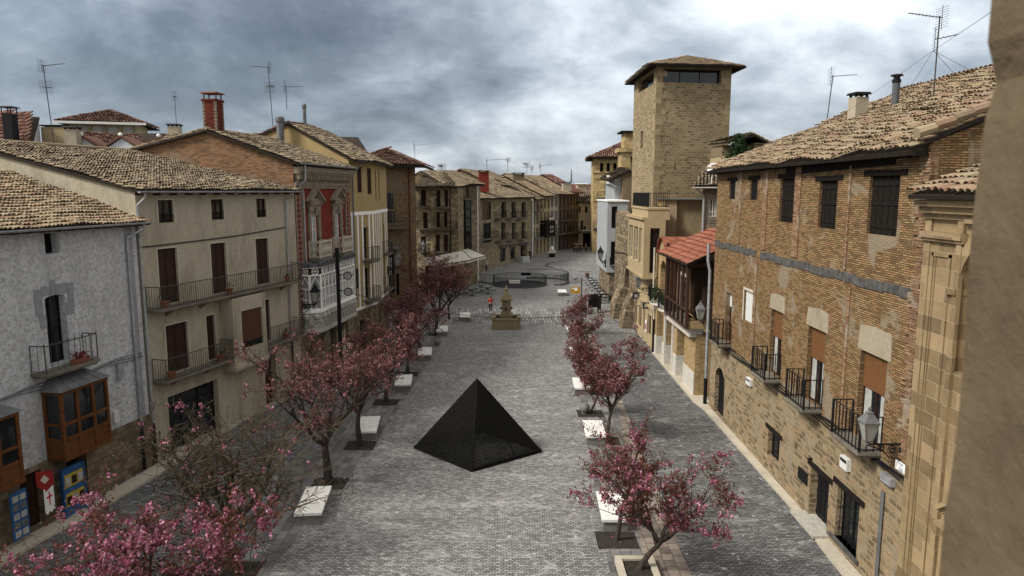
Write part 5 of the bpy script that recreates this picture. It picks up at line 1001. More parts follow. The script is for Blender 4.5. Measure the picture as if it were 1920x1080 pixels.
# ---- arcade house with the red roof
R2 = Fr((10.62, 50.6), (10.68, 39.5)); LR2 = R2.L; m_ybr2 = brickm('clean_yellow_brick', (.38, .25, .115), (.48, .34, .165), (.27, .2, .12), .26, .062, .011, bs=.5)
m_mar = simple('white_marble', (.55, .52, .46), .5, .15, 4.0, .1)
og = [(.6, 2.6, .1, 3.3, 0, .9), (3.7, 5.7, .1, 3.45, 0, .9), (6.7, 8.6, .1, 3.3, 0, .9)]
t = thing('arcade_house', 'yellow brick house with marble-footed pillars, two arched windows, timber balcony and bright red tiles', 'house', R2.p(5, 0, -2)); M = MB(); wall_front(M, R2, 0, LR2, .0, 3.75, og); shell(M, R2, 0, LR2, 0, 3.75, 8); M.build('ground_floor_wall', m_ybr2, t); ta = t
for o in og: fill(t, R2, o, 'glass', frame='black', n=2, tr=(.75,))
for a, b in ((0, .6), (2.6, 3.7), (5.7, 6.7), (8.6, LR2)): M = MB(); M.box(R2, a + .0, b - .0, .1, 1.45, .003, .05); M.box(R2, b - .004, b + .03, .1, 1.45, -.8, .02) if b < 11 else None; M.box(R2, a - .03, a + .004, .1, 1.45, -.8, .02) if a > 0 else None; M.build('marble_plinth', m_mar, t)
M = MB(); M.box(R2, 3.45, 3.72, .1, 3.7, .004, .12); M.box(R2, 5.68, 5.95, .1, 3.7, .004, .12); M.box(R2, 3.45, 5.95, 3.45, 3.7, .006, .125); M.build('marble_portal', m_mar, t)
FN = Fr((10.68, 39.49), (13.2, 39.49)); M = MB(); wall_front(M, FN, 0, .9, 0, 3.75, [(.3, .78, .1, 3.2, 0, .3)]); M.build('end_wall', m_ybr2, t); fill(t, FN, (.3, .78, .1, 3.2, 0, .3), 'glass', frame='brown', n=1, tr=(.6,))
M = MB(); M.box(R2, -.02, LR2 + .05, 3.76, 3.98, -.4, .3); M.box(R2, 5.2, LR2 + .12, 3.98, 4.12, -.4, .5); M.box(R2, 5.2, LR2 + .05, 3.6, 3.75, .003, .42); M.build('stone_ledge', m_mar, t)
RU = Fr((10.75, 50.6), (10.8, 44.6)); LU = RU.L; oa = [(.7, 2.5, 4.2, 7.1, .9, .8), (3.4, 5.3, 4.2, 7.0, .95, .8)]
M = MB(); wall_front(M, RU, 0, LU, 3.99, 7.9, oa); shell(M, RU, 0, LU, 3.99, 7.9, 6); M.build('upper_wall', m_ybr2, t)
for o in oa: fill(t, RU, o, 'glass', frame='black', n=2, tr=(.6,))
for a, b in ((.3, 2.9), (3.1, 5.7)):      # bowed balconies
    M = MB(); n = 10; arc = [(a + (b - a) * i / n, .15 + .75 * math.sin(math.pi * i / n) ** .6) for i in range(n + 1)]
    vs = [RU.p(x, z, d) for z in (4.0, 4.16) for x, d in arc]; k = n + 1; M.add(vs, [tuple(range(k))[::-1], tuple(range(k, 2 * k))] + [(i, i + 1, k + i + 1, k + i) for i in range(n)]); b_ = M.build('bowed_balcony', m_mar, t)
    K = MB(); pts = [RU.p(x, 4.16, d) for x, d in arc]
    for p, q in zip(pts, pts[1:]): bars(K, p, q, 1.05, .13, .012)
    K.build('railing', M_['black'], b_)
    K = MB()
    for i in range(60): q = RU.p(random.uniform(a + .3, b - .3), 4.16 + random.uniform(.1, .9), random.uniform(.15, .7)); K.rbox(q, .13, .1, q.z, q.z + .12, random.random() * 3)
    K.build('plants', M_['green'], b_)
# barrel-topped gable pieces and the hipped red roof
for a, b in ((.2, 2.9), (2.9, 5.2)):
    M = MB(); n = 9; m_, w_ = (a + b) / 2, (b - a) / 2
    for i in range(n):
        t0, t1_ = math.pi * i / n, math.pi * (i + 1) / n; c0, s0, c1, s1 = math.cos(t0), math.sin(t0), math.cos(t1_), math.sin(t1_); P = lambda c, s, d: RU.p(m_ - w_ * c, 7.5 + w_ * .95 * s, d)
        for j in range(5): 
            d0, d1 = .25 - j * .42, .25 - j * .42 - .44; lo = .04; M.add([P(c0, s0, d0) + Vector((0, 0, lo)), P(c1, s1, d0) + Vector((0, 0, lo)), P(c1, s1, d1), P(c0, s0, d1), P(c0, s0, d0) - Vector((0, 0, .06)), P(c1, s1, d0) - Vector((0, 0, .06))], [(0, 1, 2, 3), (4, 5, 1, 0)])
    M.build('barrel_roof', T_RED, t)
    M = MB(); arc = [(m_ - w_ * math.cos(math.pi * i / 12), 7.5 + w_ * .9 * math.sin(math.pi * i / 12)) for i in range(13)]; M.prism(RU, arc[::-1], -1.8, .005); M.build('gable_wall', m_ybr2, t)
e0 = dpt(1243, 479, 46.2); e1 = dpt(1279, 494, 38.9); zc = e1.z; e0.z = zc; e2 = Vector((12.9, 38.7, zc + .25)); k0 = Vector((12.9, 46.5, zc + 1.35)); k1 = Vector((13.3, 40.2, zc + 1.5))
P_a, P_b = Vector((9.75, 46.0, zc)), Vector((9.75, 38.6, zc)); roofplane(t, P_a, P_b, Vector((13.1, 38.6, zc + 1.55)), Vector((13.1, 46.0, zc + 1.55)), T_RED, w=.30, l=.42, seed=80, wav=.012, jit=.7)
M = MB()      # timber balcony
WB = Fr((10.05, 44.8), (10.05, 39.3)); Lw = WB.L
for u in (.05, 1.3, 2.3, 3.4, 4.4, Lw - .1): M.box(WB, u - .07, u + .07, 4.13, zc - .15, -.07, .07)
M.box(WB, 0, Lw, zc - .2, zc - .02, -.09, .09); M.box(WB, 0, Lw, 5.15, 5.25, -.05, .06); M.box(WB, 0, Lw, 4.13, 4.25, -.06, .08)
WN = Fr((10.05, 39.25), (12.4, 39.25)); 
for u in (.0, 1.3, 2.25): M.box(WN, u - .07, u + .09, 4.13, zc - .15, -.07, .07)
M.box(WN, 0, 2.3, zc - .25, zc - .03, -.07, .07); M.box(WN, 0, 1.3, 5.15, 5.25, -.05, .05); wb_ = M.build('timber_balcony', simple('dark_stained_timber', (.055, .028, .018), .55, .3), t)
M = MB(); bars(M, WB.p(0, 4.2, 0), WB.p(Lw, 4.2, 0), 1.0, .14, .012); bars(M, WN.p(0, 4.55, 0), WN.p(1.3, 4.55, 0), .62, .14, .012); M.build('railing', M_['black'], wb_)
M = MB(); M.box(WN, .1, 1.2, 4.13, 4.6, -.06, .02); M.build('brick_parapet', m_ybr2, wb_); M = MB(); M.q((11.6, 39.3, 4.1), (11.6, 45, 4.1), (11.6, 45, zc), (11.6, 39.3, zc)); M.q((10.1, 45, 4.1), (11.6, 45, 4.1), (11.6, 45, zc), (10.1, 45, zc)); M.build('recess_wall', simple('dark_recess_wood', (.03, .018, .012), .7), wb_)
M = MB(); M.box(WB, 1.4, 3.3, 4.3, 7.0, -.6, -.55); M.build('pale_door', M_['cream'], wb_); M = MB(); M.q(*[WB.p(u, z, -.54) for u, z in ((1.6, 4.6), (3.1, 4.6), (3.1, 6.8), (1.6, 6.8))]); M.build('pane', M_['glass'], wb_)
M = MB(); M.wb(11.62, 14.5, 39.3, 50, 3.98, zc + .2); M.build('upper_block', m_ybr2, t)
downpipe(t, [R2.p(.05, 7.9, .2), R2.p(.05, 4.2, .2), R2.p(.05, 2.6, .12)], r=.07, matn='cream', foot=.1)
# ---- bay house
R3 = Fr((10.72, 58.6), (10.62, 50.7)); L3_ = R3.L; m_bay = plaster('ochre_cream_render', (.42, .33, .195), (.27, .2, .12), amt=.45)
t = house('bay_house', 'ochre cream house with a boxy three-light bay and roof terrace below the tower', R3, 0, L3_, 7.6, 7, m_bay, [dict(r=(5.6, 6.5, 3.6, 5.5), k='glass'), dict(r=(6.9, 7.6, 3.6, 5.5), k='glass'), dict(r=(.9, 2.2, .1, 2.5), k='plank', lod=0), dict(r=(3.0, 3.9, .1, 2.6), k='glass'), dict(r=(5.0, 6.4, .9, 2.5), k='glass')])
M = MB(); M.box(R3, 0, L3_, 3.2, 3.35, 0, .25); M.box(R3, 0, L3_, .1, .9, .003, .06); M.build('ledge', m_bay, t)
b0, b1 = .3, L3_ - .1; z0_, z1_ = 5.75, 9.9; bo = .95; M = MB(); ob = [(b0 + .35 + i * 2.45, b0 + 2.3 + i * 2.45, 6.55, 9.25, 0, .25) for i in range(3)]; ob[2] = (b0 + 5.25, b1 - .9, 6.55, 9.25, 0, .25)
wall_front(M, R3, b0, b1, z0_, z1_, ob, d=bo); Fs = Fr(R3.p(b1, 0, bo)[:2], R3.p(b1, 0, -.6)[:2]); wall_front(M, Fs, 0, Fs.L, z0_, z1_, [(.45, 1.15, 6.0, 9.3, 0, .2)]); Fs2 = Fr(R3.p(b0, 0, -.5)[:2], R3.p(b0, 0, bo)[:2]); wall_front(M, Fs2, 0, Fs2.L, z0_, z1_, [])
M.box(R3, b0 - .1, b1 + .1, z0_ - .2, z0_ - .004, -.5, bo + .1); M.box(R3, b0, b1, z1_ + .004, z1_ + .2, -.9, bo + .18); M.box(R3, b0 + .2, b1, z1_ + .2, z1_ + .75, -.9, bo - .25); M.box(R3, b0 + .15, b1 + .05, z1_ + .75, z1_ + .88, -.9, bo - .18); bw = M.build('bay', m_bay, t)
for o in ob: G = MB(); fill(bw, R3, o, 'glass', d=bo, frame='cream', n=1, tr=(.35,))
for ch in [c for c in bw.children]: pass
fill(bw, Fs, (.45, 1.15, 6.0, 9.3, 0, .2), 'glass', frame='brown', n=1, tr=(.4,))
M = MB(); q = [R3.p(b0 + .3, z1_ + .9, -.8), R3.p(b0 + .3, z1_ + .9, bo - .3), R3.p(b1, z1_ + .9, bo - .3), R3.p(b1, z1_ + .9, -.8)]
for i in range(3): bars(M, q[i], q[i + 1], 1.05, .13, .016)
M.build('terrace_railing', M_['black'], bw)
M = MB(); M.wb(11.9, 14.5, 51.2, 58, 7.6, 7.9); M.build('rear_block', m_bay, t)
downpipe(t, [R3.p(L3_ - .25, 9.9, .4), R3.p(L3_ - .25, 6.0, .3), R3.p(L3_ - .25, 5.5, .1), R3.p(L3_ - .25, 2.5, .1)], matn='black', r=.07)
# ---- upper blocks in front of the tower
FB = Fr((dpt(1233, 400, 53).x, 53), (dpt(1233, 400, 53).x + 3.55, 52.26)); zt = dpt(1250, 375, 53).z; m_dst = plaster('dark_patched_render', (.23, .175, .11), (.11, .085, .055), grain=5.0, bs=.5, amt=.9)
t = thing('rendered_annex', 'flat-topped annex of yellow brick pier and stained render below the tower', 'building', FB.p(2, 0, -2)); a = FB.px(1246, 400)[0]; b = FB.px(1269, 400)[0]
M = MB(); M.box(FB, 0, a, 3, zt, -4, 0); M.build('brick_pier', m_ybr2, t); M = MB(); M.box(FB, a + .004, b, 3, zt - .02, -4, -.12); M.build('render_panel', plaster('tan_render', (.31, .24, .155), (.2, .15, .1), amt=.7), t); M = MB(); M.box(FB, b + .004, FB.L, 3, zt - .03, -4, -.5); M.build('stained_wall', m_dst, t); M = MB(); M.box(FB, -.05, FB.L + .1, zt + .004, zt + .1, -4.1, .1); M.build('coping', M_['greywood'], t)
FD = Fr((dpt(1316, 400, 46).x, 46), (dpt(1316, 400, 46).x + 1.74, 45.52)); vD = lambda *a, **k: rr(FD, *a, **k); zt = dpt(1330, 352, 46).z
t = house('set_back_house', 'narrow brick and cream house with white gutter squeezed between tower and brick house', FD, 0, FD.L, zt, 8, m_buff, [vD(1327, 374, 1345, 407, k='curtain', frame='cream', n=2, tr=(.3,), rev=.15)])
roofplane(t, FD.p(-.6, zt + .08, .6), FD.p(FD.L, zt + .08, .6), FD.p(FD.L, zt + 1.4, -3.5), FD.p(.1, zt + 1.4, -3.5), T_OLD, seed=90, w=.22, l=.4); gutter(t, FD, -.65, FD.L, zt + .02, .68, matn='white', bands=False)
downpipe(t, [FD.p(-.5, zt, .6), FD.p(.1, zt - .5, .12), FD.p(.1, 7.6, .12)], r=.07); M = MB(); bars(M, FD.p(.35, FD.px(1330, 421)[1], .15), FD.p(1.1, FD.px(1330, 421)[1], .15), .5, .12); M.build('window_railing', M_['black'], t)
td = thing('satellite_dish', 'white satellite dish at the foot of the tower', 'satellite dish', dpt(1336, 330, 45)); c = dpt(1336, 315, 45); M = MB(); ax = Vector((-.5, -.8, .3)).normalized(); a_ = ax.cross(Vector((0, 0, 1))).normalized(); b_ = a_.cross(ax)
rings = [[c - ax * (.12 - .12 * (r * r)) + (a_ * math.cos(6.283 * i / 16) + b_ * math.sin(6.283 * i / 16)) * r * .36 for i in range(16)] for r in (.05, .4, .75, 1)]
for A_, B_ in zip(rings, rings[1:]):
    for i in range(16): M.q(A_[i], A_[(i + 1) % 16], B_[(i + 1) % 16], B_[i])
M.tube([c - ax * .1, c + ax * .35 - b_ * .1], .02, 5); M.tube([c - ax * .12, Vector((c.x, c.y + .2, c.z - 1.0))], .03, 5); M.build('dish', M_['white'], td)
# ---- the ruined gothic arch wall
R4 = Fr((10.35, 69.5), (10.7, 58.7)); m_ru = brickm('ruin_masonry', (.16, .12, .075), (.29, .225, .145), (.14, .11, .08), .6, .34, .035, patch=(.24, .195, .135), pamt=.6, bs=1.0, wob=.13, bd=.1); M = MB(); am, aw = 6.4, 1.15; L4_ = R4.L
wall_front(M, R4, 0, L4_, 0, 3.0, [(am - aw, am + aw, 0, 3.0, 0, 1.0)]); 
arc = [(-1, 3.0), (-.93, 3.9), (-.7, 4.8), (-.35, 5.5), (0, 5.9), (.35, 5.5), (.7, 4.8), (.93, 3.9), (1, 3.0)]
for (x0, z0), (x1, z1) in zip(arc, arc[1:]): M.q(R4.p(am + x0 * aw, z0), R4.p(am + x1 * aw, z1), R4.p(am + x1 * aw, 6.2), R4.p(am + x0 * aw, 6.2)); M.q(R4.p(am + x1 * aw, z1), R4.p(am + x0 * aw, z0), R4.p(am + x0 * aw, z0, -1), R4.p(am + x1 * aw, z1, -1))
M.q(R4.p(0, 3), R4.p(am - aw, 3), R4.p(am - aw, 6.2), R4.p(0, 6.2)); M.q(R4.p(am + aw, 3), R4.p(L4_, 3), R4.p(L4_, 6.2), R4.p(am + aw, 6.2))
tops = [9.9, 10.1, 9.7, 9.9, 9.5, 9.6, 9.2, 8.6, 7.6]
for i in range(8): x0, x1 = L4_ * i / 8, L4_ * (i + 1) / 8; M.q(R4.p(x0, 6.2), R4.p(x1, 6.2), R4.p(x1, tops[i + 1]), R4.p(x0, tops[i])); M.q(R4.p(x0, tops[i]), R4.p(x1, tops[i + 1]), R4.p(x1, tops[i + 1], -1), R4.p(x0, tops[i], -1))
M.q(R4.p(0, 0, -1), R4.p(0, 0, 0), R4.p(0, 9.9, 0), R4.p(0, 9.9, -1)); M.build('wall', m_ru, t)
for x0, x1 in ((2.6, 5.0), (7.75, 9.6)): M = MB(); M.prism(Fr2(R4, (x0 + x1) / 2), [(0, 0), (1.0, 0), (.75, 1.5), (.35, 2.6), (0, 3.2)], -(x1 - x0) / 2, (x1 - x0) / 2); M.build('buttress', m_ru, t)
M = MB(); M.tube([R4.p(0, 5.9, .04), R4.p(5, 6.25, .04), R4.p(L4_, 6.0, .04)], .05, 5); M.build('cable', M_['black'], t)
# ---- white house on its rubble foot, brown ruined wall behind
FW = Fr((10.35, 75.5), (12.3, 75.5)); vW = lambda *a, **k: rr(FW, *a, **k); m_whi = plaster('white_blue_render', (.36, .375, .39), (.24, .25, .26), amt=.6)
t = house('slim_white_house', 'slim white rendered house front with two tall dark windows above a rubble foot', FW, 0, 2.2, FW.px(1150, 378)[1], 9, m_whi, [vW(1147, 387, 1157, 428, k='glass', n=1, frame='brown'), vW(1145.5, 453, 1155, 497, k='glass', n=1, frame='brown', tr=(.4,))], z0=FW.px(1150, 511)[1])
M = MB(); M.box(FW, .35, 2.6, 0, FW.px(1150, 511)[1] - .01, -9, -.25); M.build('rubble_foot', m_ru, t); M = MB(); M.box(FW, -.1, 2.3, FW.px(1150, 378)[1] + .004, FW.px(1150, 378)[1] + .15, -9, .15); M.build('coping', M_['white'], t)
balcony(t, FW, .35, 1.5, FW.px(1150, 497)[1], .35, h=.9, sp=.12, matn='black', slab=.1)
FW2 = Fr((dpt(1152, 350, 84).x, 84), (dpt(1164, 350, 84).x, 84)); t = thing('tall_pale_house', 'tall pale blue rendered house edge with dark eaves and floodlights, against a brown ruined gable', 'house', FW2.p(0, 0, 0)); M = MB(); M.box(FW2, 0, FW2.L, 6, dpt(1158, 332, 84).z, -8, 0); M.build('wall', m_whi, t)
M = MB(); M.box(FW2, FW2.L + .01, FW2.L + 1.6, 4, dpt(1175, 322, 84).z, -7, 1.2); M.build('brown_gable', m_dst, t)
roofplane(t, FW2.p(-.9, dpt(1145, 338, 84).z, 1.4), FW2.p(FW2.L + .9, dpt(1175, 318, 84).z, 1.4), FW2.p(FW2.L + .9, dpt(1175, 316, 84).z + .5, -7), FW2.p(-.9, dpt(1145, 338, 84).z + .5, -7), T_OLD, seed=92, w=.3, l=.5, thick=.25)
M = MB(); 
for z in (338, 350): P = FW2.p(.2, dpt(1150, z, 84).z, .3); M.tube([P, P + Vector((-1.0, -.2, .5))], .07, 5); M.rbox(P + Vector((-1.05, -.2, 0)), .3, .3, P.z + .35, P.z + .6)
M.build('floodlights', M_['white'], t)
FX = Fr((dpt(1165, 300, 92).x, 92), (dpt(1182, 300, 92).x, 92)); t = thing('roof_turret', 'stone rooftop turret with a dark cap left of the tower', 'turret', FX.p(.5, 12, 0)); M = MB(); M.box(FX, 0, FX.L, 10, dpt(1170, 285, 92).z, -3, 0); M.box(FX, -.4, FX.L + .3, dpt(1170, 285, 92).z, dpt(1170, 277, 92).z, -3.3, .3); M.box(FX, .4, FX.L + 1, dpt(1170, 277, 92).z, dpt(1170, 248, 92).z, -3, -.3); M.build('stone', m_hall, t); M = MB(); M.box(FX, -.1, FX.L + 1, dpt(1170, 248, 92).z, dpt(1170, 245, 92).z, -3.5, .1); M.build('cap', M_['oldwood'], t)
# ---- the tower
FT = Fr((14.0, 69.3), (21.6, 70.5)); FTl = Fr((13.55, 79.3), (14.0, 69.3)); zT = 23.95
m_tow = brickm('tower_masonry', (.235, .175, .10), (.315, .24, .14), (.40, .33, .225), .55, .25, .03, patch=(.23, .17, .10), pamt=.3, bs=1.0, wob=.05, bd=.05)
m_qn = brickm('tower_quoins', (.27, .205, .12), (.34, .265, .16), (.33, .27, .18), 1.2, .5, .012, bs=.5)
t = thing('stone_tower', 'tall square stone tower with glazed top gallery and low tiled hip roof', 'tower', FT.p(3, 0, -4))
oT = [FT.rect(1240, 142, 1351, 157) + (0, .5)]; oT[0] = (FT.px(1240, 150)[0], FT.px(1352, 150)[0], 22.45, 23.75, 0, .5)
M = MB(); wall_front(M, FT, 0, FT.L, 6, zT, oT + [(*FT.rect(1265, 305, 1267, 317), 0, .6)]); uL = FTl.L; wall_front(M, FTl, 0, uL, 6, zT, [(2.2, uL - 1.2, 22.45, 23.75, 0, .5), (*FTl.rect(1201.5, 247, 1205, 278), 0, .6)])
BR_ = Vector((21.1, 80.3, 0)); BL_ = Vector((13.55, 79.3, 0)); FR_ = FT.p(FT.L, 0); FL_ = FT.p(0, 0); h6, hT = Vector((0, 0, 6)), Vector((0, 0, zT))
M.q(FR_ + h6, BR_ + h6, BR_ + hT, FR_ + hT); M.q(BR_ + h6, BL_ + h6, BL_ + hT, BR_ + hT); M.build('wall', m_tow, t)
fill(t, FT, oT[0], 'glass', frame='black', n=3); fill(t, FTl, (2.2, uL - 1.2, 22.45, 23.75, 0, .5), 'glass', frame='black', n=3)
random.seed(3)
for F, xs in ((FT, (0, FT.L)), (FTl, (uL,))):
    for x in xs:
        M = MB(); z = 6.2
        while z < zT - .3:
            h = random.uniform(.42, .6); w = random.choice((.65, 1.05, .8)); M.box(F, x - (w if x else 0), x + (0 if x else w), z + .008, min(z + h, zT) - .008, 0, .03); z += h
        M.build('quoin_stones', m_qn, t)
c = dpt(1288, 105, 74.5); e = [Vector((12.95, 68.0, zT + .05)), Vector((22.75, 69.5, zT + .05)), Vector((22.2, 81.6, zT + .05)), Vector((12.65, 80.4, zT + .05))]
for i in range(4): roofplane(t, e[i], e[(i + 1) % 4], c, c + Vector((.01, 0, 0)), T_WARM, seed=95 + i, w=.27, l=.46, thick=.16)
# ---- house between tower and brick roof
FG = Fr((dpt(1362, 290, 62).x, 62), (dpt(1442, 290, 62).x, 62)); zg = dpt(1400, 268, 62).z; t = thing('terrace_house', 'upper storey house with a shaded roof terrace right of the tower', 'house', FG.p(2, 0, -2)); M = MB(); M.box(FG, 0, FG.L, 6, dpt(1400, 292, 62).z, -5, 0); M.box(FG, FG.px(1414, 280)[0], FG.L, 8, zg, -5, .02); M.build('wall', m_bay, t)
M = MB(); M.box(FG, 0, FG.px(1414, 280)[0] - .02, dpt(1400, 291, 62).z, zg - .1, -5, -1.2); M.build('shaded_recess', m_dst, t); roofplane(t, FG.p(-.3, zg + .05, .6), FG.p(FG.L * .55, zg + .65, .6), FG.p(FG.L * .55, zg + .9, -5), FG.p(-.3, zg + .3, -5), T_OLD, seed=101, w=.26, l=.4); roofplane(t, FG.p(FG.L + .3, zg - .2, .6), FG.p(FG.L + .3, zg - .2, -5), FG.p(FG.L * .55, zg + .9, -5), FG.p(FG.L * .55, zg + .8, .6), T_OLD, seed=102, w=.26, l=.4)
M = MB(); bars(M, FG.p(2.2, dpt(1400, 291, 62).z, .1), FG.p(FG.L, dpt(1400, 291, 62).z, .1), .9, .14); M.build('railing', M_['black'], t)
chimney(1608, 215, 178, 33, .62, 'square pale chimney with a slatted dark cap on the right tiled roof', m_ch)
P = dpt(1678, 195, 31); z1 = dpt(1678, 136, 31).z; t = thing('metal_flue', 'tall grey metal flue with a flat rain hat on the right tiled roof', 'flue', (P.x, P.y, P.z - .6)); M = MB(); M.lathe((P.x, P.y, P.z - .6), [(.15, 0), (.15, z1 - P.z + .2)], 14); M.build('pipe', simple('dark_flue', (.09, .095, .10), .5, .2), t); M = MB(); M.lathe((P.x, P.y, z1 - .42), [(.18, 0), (.18, .12), (.13, .14), (.13, .24), (.26, .28), (.24, .33), (.02, .37)], 14); M.build('rain_hat', M_['black'], t)
# ================================================================ OBJECTS IN THE PLAZA
# ---- pyramid of dark slats
pc = Vector((-1.61, 31.0, 0)); W_, S_, E_ = Vector((-4.59, 31.25, 0)), Vector((-1.72, 28.5, 0)), Vector((1.36, 30.78, 0)); N_ = W_ + E_ - S_; ap = Vector((-1.61, 31.0, 3.42))
m_pyr = simple('blackened_steel', (.006, .0058, .0055), .8, .5, 9.0, .3)
t = thing('pyramid_sculpture', 'black slatted metal pyramid standing on the paving in the middle of the plaza', 'sculpture', pc); cs = [W_, S_, E_, N_]; up = Vector((0, 0, 1))
M = MB()
for i in range(4): a, b = cs[i], cs[(i + 1) % 4]; M.tube([a + up * .05, b + up * .05], .05, 6); M.tube([a + up * .14, b + up * .14], .03, 5); M.tube([a + up * .05, ap], .045, 6)
M.tube([S_.lerp(E_, .62) + up * .1, ap], .035, 5); M.build('frame', m_pyr, t)
for i in range(4):
    a, b = cs[i], cs[(i + 1) % 4]; M = MB(); L = (b - a).length; k = int(L / .076); e = (b - a).normalized(); mid = (a + b) / 2; slope_ = (ap - mid); nrm = e.cross(slope_).normalized()
    for j in range(1, k):
        f = j / k; h = 1 - abs(2 * f - 1); p = a.lerp(b, f) + up * .05; q = p + slope_ * h * .985; s_ = e * .021; M.add([p - s_, p + s_, q + s_, q - s_, p - s_ + nrm * .03, p + s_ + nrm * .03, q + s_ + nrm * .03, q - s_ + nrm * .03], [(0, 3, 2, 1), (4, 5, 6, 7), (0, 1, 5, 4), (1, 2, 6, 5), (2, 3, 7, 6), (3, 0, 4, 7)])
    for f in (.33, .66): w = 1 - f; M.tube([mid + slope_ * f - e * L * w / 2 - nrm * .03, mid + slope_ * f + e * L * w / 2 - nrm * .03], .02, 4)
    M.build('slat_panel', m_pyr, t)
# ---- fountain
m_fo = plaster('fountain_sandstone', (.27, .215, .13), (.12, .10, .055), grain=8.0, bs=.5, amt=.8); c = Vector((-.5, 60.4, 0)); t = thing('stone_fountain', 'old sandstone fountain with a square pillar and stepped finial rising from a rectangular basin', 'fountain', c)
M = MB(); w, d = 2.5, 2.3
M.rbox(c, w, d, .0, .16); 
for sx, sy, lx, ly in ((0, -1, w - .1, .22), (0, 1, w - .1, .22), (-1, 0, .22, d - .1), (1, 0, .22, d - .1)):
    q = c + Vector((sx * (w / 2 - .14), sy * (d / 2 - .14), 0)); M.rbox(q, lx, ly, .16, .86); M.rbox(q, lx + .16, ly + .12, .86, .98)
M.build('basin', m_fo, t); M = MB(); M.q(*[c + Vector((x, y, .78)) for x, y in ((-1.05, -.95), (1.05, -.95), (1.05, .95), (-1.05, .95))]); M.build('water', M_['glass'], t)
M = MB(); M.rbox(c, 1.05, 1.05, .3, 1.25); M.rbox(c, .9, .9, 1.25, 1.4, 0, .9, .9); M.rbox(c, .78, .78, 1.4, 2.45); M.rbox(c, .8, .8, 2.45, 2.5, 0, 1.35, 1.35); M.rbox(c, 1.12, 1.12, 2.5, 2.62)
M.build('pillar', m_fo, t); M = MB()
for i, (s0, z0, z1) in enumerate(((.9, 2.62, 2.76), (.72, 2.76, 2.9), (.55, 2.9, 3.06), (.38, 3.06, 3.3))): M.rbox(c, s0, s0, z0, z1, 0, .9 if i < 3 else .6, .9 if i < 3 else .6)
M.lathe((c.x, c.y, 3.3), [(.09, 0), (.16, .06), (.17, .16), (.08, .24), (.12, .3), (.06, .42), (.01, .52)], 10); M.build('finial', m_fo, t)
M = MB()
for sx, sy in ((-1, 0), (1, 0), (0, -1)): q = c + Vector((sx * .42, sy * .42, 1.75)); M.lathe(q, [(.02, -.13), (.10, -.08), (.13, 0), (.09, .1), (.02, .14)], 8); M.tube([q, q + Vector((sx * .2, sy * .2, -.05))], .03, 6)
M.build('spout', simple('bronze_spout', (.05, .04, .03), .5), t)
# ---- benches
t = thing('stone_bench', 'nearest white-topped bench of the right row, beside the blossoming tree', 'bench', (0, 0, 0), 'white-topped stone benches along the tree rows'); M = MB(); M.wb(-.44, .44, -1.1, -.25, 0, .36); M.wb(-.44, .44, .25, 1.1, 0, .36); M.wb(-.44, .44, -.25, .25, .2, .36); M.build('base', plaster('bench_concrete', (.20, .195, .185), (.11, .105, .1), grain=8.0), t)
M = MB(); M.wb(-.49, .49, -1.17, 1.17, .362, .46); M.build('seat_slab', plaster('white_slab', (.80, .79, .76), (.55, .54, .5), grain=5.0, bs=.1, amt=.7), t)
rb = [(1148, 948), (1114, 803), (1090, 718), (1081, 657), (1073, 616), (1054, 545.5)]; lb = [(588, 937), (691, 795), (757, 712), (797, 658), (829, 616), (872, 590)]; ords = ('nearest', 'second', 'third', 'fourth', 'fifth', 'farthest'); first = True; bench = t
for row, side in ((rb, 'right'), (lb, 'left')):
    for k, (x, y) in enumerate(row):
        q = gpt(x, y, .45); q.z = 0.012; lbl = '%s white-topped stone bench from the camera in the %s row of trees' % (ords[k], side); rz = -.03 if side == 'right' else .1
        if first: bench.location = q; bench['label'] = lbl; bench.rotation_euler = (0, 0, rz); first = False
        else: copy_tree(bench, q, rz, lbl)
# ---- stone balls
for k, (x, y, lbl) in enumerate(((1096, 775, 'small stone ball on the paving beside the third bench of the right row'), (820, 648, 'small stone ball on the paving under the left row of trees'))):
    q = gpt(x, y); M = MB(); M.lathe(q, [(.16, .0), (.17, .05)] + [(.28 * math.cos(a_), .3 + .28 * math.sin(a_)) for a_ in [-1 + i * .32 for i in range(8)]], 14); M.build('stone_ball', plaster('ball_stone', (.2, .195, .18), (.1, .1, .09)), None, lbl, 'bollard', 'stone balls by the benches', smooth=True)
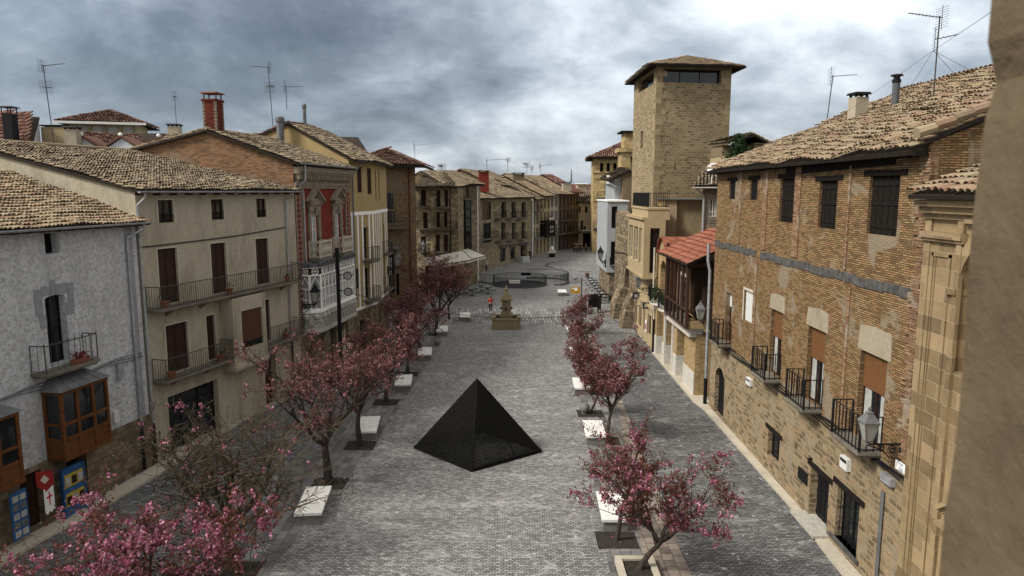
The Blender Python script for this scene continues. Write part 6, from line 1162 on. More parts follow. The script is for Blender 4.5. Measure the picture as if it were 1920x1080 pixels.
# ---- lanterns
m_lg = simple('frosted_lantern_glass', (.30, .30, .27), .35, .12, 3.0, .05)
def lantern(F, u, z, out, s, label, arm=True, m='dzinc'):
    """a four-sided tapered lantern carried on a scrolled wall bracket"""
    c = F.p(u, z, out); t = thing('wall_lantern', label, 'lantern', F.p(u, z, 0), 'scrolled bracket lanterns'); M = MB()
    if arm:
        M.tube([F.p(u, z, 0), c], .022 * s, 5); M.tube([F.p(u, z - .4 * s, .03), F.p(u, z + .08 * s, .03)], .035 * s, 5)
        for (cx, cz, r0) in ((.28, -.13, .12), (.58, -.09, .08)):
            M.tube([F.p(u, z + (cz + math.sin(a) * r0 * (1 - a / 12)) * s, (cx + math.cos(a) * r0 * (1 - a / 12)) * out) for a in [i * .5 for i in range(19)]], .014 * s, 4)
        M.tube([F.p(u, z - .36 * s, .03), F.p(u, z - .3 * s, out * .35), F.p(u, z - .12 * s, out * .6), F.p(u, z - .02 * s, out)], .016 * s, 5)
        M.build('bracket', M_['black'], t)
    z0 = z + .08 * s; K = MB(); a = math.pi / 4
    K.lathe(c, [(.05 * s, 0), (.03 * s, .04 * s), (.10 * s, .08 * s), (.11 * s, .1 * s)], 4, a); K.lathe(c, [(.24 * s, .50 * s), (.245 * s, .53 * s), (.12 * s, .68 * s), (.09 * s, .70 * s), (.09 * s, .74 * s), (.03 * s, .78 * s), (.045 * s, .83 * s), (.0, .88 * s)], 4, a)
    for i in range(4): th = a + i * math.pi / 2; K.tube([c + Vector((.11 * s * math.cos(th), .11 * s * math.sin(th), .1 * s)), c + Vector((.22 * s * math.cos(th), .22 * s * math.sin(th), .5 * s))], .009 * s, 4)
    K.build('lantern_frame', M_[m], t); G = MB(); G.lathe(c, [(.10 * s, .1 * s), (.205 * s, .5 * s)], 4, a); G.build('glass', m_lg, t); return t
u, z = R1.px(1692, 833); lantern(R1, u, z, .98, 1.25, 'large grey lantern on a scrolled black bracket beside the nearest balcony of the brick house')
u, z = R1.px(1330, 603); lantern(Fr((11.0, 40), (11.0, 35)), 1.9, z, .5, 1.35, 'grey lantern on the drainpipe bracket between the arcade house and the brick house')
lantern(R3, 5.4, 4.55, .85, 1.5, 'lantern on a scrolled bracket under the boxy bay window')
u, z = F3.px(552, 575); lantern(F3, .3, z, .9, 1.5, 'dark lantern on a long bracket left of the white glazed gallery', m='black')
u, z = F4b.px(712, 512); lantern(F4b, F4b.L - .6, z, .9, 1.6, 'lantern in front of the black timber shop bay'); u, z = F6.px(798, 470); lantern(F6, u, z, 1.0, 1.6, 'lantern on the balcony house above the cafe awnings'); lantern(Fr((10.3, 78), (10.3, 73)), 2.2, 4.4, .6, 1.9, 'black lantern on the edge of the slim white house', m='black')
# ---- lamp post with three spotlights
q = gpt(633, 706); q = Vector((-10.7, 42.3, 0)); t = thing('spotlight_post', 'dark square lighting post carrying three round spotlights in front of the white gallery', 'lamp post', q); M = MB(); M.rbox(q, .2, .2, .1, 8.55); M.rbox(q, .3, .3, 0, .3); M.build('post', M_['black'], t)
for yy_, zz_ in ((515, 0), (545, 0), (645, 0)):
    z = dpt(660, yy_, 42.3).z; M = MB(); cc = q + Vector((.62, -.1, z)); M.tube([q + Vector((0, 0, z)), cc], .03, 5); ax = Vector((.25, -1, -.25)).normalized(); M.tube([cc - ax * .2, cc + ax * .16], [.16, .27], 12); sl = M.build('spotlight', M_['black'], t); M = MB(); M.tube([cc + ax * .161, cc + ax * .17], .21, 12); M.build('lens', M_['curtain'], sl)
t = thing('overhead_cable', 'thin black cable sagging across the plaza', 'cable', (-10.7, 42, 0)); M = MB(); a, b = Vector((-10.7, 42.3, 6.0)), Vector((10.6, 44.5, 5.2)); M.tube([a.lerp(b, i / 30) - Vector((0, 0, 1.6 * (1 - (i / 15 - 1) ** 2))) for i in range(31)], .016, 4); M.build('cable', M_['black'], t)
# ---- circular railing round the stairwell
m_rail = simple('dark_steel_railing', (.02, .021, .022), .5, .3, 9.0)
def arcrail(name, label, pts, h, plinth=True):
    t = thing(name, label, 'railing', pts[len(pts) // 2]); M = MB(); K = MB()
    for a, b in zip(pts, pts[1:]):
        F = Fr(a[:2], b[:2]); n = max(1, round(F.L / .17))
        for i in range(n): p = a.lerp(b, i / n); M.tube([p + up * .1, p + up * h], .016, 4, False)
        M.box(F, 0, F.L, h, h + .05, -.03, .03); M.box(F, 0, F.L, .1, .14, -.02, .02)
        if plinth: K.box(F, 0, F.L, .012, .16, -.1, .1)
    M.build('bars', m_rail, t); K.build('plinth', simple('railing_plinth', (.09, .088, .085), .8), t); return t
rc = Vector((1.0, 88.8, 0)); ring = [rc + Vector((3.45 * math.cos(a), 3.45 * math.sin(a), 0)) for a in [6.28319 * i / 40 for i in range(41)]]
tr_ = arcrail('circular_railing', 'round black railing enclosing the stairwell behind the fountain', ring, 1.15)
M = MB(); M.lathe((rc.x, rc.y, .013), [(3.3, 0), (3.3, .004)], 32); M.build('stairwell_shade', simple('stairwell_dark', (.03, .03, .03), .9), tr_)  # flat dark disc: the stairwell's shade is put into its colour
oc = [rc + Vector((2.2 + 4.3 * math.cos(a), 2.4 + 4.2 * math.sin(a), 0)) for a in [-.75 + 2.6 * i / 24 for i in range(25)]]; oc = [oc[0] + Vector((-.9, -.5, 0)), oc[0] + Vector((-.2, -.35, 0))] + oc; arcrail('curved_railing', 'curved black railing sweeping out to the right behind the round one', oc, 1.3)
arcrail('curved_railing', 'black railing tail curving off to the left behind the round one', [rc + Vector((-3.3 - 1.0 * i / 2, .8 + .1 * i * i, 0)) for i in range(5)], 1.15)
for (x0, y0, x1, y1, Y, m, lbl, w2) in ((955, 525, 975, 531, 85.2, 'white', 'long white notice fixed to the front of the round railing', 0), (977, 511.5, 995, 516.5, 92.3, 'black', 'dark notice board on the back of the round railing', 0)):
    a, b = dpt(x0, y0, Y), dpt(x1, y1, Y); M = MB(); M.wb(a.x, b.x, Y - .05, Y - .02, b.z, a.z); t = thing('notice_board', lbl, 'notice', (a.x, Y, b.z)); M.build('panel', M_[m], t)
    if m == 'white': K = MB(); [K.wb(a.x + .15 + i * .22, a.x + .15 + i * .22 + .15, Y - .056, Y - .051, b.z + .12 + (i % 2) * .02, b.z + .25) for i in range(5)]; K.build('print', M_['black'], t)
# ---- board signs, yellow sign, planter kiosk
q = gpt(1090, 572); t = thing('yellow_sign', 'amber sign panel on a dark post at the head of the right tree row', 'sign', q); M = MB(); M.tube([q, q + up * 2.9], .06, 6); M.build('post', M_['black'], t); P = Fr((q.x - 1.65, q.y - .1), (q.x - .1, q.y - .1)); M = MB(); M.box(P, .5, 1.5, 1.25, 1.95, -.04, 0); M.build('panel', simple('amber_panel', (.42, .22, .03), .6, .2), t); M = MB(); M.box(P, .9, 1.2, 1.55, 1.85, 0, .01); M.box(P, .6, .85, 1.75, 1.85, 0, .01); M.build('print', M_['white'], t)
for (x, y, lbl, a_) in ((1112, 583, 'black framed menu board standing upright at the cafe terrace entrance', .1), (1124, 586, 'second dark menu board turned edge-on at the cafe terrace', 1.2)):
    q = gpt(x, y); t = thing('menu_board', lbl, 'menu board', q); M = MB(); F = Fr((q.x - .5 * math.cos(a_), q.y - .5 * math.sin(a_)), (q.x + .5 * math.cos(a_), q.y + .5 * math.sin(a_))); M.box(F, 0, .07, 0, 1.7, -.04, .04); M.box(F, .93, 1, 0, 1.7, -.04, .04); M.box(F, .07, .93, 1.62, 1.7, -.04, .04); M.box(F, .07, .93, .35, .43, -.04, .04); M.build('frame', M_['oldwood'], t); M = MB(); M.box(F, .07, .93, .43, 1.62, -.02, .02); M.build('slate', M_['black'], t)
q = gpt(1132, 574); t = thing('terrace_screen', 'low dark rail closing the near end of the right cafe terrace', 'railing', q); M = MB(); bars(M, Vector((8.9, 73.6, 0)), Vector((11.2, 73.6, 0)), .95, .6, .03, .03); M.build('rail', M_['black'], t)
# ---- cafe furniture
m_al = simple('brushed_metal_chair', (.42, .43, .44), .3, .2, 9.0, .1, .6)
def chair(matn):
    t = thing('cafe_chair', '', 'chair', (0, 0, 0)); M = MB(); M.rbox((0, 0), .44, .44, .43, .47); M.build('seat', M_['black'], t)
    M = MB(); M.tube([Vector((.26 * math.cos(a), -.02 + .26 * math.sin(a), .78 if .6 < a < 2.5 else .66)) for a in [-.2 + 3.5 * i / 10 for i in range(11)]], .03, 5); M.tube([Vector((.25 * math.cos(a), .25 * math.sin(a), .66)) for a in [.5 + 2.1 * i / 6 for i in range(7)]], .022, 5); M.build('backrest', matn, t)
    for sx in (-.19, .19):
        for sy in (-.19, .19): K = MB(); K.tube([(sx, sy, .44), (sx * 1.15, sy * 1.15, 0)], .016, 5); K.build('leg', matn, t)
    return t
def table():
    t = thing('cafe_table', '', 'table', (0, 0, 0)); M = MB(); M.rbox((0, 0), .72, .72, .72, .75); M.build('tabletop', M_['black'], t); M = MB(); M.tube([(0, 0, .03), (0, 0, .72)], .03, 6); M.rbox((0, 0), .45, .45, 0, .03); M.build('pedestal', M_['black'], t); return t
ch0, tb0 = chair(m_al), table(); used = [0, 0]
def place(kind, x, y, rz, label, group):
    p = (ch0, tb0)[kind]
    if not used[kind]: o = p; o.location = (x, y, .012); o.rotation_euler = (0, 0, rz); used[kind] = 1; o['label'] = label
    else: o = copy_tree(p, (x, y, .012), rz, label)
    o['group'] = group
rows = ('first', 'second', 'third', 'fourth', 'fifth', 'sixth', 'seventh'); g1_, g2_ = 'chairs of the right cafe terrace', 'tables of the right cafe terrace'
for i in range(7):
    y = 75.6 + i * 2.35
    place(1, 10.2, y, .05, 'dark cafe table, %s from the camera on the right terrace' % rows[i], g2_)
    for s_, nm in ((-1, 'left'), (1, 'right')): place(0, 10.2 + s_ * .7, y, -s_ * math.pi / 2 + math.pi / 2 * 0 + random.uniform(-.2, .2) if 0 else (math.pi / 2 if s_ < 0 else -math.pi / 2), 'metal cafe chair at the %s side of the %s terrace table from the camera' % (nm, rows[i]), g1_)
    place(0, 10.2, y - .75, math.pi, 'metal cafe chair on the near side of the %s terrace table from the camera' % rows[i], g1_)
place(0, 8.6, 92, 1.2, 'lone dark cafe chair standing left of the far end of the right terrace', g1_); place(0, 8.3, 90.8, 2.0, 'lone cafe chair left of the seventh table of the right terrace', g1_)
g3_, g4_ = 'chairs under the cafe awnings', 'tables under the cafe awnings'
for i in range(5):
    x, y = -6.4 + i * .9, 77.5 + (i % 2) * 2.3 + i * .8; place(1, x, y, .3, 'dark cafe table by the awnings, number %s from the left' % ('one', 'two', 'three', 'four', 'five')[i], g4_)
    for a_, nm in ((0, 'far'), (2.2, 'near left'), (4.1, 'near right')): place(0, x - .7 * math.sin(a_), y + .7 * math.cos(a_), a_, 'cafe chair on the %s side of awning table %s from the left' % (nm, ('one', 'two', 'three', 'four', 'five')[i]), g3_)
# ---- awnings
m_aw = simple('cream_canvas', (.62, .59, .52), .85, .08, 3.0, .15)
for (pts, lbl) in ((((792, 485, 83), (868, 470, 84.4), (886, 487, 79.5), (812, 500, 78.5)), 'cream awning hanging lowest, left of the pair over the cafe'), (((852, 470, 87), (878, 466, 88), (912, 480, 82.5), (884, 486, 81)), 'cream awning nearer the bend, right of the pair over the cafe')):
    P = [dpt(*p) for p in pts]; t = thing('awning', lbl, 'awning', P[0], 'cream canvas awnings over the cafe'); M = MB(); n = (P[1] - P[0]).cross(P[3] - P[0]).normalized() * .03; M.add([p for p in P] + [p + n for p in P], [(0, 1, 2, 3), (7, 6, 5, 4), (0, 4, 5, 1), (1, 5, 6, 2), (2, 6, 7, 3), (3, 7, 4, 0)]); M.build('canvas', m_aw, t)
    M = MB(); M.q(P[3], P[2], P[2] - up * .28, P[3] - up * .28); M.q(P[2], P[1], P[1] - up * .1, P[2] - up * .28); M.build('valance', m_aw, t); M = MB(); M.tube([P[0], P[3]], .04, 5); M.tube([P[1], P[2]], .04, 5); M.tube([P[3], P[2]], .05, 5); M.build('frame', M_['black'], t)
M = MB(); q = gpt(914, 496); q.z = 0; t = thing('no_entry_post', 'red round traffic sign on a brown post at the corner of the hipped stone house', 'road sign', q); M.tube([q, q + up * 3.6], .07, 6); M.build('post', simple('brown_post', (.07, .04, .03), .6), t); M = MB(); c2 = q + up * 3.5; M.tube([c2 + Vector((0, -.12, 0)), c2 + Vector((0, -.09, 0))], .33, 14); M.build('sign_disc', simple('sign_red', (.45, .03, .03), .5), t); M = MB(); M.wb(c2.x - .22, c2.x + .22, c2.y - .135, c2.y - .122, c2.z - .05, c2.z + .05); M.build('white_bar', M_['white'], t)
# ---- hanging signs on the bay house, shop things on the left
for k, (x0, y0, x1, y1, lbl) in enumerate(((1187, 549, 1199, 560, 'smaller square black hanging sign farther along the bay house'), (1205, 568, 1217, 579, 'square black hanging sign with pale emblem nearer the arcade house'))):
    Y = 56.5 - 3.2 * k; a, b = dpt(x0, y0, Y), dpt(x1, y1, Y); t = thing('hanging_sign', lbl, 'sign', (10.7, Y, b.z), 'black hanging shop signs'); M = MB(); M.wb(a.x, b.x, Y - .03, Y + .03, b.z, a.z); M.build('panel', M_['black'], t); M = MB(); M.tube([(10.75, Y, a.z + .05), (a.x - .1, Y, a.z + .05)], .03, 5); M.build('bracket', M_['black'], t); M = MB(); M.wb(a.x + .12, a.x + .3, Y - .036, Y - .031, b.z + .1, a.z - .1); M.wb(a.x + .36, b.x - .1, Y - .036, Y - .031, b.z + .1, a.z - .1); M.build('emblem', M_['curtain'], t)
a, b, c_, e = R3.rect(1213, 592, 1219, 612); t = thing('poster', 'white poster with a red mark on the bay house wall', 'poster', R3.p(a, c_, .01)); M = MB(); M.box(R3, 4.35, 4.95, .95, 1.9, .062, .075); M.build('sheet', M_['white'], t); M = MB(); M.box(R3, 4.45, 4.85, 1.15, 1.6, .076, .08); M.build('print', simple('poster_red', (.35, .03, .05), .6), t)
def rackF(x0, y0, x1, y1, d): return F1.rect(x0, y0, x1, y1, d)
m_bl = simple('rack_blue', (.03, .10, .24), .5); m_yl = simple('rack_yellow', (.42, .31, .05), .5)
a, b, c_, e = rackF(117, 912, 149, 976, .5); b = a + 1.0; c_ = .12; e = 1.95; t = thing('postcard_rack', 'yellow and blue souvenir postcard rack beside the dark shop doorway', 'rack', F1.p(a, 0, .5)); M = MB(); M.box(F1, a, b, c_, e, .4, .5); M.box(F1, a, a + .05, 0, e, .4, .56); M.box(F1, b - .05, b, 0, e, .4, .56); fr = M.build('stand', m_bl, t); M = MB()
for j in range(2): M.box(F1, a + .06, b - .06, .5 + j * .72, .98 + j * .72, .5, .53)
M.build('yellow_panel', m_yl, t)
for i in range(3):
    for j in range(2): M = MB(); M.box(F1, a + .12 + i * .29, a + .33 + i * .29, .58 + j * .72, .88 + j * .72, .53, .545); M.build('postcard', M_['curtain' if (i + j) % 2 else 'brown'], t)
a, b, c_, e = rackF(19, 932, 44, 985, .5); b = a + .62; c_ = .3; e = 1.95; t = thing('souvenir_board', 'blue board of small cards hanging at the shop front, far left', 'board', F1.p(a, 0, .5)); M = MB(); M.box(F1, a, b, c_, e, .44, .5); M.build('board', m_bl, t)
for i in range(2):
    for j in range(5): M = MB(); M.box(F1, a + .06 + i * .28, a + .28 + i * .28, c_ + .08 + j * .31, c_ + .3 + j * .31, .5, .51); M.build('card', M_['dzinc' if j % 2 else 'curtain'], t)
P = F1.p(9.15, 2.25, .55); t = thing('shield_sign', 'red shield sign with a pale emblem sticking out above the shop', 'sign', P); FSg = Fr(F1.p(8.95, 0, .75)[:2], F1.p(9.25, 0, 1.15)[:2]); M = MB(); M.prism(FSg, [(0, 1.95), (.25, 1.7), (.5, 1.95), (.5, 2.45), (0, 2.45)], 0, .03); M.build('shield', simple('shield_red', (.25, .02, .02), .5), t); M = MB(); M.prism(FSg, [(.12, 2.15), (.25, 2.0), (.38, 2.15), (.25, 2.32)], .031, .04); M.build('emblem', M_['cream'], t)
t = thing('cross_banner', 'white cloth pennant with a red cross hanging beside the red shield', 'banner', F1.p(9.3, 1.9, .4)); FBn = Fr(F1.p(9.0, 0, .95)[:2], F1.p(9.5, 0, .85)[:2]); M = MB(); M.prism(FBn, [(0, .95), (.1, .85), (.2, .95), (.32, .85), (.42, .95), (.5, .88), (.5, 1.8), (0, 1.8)], 0, .015); M.build('cloth', M_['white'], t); M = MB(); M.box(FBn, .22, .28, 1.15, 1.65, .016, .02); M.box(FBn, .11, .39, 1.42, 1.49, .016, .021); M.build('cross', simple('cross_red', (.5, .02, .02), .6), t)
wallbox(F1, *F1.rect(215, 683, 228, 708), .14, 'meter_box', 'grey electric box beside the drainpipe of the white house', 'meter box', 'zinc', False); wallbox(F1, *F1.rect(209, 772, 220, 790), .12, 'meter_box', 'white plastic box right of the wooden bay window', 'meter box', 'blindw', False)
t = thing('wall_cable', 'bundle of grey cables along the white house above the wooden bays', 'cable', F1.p(7, 5, 0)); M = MB()
for k in range(3): M.tube([F1.p(5 + 10.3 * i / 20, 5.15 - .06 * k + .06 * math.sin(i * .8 + k), .05 + .02 * k) for i in range(21)], .02, 5)
M.build('cables', M_['dzinc'], t)
# ---- letters on the far timber front
F = rowF[1]; tt = [o for o in COL.objects if o.name == 'timber_gallery'][0]; text('BANUEL', F, F.L * .6, 3.2 + (zb_ := 2.0) + 1.2, 1.21, .9, M_['white'], tt, 'shop_lettering')
# ================================================================ PEOPLE
def skin_obj(name, joints, edges, rad, matl, parent, sub=1):
    me = bpy.data.meshes.new(name); me.from_pydata([Vector(j) for j in joints], edges, []); o = bpy.data.objects.new(name, me); COL.objects.link(o)
    m = o.modifiers.new('s', 'SKIN'); sk = me.skin_vertices[0].data
    for i, r in enumerate(rad): sk[i].radius = (r, r) if isinstance(r, (int, float)) else r; sk[i].use_root = (i == 0)
    s = o.modifiers.new('d', 'SUBSURF'); s.levels = sub; s.render_levels = sub; bpy.context.view_layer.update(); me2 = bpy.data.meshes.new_from_object(o.evaluated_get(bpy.context.evaluated_depsgraph_get()))
    bpy.data.objects.remove(o); me2.materials.clear(); me2.materials.append(matl); me2.name = name
    for p in me2.polygons: p.use_smooth = True
    n = bpy.data.objects.new(name, me2); COL.objects.link(n); n.parent = parent; ORG[n.name] = ORG[parent.name]; return n
m_skin = simple('skin', (.38, .22, .15), .6, .1)
def person(loc, label, top, legs, hair, rz=0.0, h=1.68, sit=False, stride=.12, arms=.0, long_hair=False, group=None):
    t = thing('person', label, 'person', loc, group); t.rotation_euler = (0, 0, rz); t.scale = (h / 1.7,) * 3; s = stride
    hz = .92 if not sit else .52
    J = [(0, 0, hz), (0, 0, hz + .25), (0, 0, hz + .47), (0, .0, hz + .56), (0, .01, hz + .64), (0, .015, hz + .74)]
    Rr = [.12, .105, .12, .05, .075, .085]; E_s = [(0, 1), (1, 2), (2, 3), (3, 4), (4, 5)]
    def limb(a, pts, rs):
        p = a
        for q, r in zip(pts, rs): J.append(q); Rr.append(r); E_s.append((p, len(J) - 1)); p = len(J) - 1
    for sx in (-1, 1):
        limb(2, [(sx * .17, 0, hz + .44), (sx * .23, .03 - arms * .1, hz + .17), (sx * .20, -.08 - arms * .2, hz - .04 + arms * .3), (sx * .185, -.12 - arms * .22, hz - .13 + arms * .36)], [.055, .042, .03, .03])
        if sit: limb(0, [(sx * .1, -.02, hz), (sx * .11, -.40, hz - .02), (sx * .11, -.42, .1), (sx * .11, -.52, .04)], [.09, .06, .04, .035])
        else: limb(0, [(sx * .09, 0, hz - .06), (sx * .10, -s * sx * .5, .5), (sx * .10, s * sx * .8, .09), (sx * .11, s * sx * .8 - .13, .04)], [.09, .058, .04, .035])
    skin_obj('body', J, E_s, Rr, m_skin, t)
    nB = 3; JT = [(0, 0, hz + .02), (0, 0, hz + .25), (0, 0, hz + .47)]; RT = [.145, .13, .14]; ET = [(0, 1), (1, 2)]
    for k, sx in enumerate((-1, 1)):
        b = 6 + k * 8; JT += [J[b], J[b + 1], J[b + 2]]; RT += [.07, .058, .045]; q = len(JT); ET += [(2, q - 3), (q - 3, q - 2), (q - 2, q - 1)]
    skin_obj('jacket', JT, ET, RT, top, t)
    JL = [(0, 0, hz + .04)]; RL = [.13]; EL = []
    for k in range(2): b = 10 + k * 8; JL += [J[b], J[b + 1], J[b + 2]]; RL += [.1, .07, .052]; q = len(JL); EL += [(0, q - 3), (q - 3, q - 2), (q - 2, q - 1)]
    skin_obj('trousers', JL, EL, RL, legs, t)
    hd = hz + .70; HJ = [(0, .035, hd + .05), (0, .05, hd - (.28 if long_hair else .04))]; skin_obj('hair', HJ, [(0, 1)], [.1, .075 if long_hair else .08], hair, t)
    F_ = MB(); o_ = Vector(loc)
    for k in range(2):
        q = J[12 + k * 8]; F_.rbox((o_.x + q[0], o_.y + q[1] - .06), .09, .25, o_.z + 0, o_.z + .09, 0, .8, .7)
    f = F_.build('shoes', M_['black'] if top is not m_redj else M_['white'], t); return t
m_redj = simple('red_jacket', (.42, .025, .025), .8, .15); m_drk = simple('dark_clothes', (.015, .016, .02), .85, .2); m_brn = simple('brown_hair', (.07, .035, .02), .7, .3); m_grn = simple('muted_green_coat', (.05, .055, .04), .85, .2); m_pal = simple('pale_top', (.4, .39, .38), .85, .15)
person(gpt(920, 586), 'person in a red jacket and black trousers seen from behind near the fountain', m_redj, m_drk, m_brn, math.pi, 1.72, arms=.9, long_hair=True)
gp = 'far group of people at the end of the plaza'
for x, y, lb_, tp, hr in ((1077, 473, 'person in dark clothes at the left of the far group', m_drk, m_brn), (1081.5, 474, 'person in black with pale hair in the far group', m_drk, M_['curtain']), (1086, 473, 'person in a dark coat in the middle of the far group', m_grn, m_drk), (1090, 472, 'person in dark clothes at the right of the far group', m_drk, m_drk), (1098.5, 472, 'person in a green coat standing just right of the far group', m_grn, m_brn)): person(gpt(x, y), lb_, tp, m_drk, hr, random.uniform(-2, 2), 1.95 if y > 472.5 else 1.75, group=gp)
person(gpt(994, 488), 'person in dark clothes by the last window of the hipped stone house', m_drk, m_drk, m_brn, .8, 2.0); person(gpt(912, 508), 'person in a pale shirt standing between the awnings and the round railing', m_pal, m_drk, m_brn, 1.0, 1.75)
person((10.2, 93.4, .012), 'person in a brown coat seated at the far end of the right cafe terrace', simple('brown_coat', (.08, .045, .035), .85), m_drk, m_brn, .2, 1.75, sit=True); place(0, 10.2, 93.5, .2, 'cafe chair the seated person in a brown coat uses', g1_)
q = gpt(1035, 482); t = thing('flower_stall', 'small cream and dark box stand with white flowers in the far plaza', 'stand', q); M = MB(); M.rbox(q, 1.1, .8, 0, .75); M.build('box', M_['oldwood'], t); M = MB(); M.rbox(q, 1.5, 1.0, .755, 1.15); M.build('crate', M_['cream'], t); M = MB()
for i in range(30): M.rbox((q.x + random.gauss(-.1, .2), q.y + random.gauss(0, .15)), .14, .14, 1.15 + random.random() * .7, 1.32 + random.random() * .7, random.random())
M.build('flowers', M_['white'], t)
q = gpt(982, 491); t = thing('white_cloth_table', 'table under a white patterned cloth in front of the hipped stone house', 'table', q); M = MB(); M.rbox(q, 2.2, 1.2, 0, 1.0, .9, .88, .85); M.build('cloth', M_['curtain'], t); M = MB(); M.rbox(q, .9, .5, 1.002, 1.3, .9); M.build('basket', M_['brown'], t)
# ---- aerials and flues on the skyline
antenna(dpt(101, 268, 46), 4.9, (-.25, 0), -.1, 0, 'tall leaning black aerial above the cream house roof', sc=1.25); antenna(dpt(331, 236, 58), 2.4, (0, 0), 2.0, 2, 'small aerial on the short chimney left of the tall brick chimney')
antenna(dpt(514, 262, 52), 5.2, (-.2, 0), 3.0, 0, 'tall thin aerial mast between the brick chimney and the fat grey flue', sc=1.2); antenna(dpt(538, 205, 50), 1.6, (0, 0), .6, 2, 'short aerial with small white head rising from the fat grey flue')
antenna(dpt(778, 300, 75), 1.6, (0, 0), .4, 2, 'small aerial on the dark red corner roof'); antenna(dpt(1750, 180, 27), 2.9, (0, 0), 3.3, 0, 'large aerial with guy wires on the ridge of the right tiled roof', sc=1.1); antenna(dpt(1551, 222, 34), 2.0, (.15, 0), .1, 2, 'thin leaning aerial at the left of the right tiled roof')
for i, (x, y0, y1, Y, lb_) in enumerate(((913, 324, 300, 118, 'aerial beside the red chimney above the hipped stone house'), (952, 322, 299, 122, 'tallest aerial above the receding row roofs'), (988, 325, 308, 130, 'aerial with pale head in the middle of the row roofs'), (1013, 326, 310, 135, 'aerial with a round dish above the row roofs'), (997, 326, 314, 132, 'shortest aerial among the row roofs'), (828, 318, 312, 92, 'tiny aerial on the stone balcony house'))): P = dpt(x, y0, Y); antenna(P, dpt(x, y1, Y).z - P.z, (0, 0), 2.2 * i, 2, lb_, sc=2.0)
t = thing('lattice_mast', 'far lattice telecom mast on the wooded hill', 'mast', dpt(1071, 340, 900)); P = dpt(1071, 342, 900); z1 = dpt(1071, 317, 900).z; M = MB(); M.tube([P, Vector((P.x, P.y, z1))], [1.4, .4], 4); M.build('mast', M_['dzinc'], t)
t = thing('guy_wires', 'thin guy wires staying the large aerial on the right roof', 'wire', dpt(1750, 80, 27)); M = MB(); tp = dpt(1750, 95, 27)
for (x, y, Y) in ((1690, 190, 29), (1800, 150, 28), (1835, 140, 29), (1580, 215, 33), (1862, 20, 16)): M.tube([tp, dpt(x, y, Y)], .008, 3)
M.build('wire', M_['iron'], t)
chimney(907, 350, 321, 108, 1.5, 'slender red brick chimney on the hipped house roofs', m_red); chimney(1090, 352, 345, 150, 2.0, 'low pale chimney with a small cap at the far end of the row', m_ch, tm='white'); chimney(1062, 350, 342, 140, 1.6, 'dark-capped chimney on the row roofs', m_ch); chimney(972, 330, 325, 128, 2.0, 'wide dark chimney on the highest row roof', m_br5)
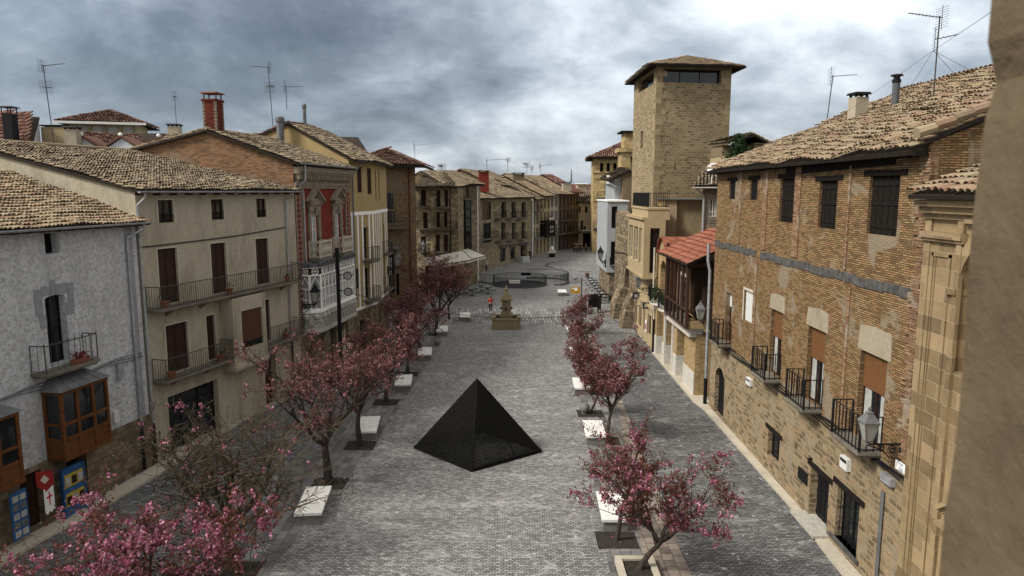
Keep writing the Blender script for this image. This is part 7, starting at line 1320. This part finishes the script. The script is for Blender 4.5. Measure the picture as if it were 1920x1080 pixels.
# ================================================================ TREES
m_bark = simple('dark_cherry_bark', (.050, .040, .034), .9, .5, 9.0, .8); m_moss = simple('lichened_bark', (.10, .082, .05), .95, .5, 5.0, .8, c2=(.028, .022, .019))
m_pink = islandm('pink_petals', [(.17, .04, .065), (.33, .09, .15), (.50, .21, .30), (.68, .42, .52)], .6, .3); m_rose = islandm('rose_petals', [(.13, .038, .045), (.22, .078, .09), (.35, .17, .195), (.50, .32, .34)], .6, .25); m_leaf = islandm('bronze_leaves', [(.06, .018, .016), (.12, .036, .028), (.17, .062, .042), (.085, .055, .03)], .55, .25)
def tree(name, label, loc, h, spread, th, tr, seed, fl=900, lv=3000, bark=None, petals=None, fsize=.034, nl=6, twig=1.0, group=None, droop=0.0, tw=.0045):
    rn = random.Random(seed); t = thing(name, label, 'tree', loc, group); M = MB(); tips = []; L0 = Vector(loc)
    def br(p, d, ln, r, dep):
        n = (6, 6, 5, 3, 1)[dep]; pts = [p]; rs = [r]; q = p.copy(); dd = d.copy()
        for i in range(n):
            dd = (dd + Vector((rn.gauss(0, .12), rn.gauss(0, .12), rn.gauss(0, .08) + (.09 if dep in (1, 2) else .0) - droop * (dep >= 2) * .5))).normalized(); q = q + dd * (ln / n); pts.append(q.copy()); rs.append(max(r * (1 - (i + 1) / n * (.45 if dep == 0 else .72)), tw))
        M.tube(pts, rs, (9, 7, 5, 3, 3)[dep], dep < 2)
        if dep >= 3: tips.extend([(a, dd) for a in pts[1:]])
        if dep == 4: return
        if dep == 0:
            k = nl; a0 = rn.random() * 6.28
            for i in range(k):
                a = a0 + 6.283 * i / k + rn.uniform(-.3, .3); inc = rn.uniform(.45, 1.05); v = Vector((math.cos(a) * math.sin(inc), math.sin(a) * math.sin(inc), math.cos(inc))); hl = (h - th) / max(math.cos(inc), .55); ln2 = min(hl * .8, spread / math.sin(inc) * .8) * rn.uniform(.75, 1.0); br(pts[-1 if i % 3 else -2], v, ln2, r * rn.uniform(.42, .6), 1)
        else:
            k = (0, 6, 5, int(3 * twig))[dep]
            for i in range(k):
                f = rn.uniform(.25, 1.0) if dep < 3 else rn.uniform(.15, 1); j = min(int(f * n), n - 1); p2 = pts[j].lerp(pts[j + 1], f * n - j) if f < 1 else pts[-1]
                side = Vector((rn.gauss(0, 1), rn.gauss(0, 1), rn.gauss(.25, .6))).normalized(); v = (dd * .75 + side * .9).normalized(); br(p2, v, ln * rn.uniform(.38, .6), max(rs[j] * .55, tw * 1.25), dep + 1)
    br(L0.copy(), Vector((rn.gauss(0, .05), rn.gauss(0, .05), 1)).normalized(), th, tr, 0); M.build('trunk', bark or m_bark, t)
    T = np.array([tuple(a) for a, _ in tips]); g = np.random.default_rng(seed)
    T = T[T[:, 2] > L0.z + th * .8]
    def quads(C, s, asp=1.0):
        n = len(C); a = g.normal(size=(n, 3)); a /= np.linalg.norm(a, axis=1)[:, None]; b = np.cross(a, g.normal(size=(n, 3))); b /= np.linalg.norm(b, axis=1)[:, None]; ss = s * g.uniform(.6, 1.2, (n, 1)); a = a * ss; b = b * ss * asp
        return np.stack([C - a, C + b, C + a, C - b], 1)
    if fl:
        # blossoms gather in clumps on some of the twigs
        w = np.array([max(0, mnoise.noise(Vector(x * 1.1 + seed)) + .35) ** 2 + .02 for x in T]); w /= w.sum(); idx = g.choice(len(T), fl, p=w); C = T[idx] + g.normal(size=(fl, 3)) * .05; C = np.repeat(C, 4, 0) + g.normal(size=(fl * 4, 3)) * .045
        C = np.repeat(C, 5, 0); C = C + g.normal(size=C.shape) * fsize * .42; quads_obj('blossom', quads(C, fsize), petals or m_pink, t)
    if lv: idx = g.integers(0, len(T), lv); C = T[idx] + g.normal(size=(lv, 3)) * .07; quads_obj('leaves', quads(C, .05, .5), m_leaf, t)
    return t
gL, gR = 'cherry trees of the left row', 'cherry trees of the right row'
tree('cherry_tree', 'foreground tree covered in bright pink blossom, at the bottom left corner', (-8.4, 14.6, 0), 4.3, 4.8, 1.5, .16, 11, 780, 9000, m_bark, m_pink, .036, 9, 1.0, gL)
tree('bare_tree', 'nearly bare tree with arching lichened twigs behind the foreground blossom', (-8.75, 20.6, 0), 4.9, 7.5, 1.6, .2, 12, 60, 400, m_moss, m_pink, .036, 10, 2.0, gL, droop=.12, tw=.0085)
tree('cherry_tree', 'thick-trunked cherry tree with rose blossom, third in the left row', (-7.56, 27.3, 0), 4.8, 3.6, 2.2, .2, 13, 480, 3800, m_bark, m_rose, .036, 7, 1.0, gL)
tree('cherry_tree', 'cherry tree reaching right over a bench, fourth in the left row', (-7.2, 31.6, 0), 4.7, 3.6, 2.0, .15, 14, 560, 4000, m_bark, m_rose, .036, 7, 1.0, gL)
cA = tree('cherry_tree', 'bronze-leaved cherry tree before the white gallery, fifth in the left row', (-7.2, 38.4, 0), 4.5, 2.9, 1.8, .13, 15, 400, 4200, m_bark, m_rose, .038, 7, 1.0, gL)
cB = tree('cherry_tree', 'large dark red cherry tree hiding the cafe, before the fountain on the left', (-6.3, 57.4, 0), 6.3, 4.2, 2.0, .17, 16, 330, 8500, m_bark, m_rose, .045, 8, 1.0, gL)
copy_tree(cA, (-6.9, 44.6, 0), 2.1, 'rose cherry tree just beyond the fifth, sixth in the left row', 1.0); copy_tree(cA, (-6.8, 50.2, 0), 4.0, 'seventh cherry tree of the left row, beside the ochre house', 1.05); copy_tree(cB, (-5.9, 64.5, 0), 1.0, 'farthest dark red cherry tree of the left row, by the round railing', .8)
tree('cherry_tree', 'nearest right cherry tree with pink clusters, growing from a stone planter', (3.97, 20.5, 0), 4.1, 2.5, 1.45, .11, 22, 300, 5200, m_bark, m_pink, .036, 7, 1.0, gR)
tree('cherry_tree', 'slender tall cherry tree directly behind the nearest right one', (3.62, 22.6, 0), 4.7, 1.4, 2.0, .09, 23, 90, 3600, m_bark, m_pink, .034, 5, .8, gR)
c1_ = tree('cherry_tree', 'round cherry tree in mid row beside the second right bench', (4.5, 32.2, 0), 4.6, 1.9, 1.7, .11, 24, 520, 4800, m_bark, m_rose, .040, 6, 1.0, gR); copy_tree(c1_, (4.75, 40.5, 0), 1.7, 'cherry tree beside the third right bench', .8); copy_tree(c1_, (4.25, 36.4, 0), 4.4, 'small cherry tree between the second and third right benches', .7); copy_tree(c1_, (5.0, 48.6, 0), 3.3, 'cherry tree beside the fourth right bench', .8)
copy_tree(c1_, (5.3, 57.6, 0), 5.0, 'last small cherry tree of the right row, left of the menu boards', .72)
for k, (x, y) in enumerate(((-8.75, 20.6), (-7.56, 27.3), (-7.2, 31.6), (-7.2, 38.4), (-6.9, 44.6), (-6.8, 50.2), (-6.3, 57.4), (3.62, 22.6), (4.5, 32.2), (4.75, 40.5), (4.25, 36.4), (5.0, 48.6), (5.3, 57.6))): M = MB(); M.q(*[(x + dx, y + dy, .017) for dx, dy in ((-.7, -.6), (.7, -.6), (.7, .6), (-.7, .6))]); M.build('tree_pit', EARTH, kind='structure')
t = thing('tree_planter', 'low square tan stone planter around the nearest right tree', 'planter', (3.97, 20.4, 0)); M = MB()
for x0, x1, y0, y1 in ((3.35, 4.6, 19.6, 19.8), (3.35, 4.6, 21.0, 21.2), (3.35, 3.55, 19.8, 21.0), (4.4, 4.6, 19.8, 21.0)): M.wb(x0, x1, y0, y1, 0.013, .22)
M.build('rim', KERB, t); M = MB(); M.wb(3.55, 4.4, 19.8, 21.0, .014, .15); M.build('soil', EARTH, t)
t = thing('conifer', 'dark green shrub on the shaded roof terrace right of the tower', 'shrub', dpt(1384, 296, 61)); P = dpt(1384, 296, 61); g = np.random.default_rng(3); n = 1500; C = np.stack([g.normal(0, .45, n), g.normal(0, .3, n), g.uniform(0, 2.0, n)], 1); C[:, :2] *= (1.2 - C[:, 2:] / 2.2); C += np.array(P); a = g.normal(size=(n, 3)) * .07; b = g.normal(size=(n, 3)) * .07; quads_obj('foliage', np.stack([C - a, C + b, C + a, C - b], 1), M_['green'], t)

g = np.random.default_rng(9)
def petals(cx, cy, r, n, nm):
    C = np.stack([cx + g.normal(0, r, n), cy + g.normal(0, r * 1.2, n), np.full(n, .03)], 1); a = g.normal(size=(n, 3)) * .018; b = np.stack([-a[:, 1], a[:, 0], g.normal(size=n) * .01], 1); a[:, 2] *= .3; o = quads_obj(nm, np.stack([C - a, C + b, C + a, C - b], 1), m_pink, None); tagp(o, kind='stuff')
for x, y in ((-7.5, 27.3), (-7.2, 32), (4.1, 22), (4.5, 32.2)): petals(x, y, 1.4, 70, 'fallen_petals')
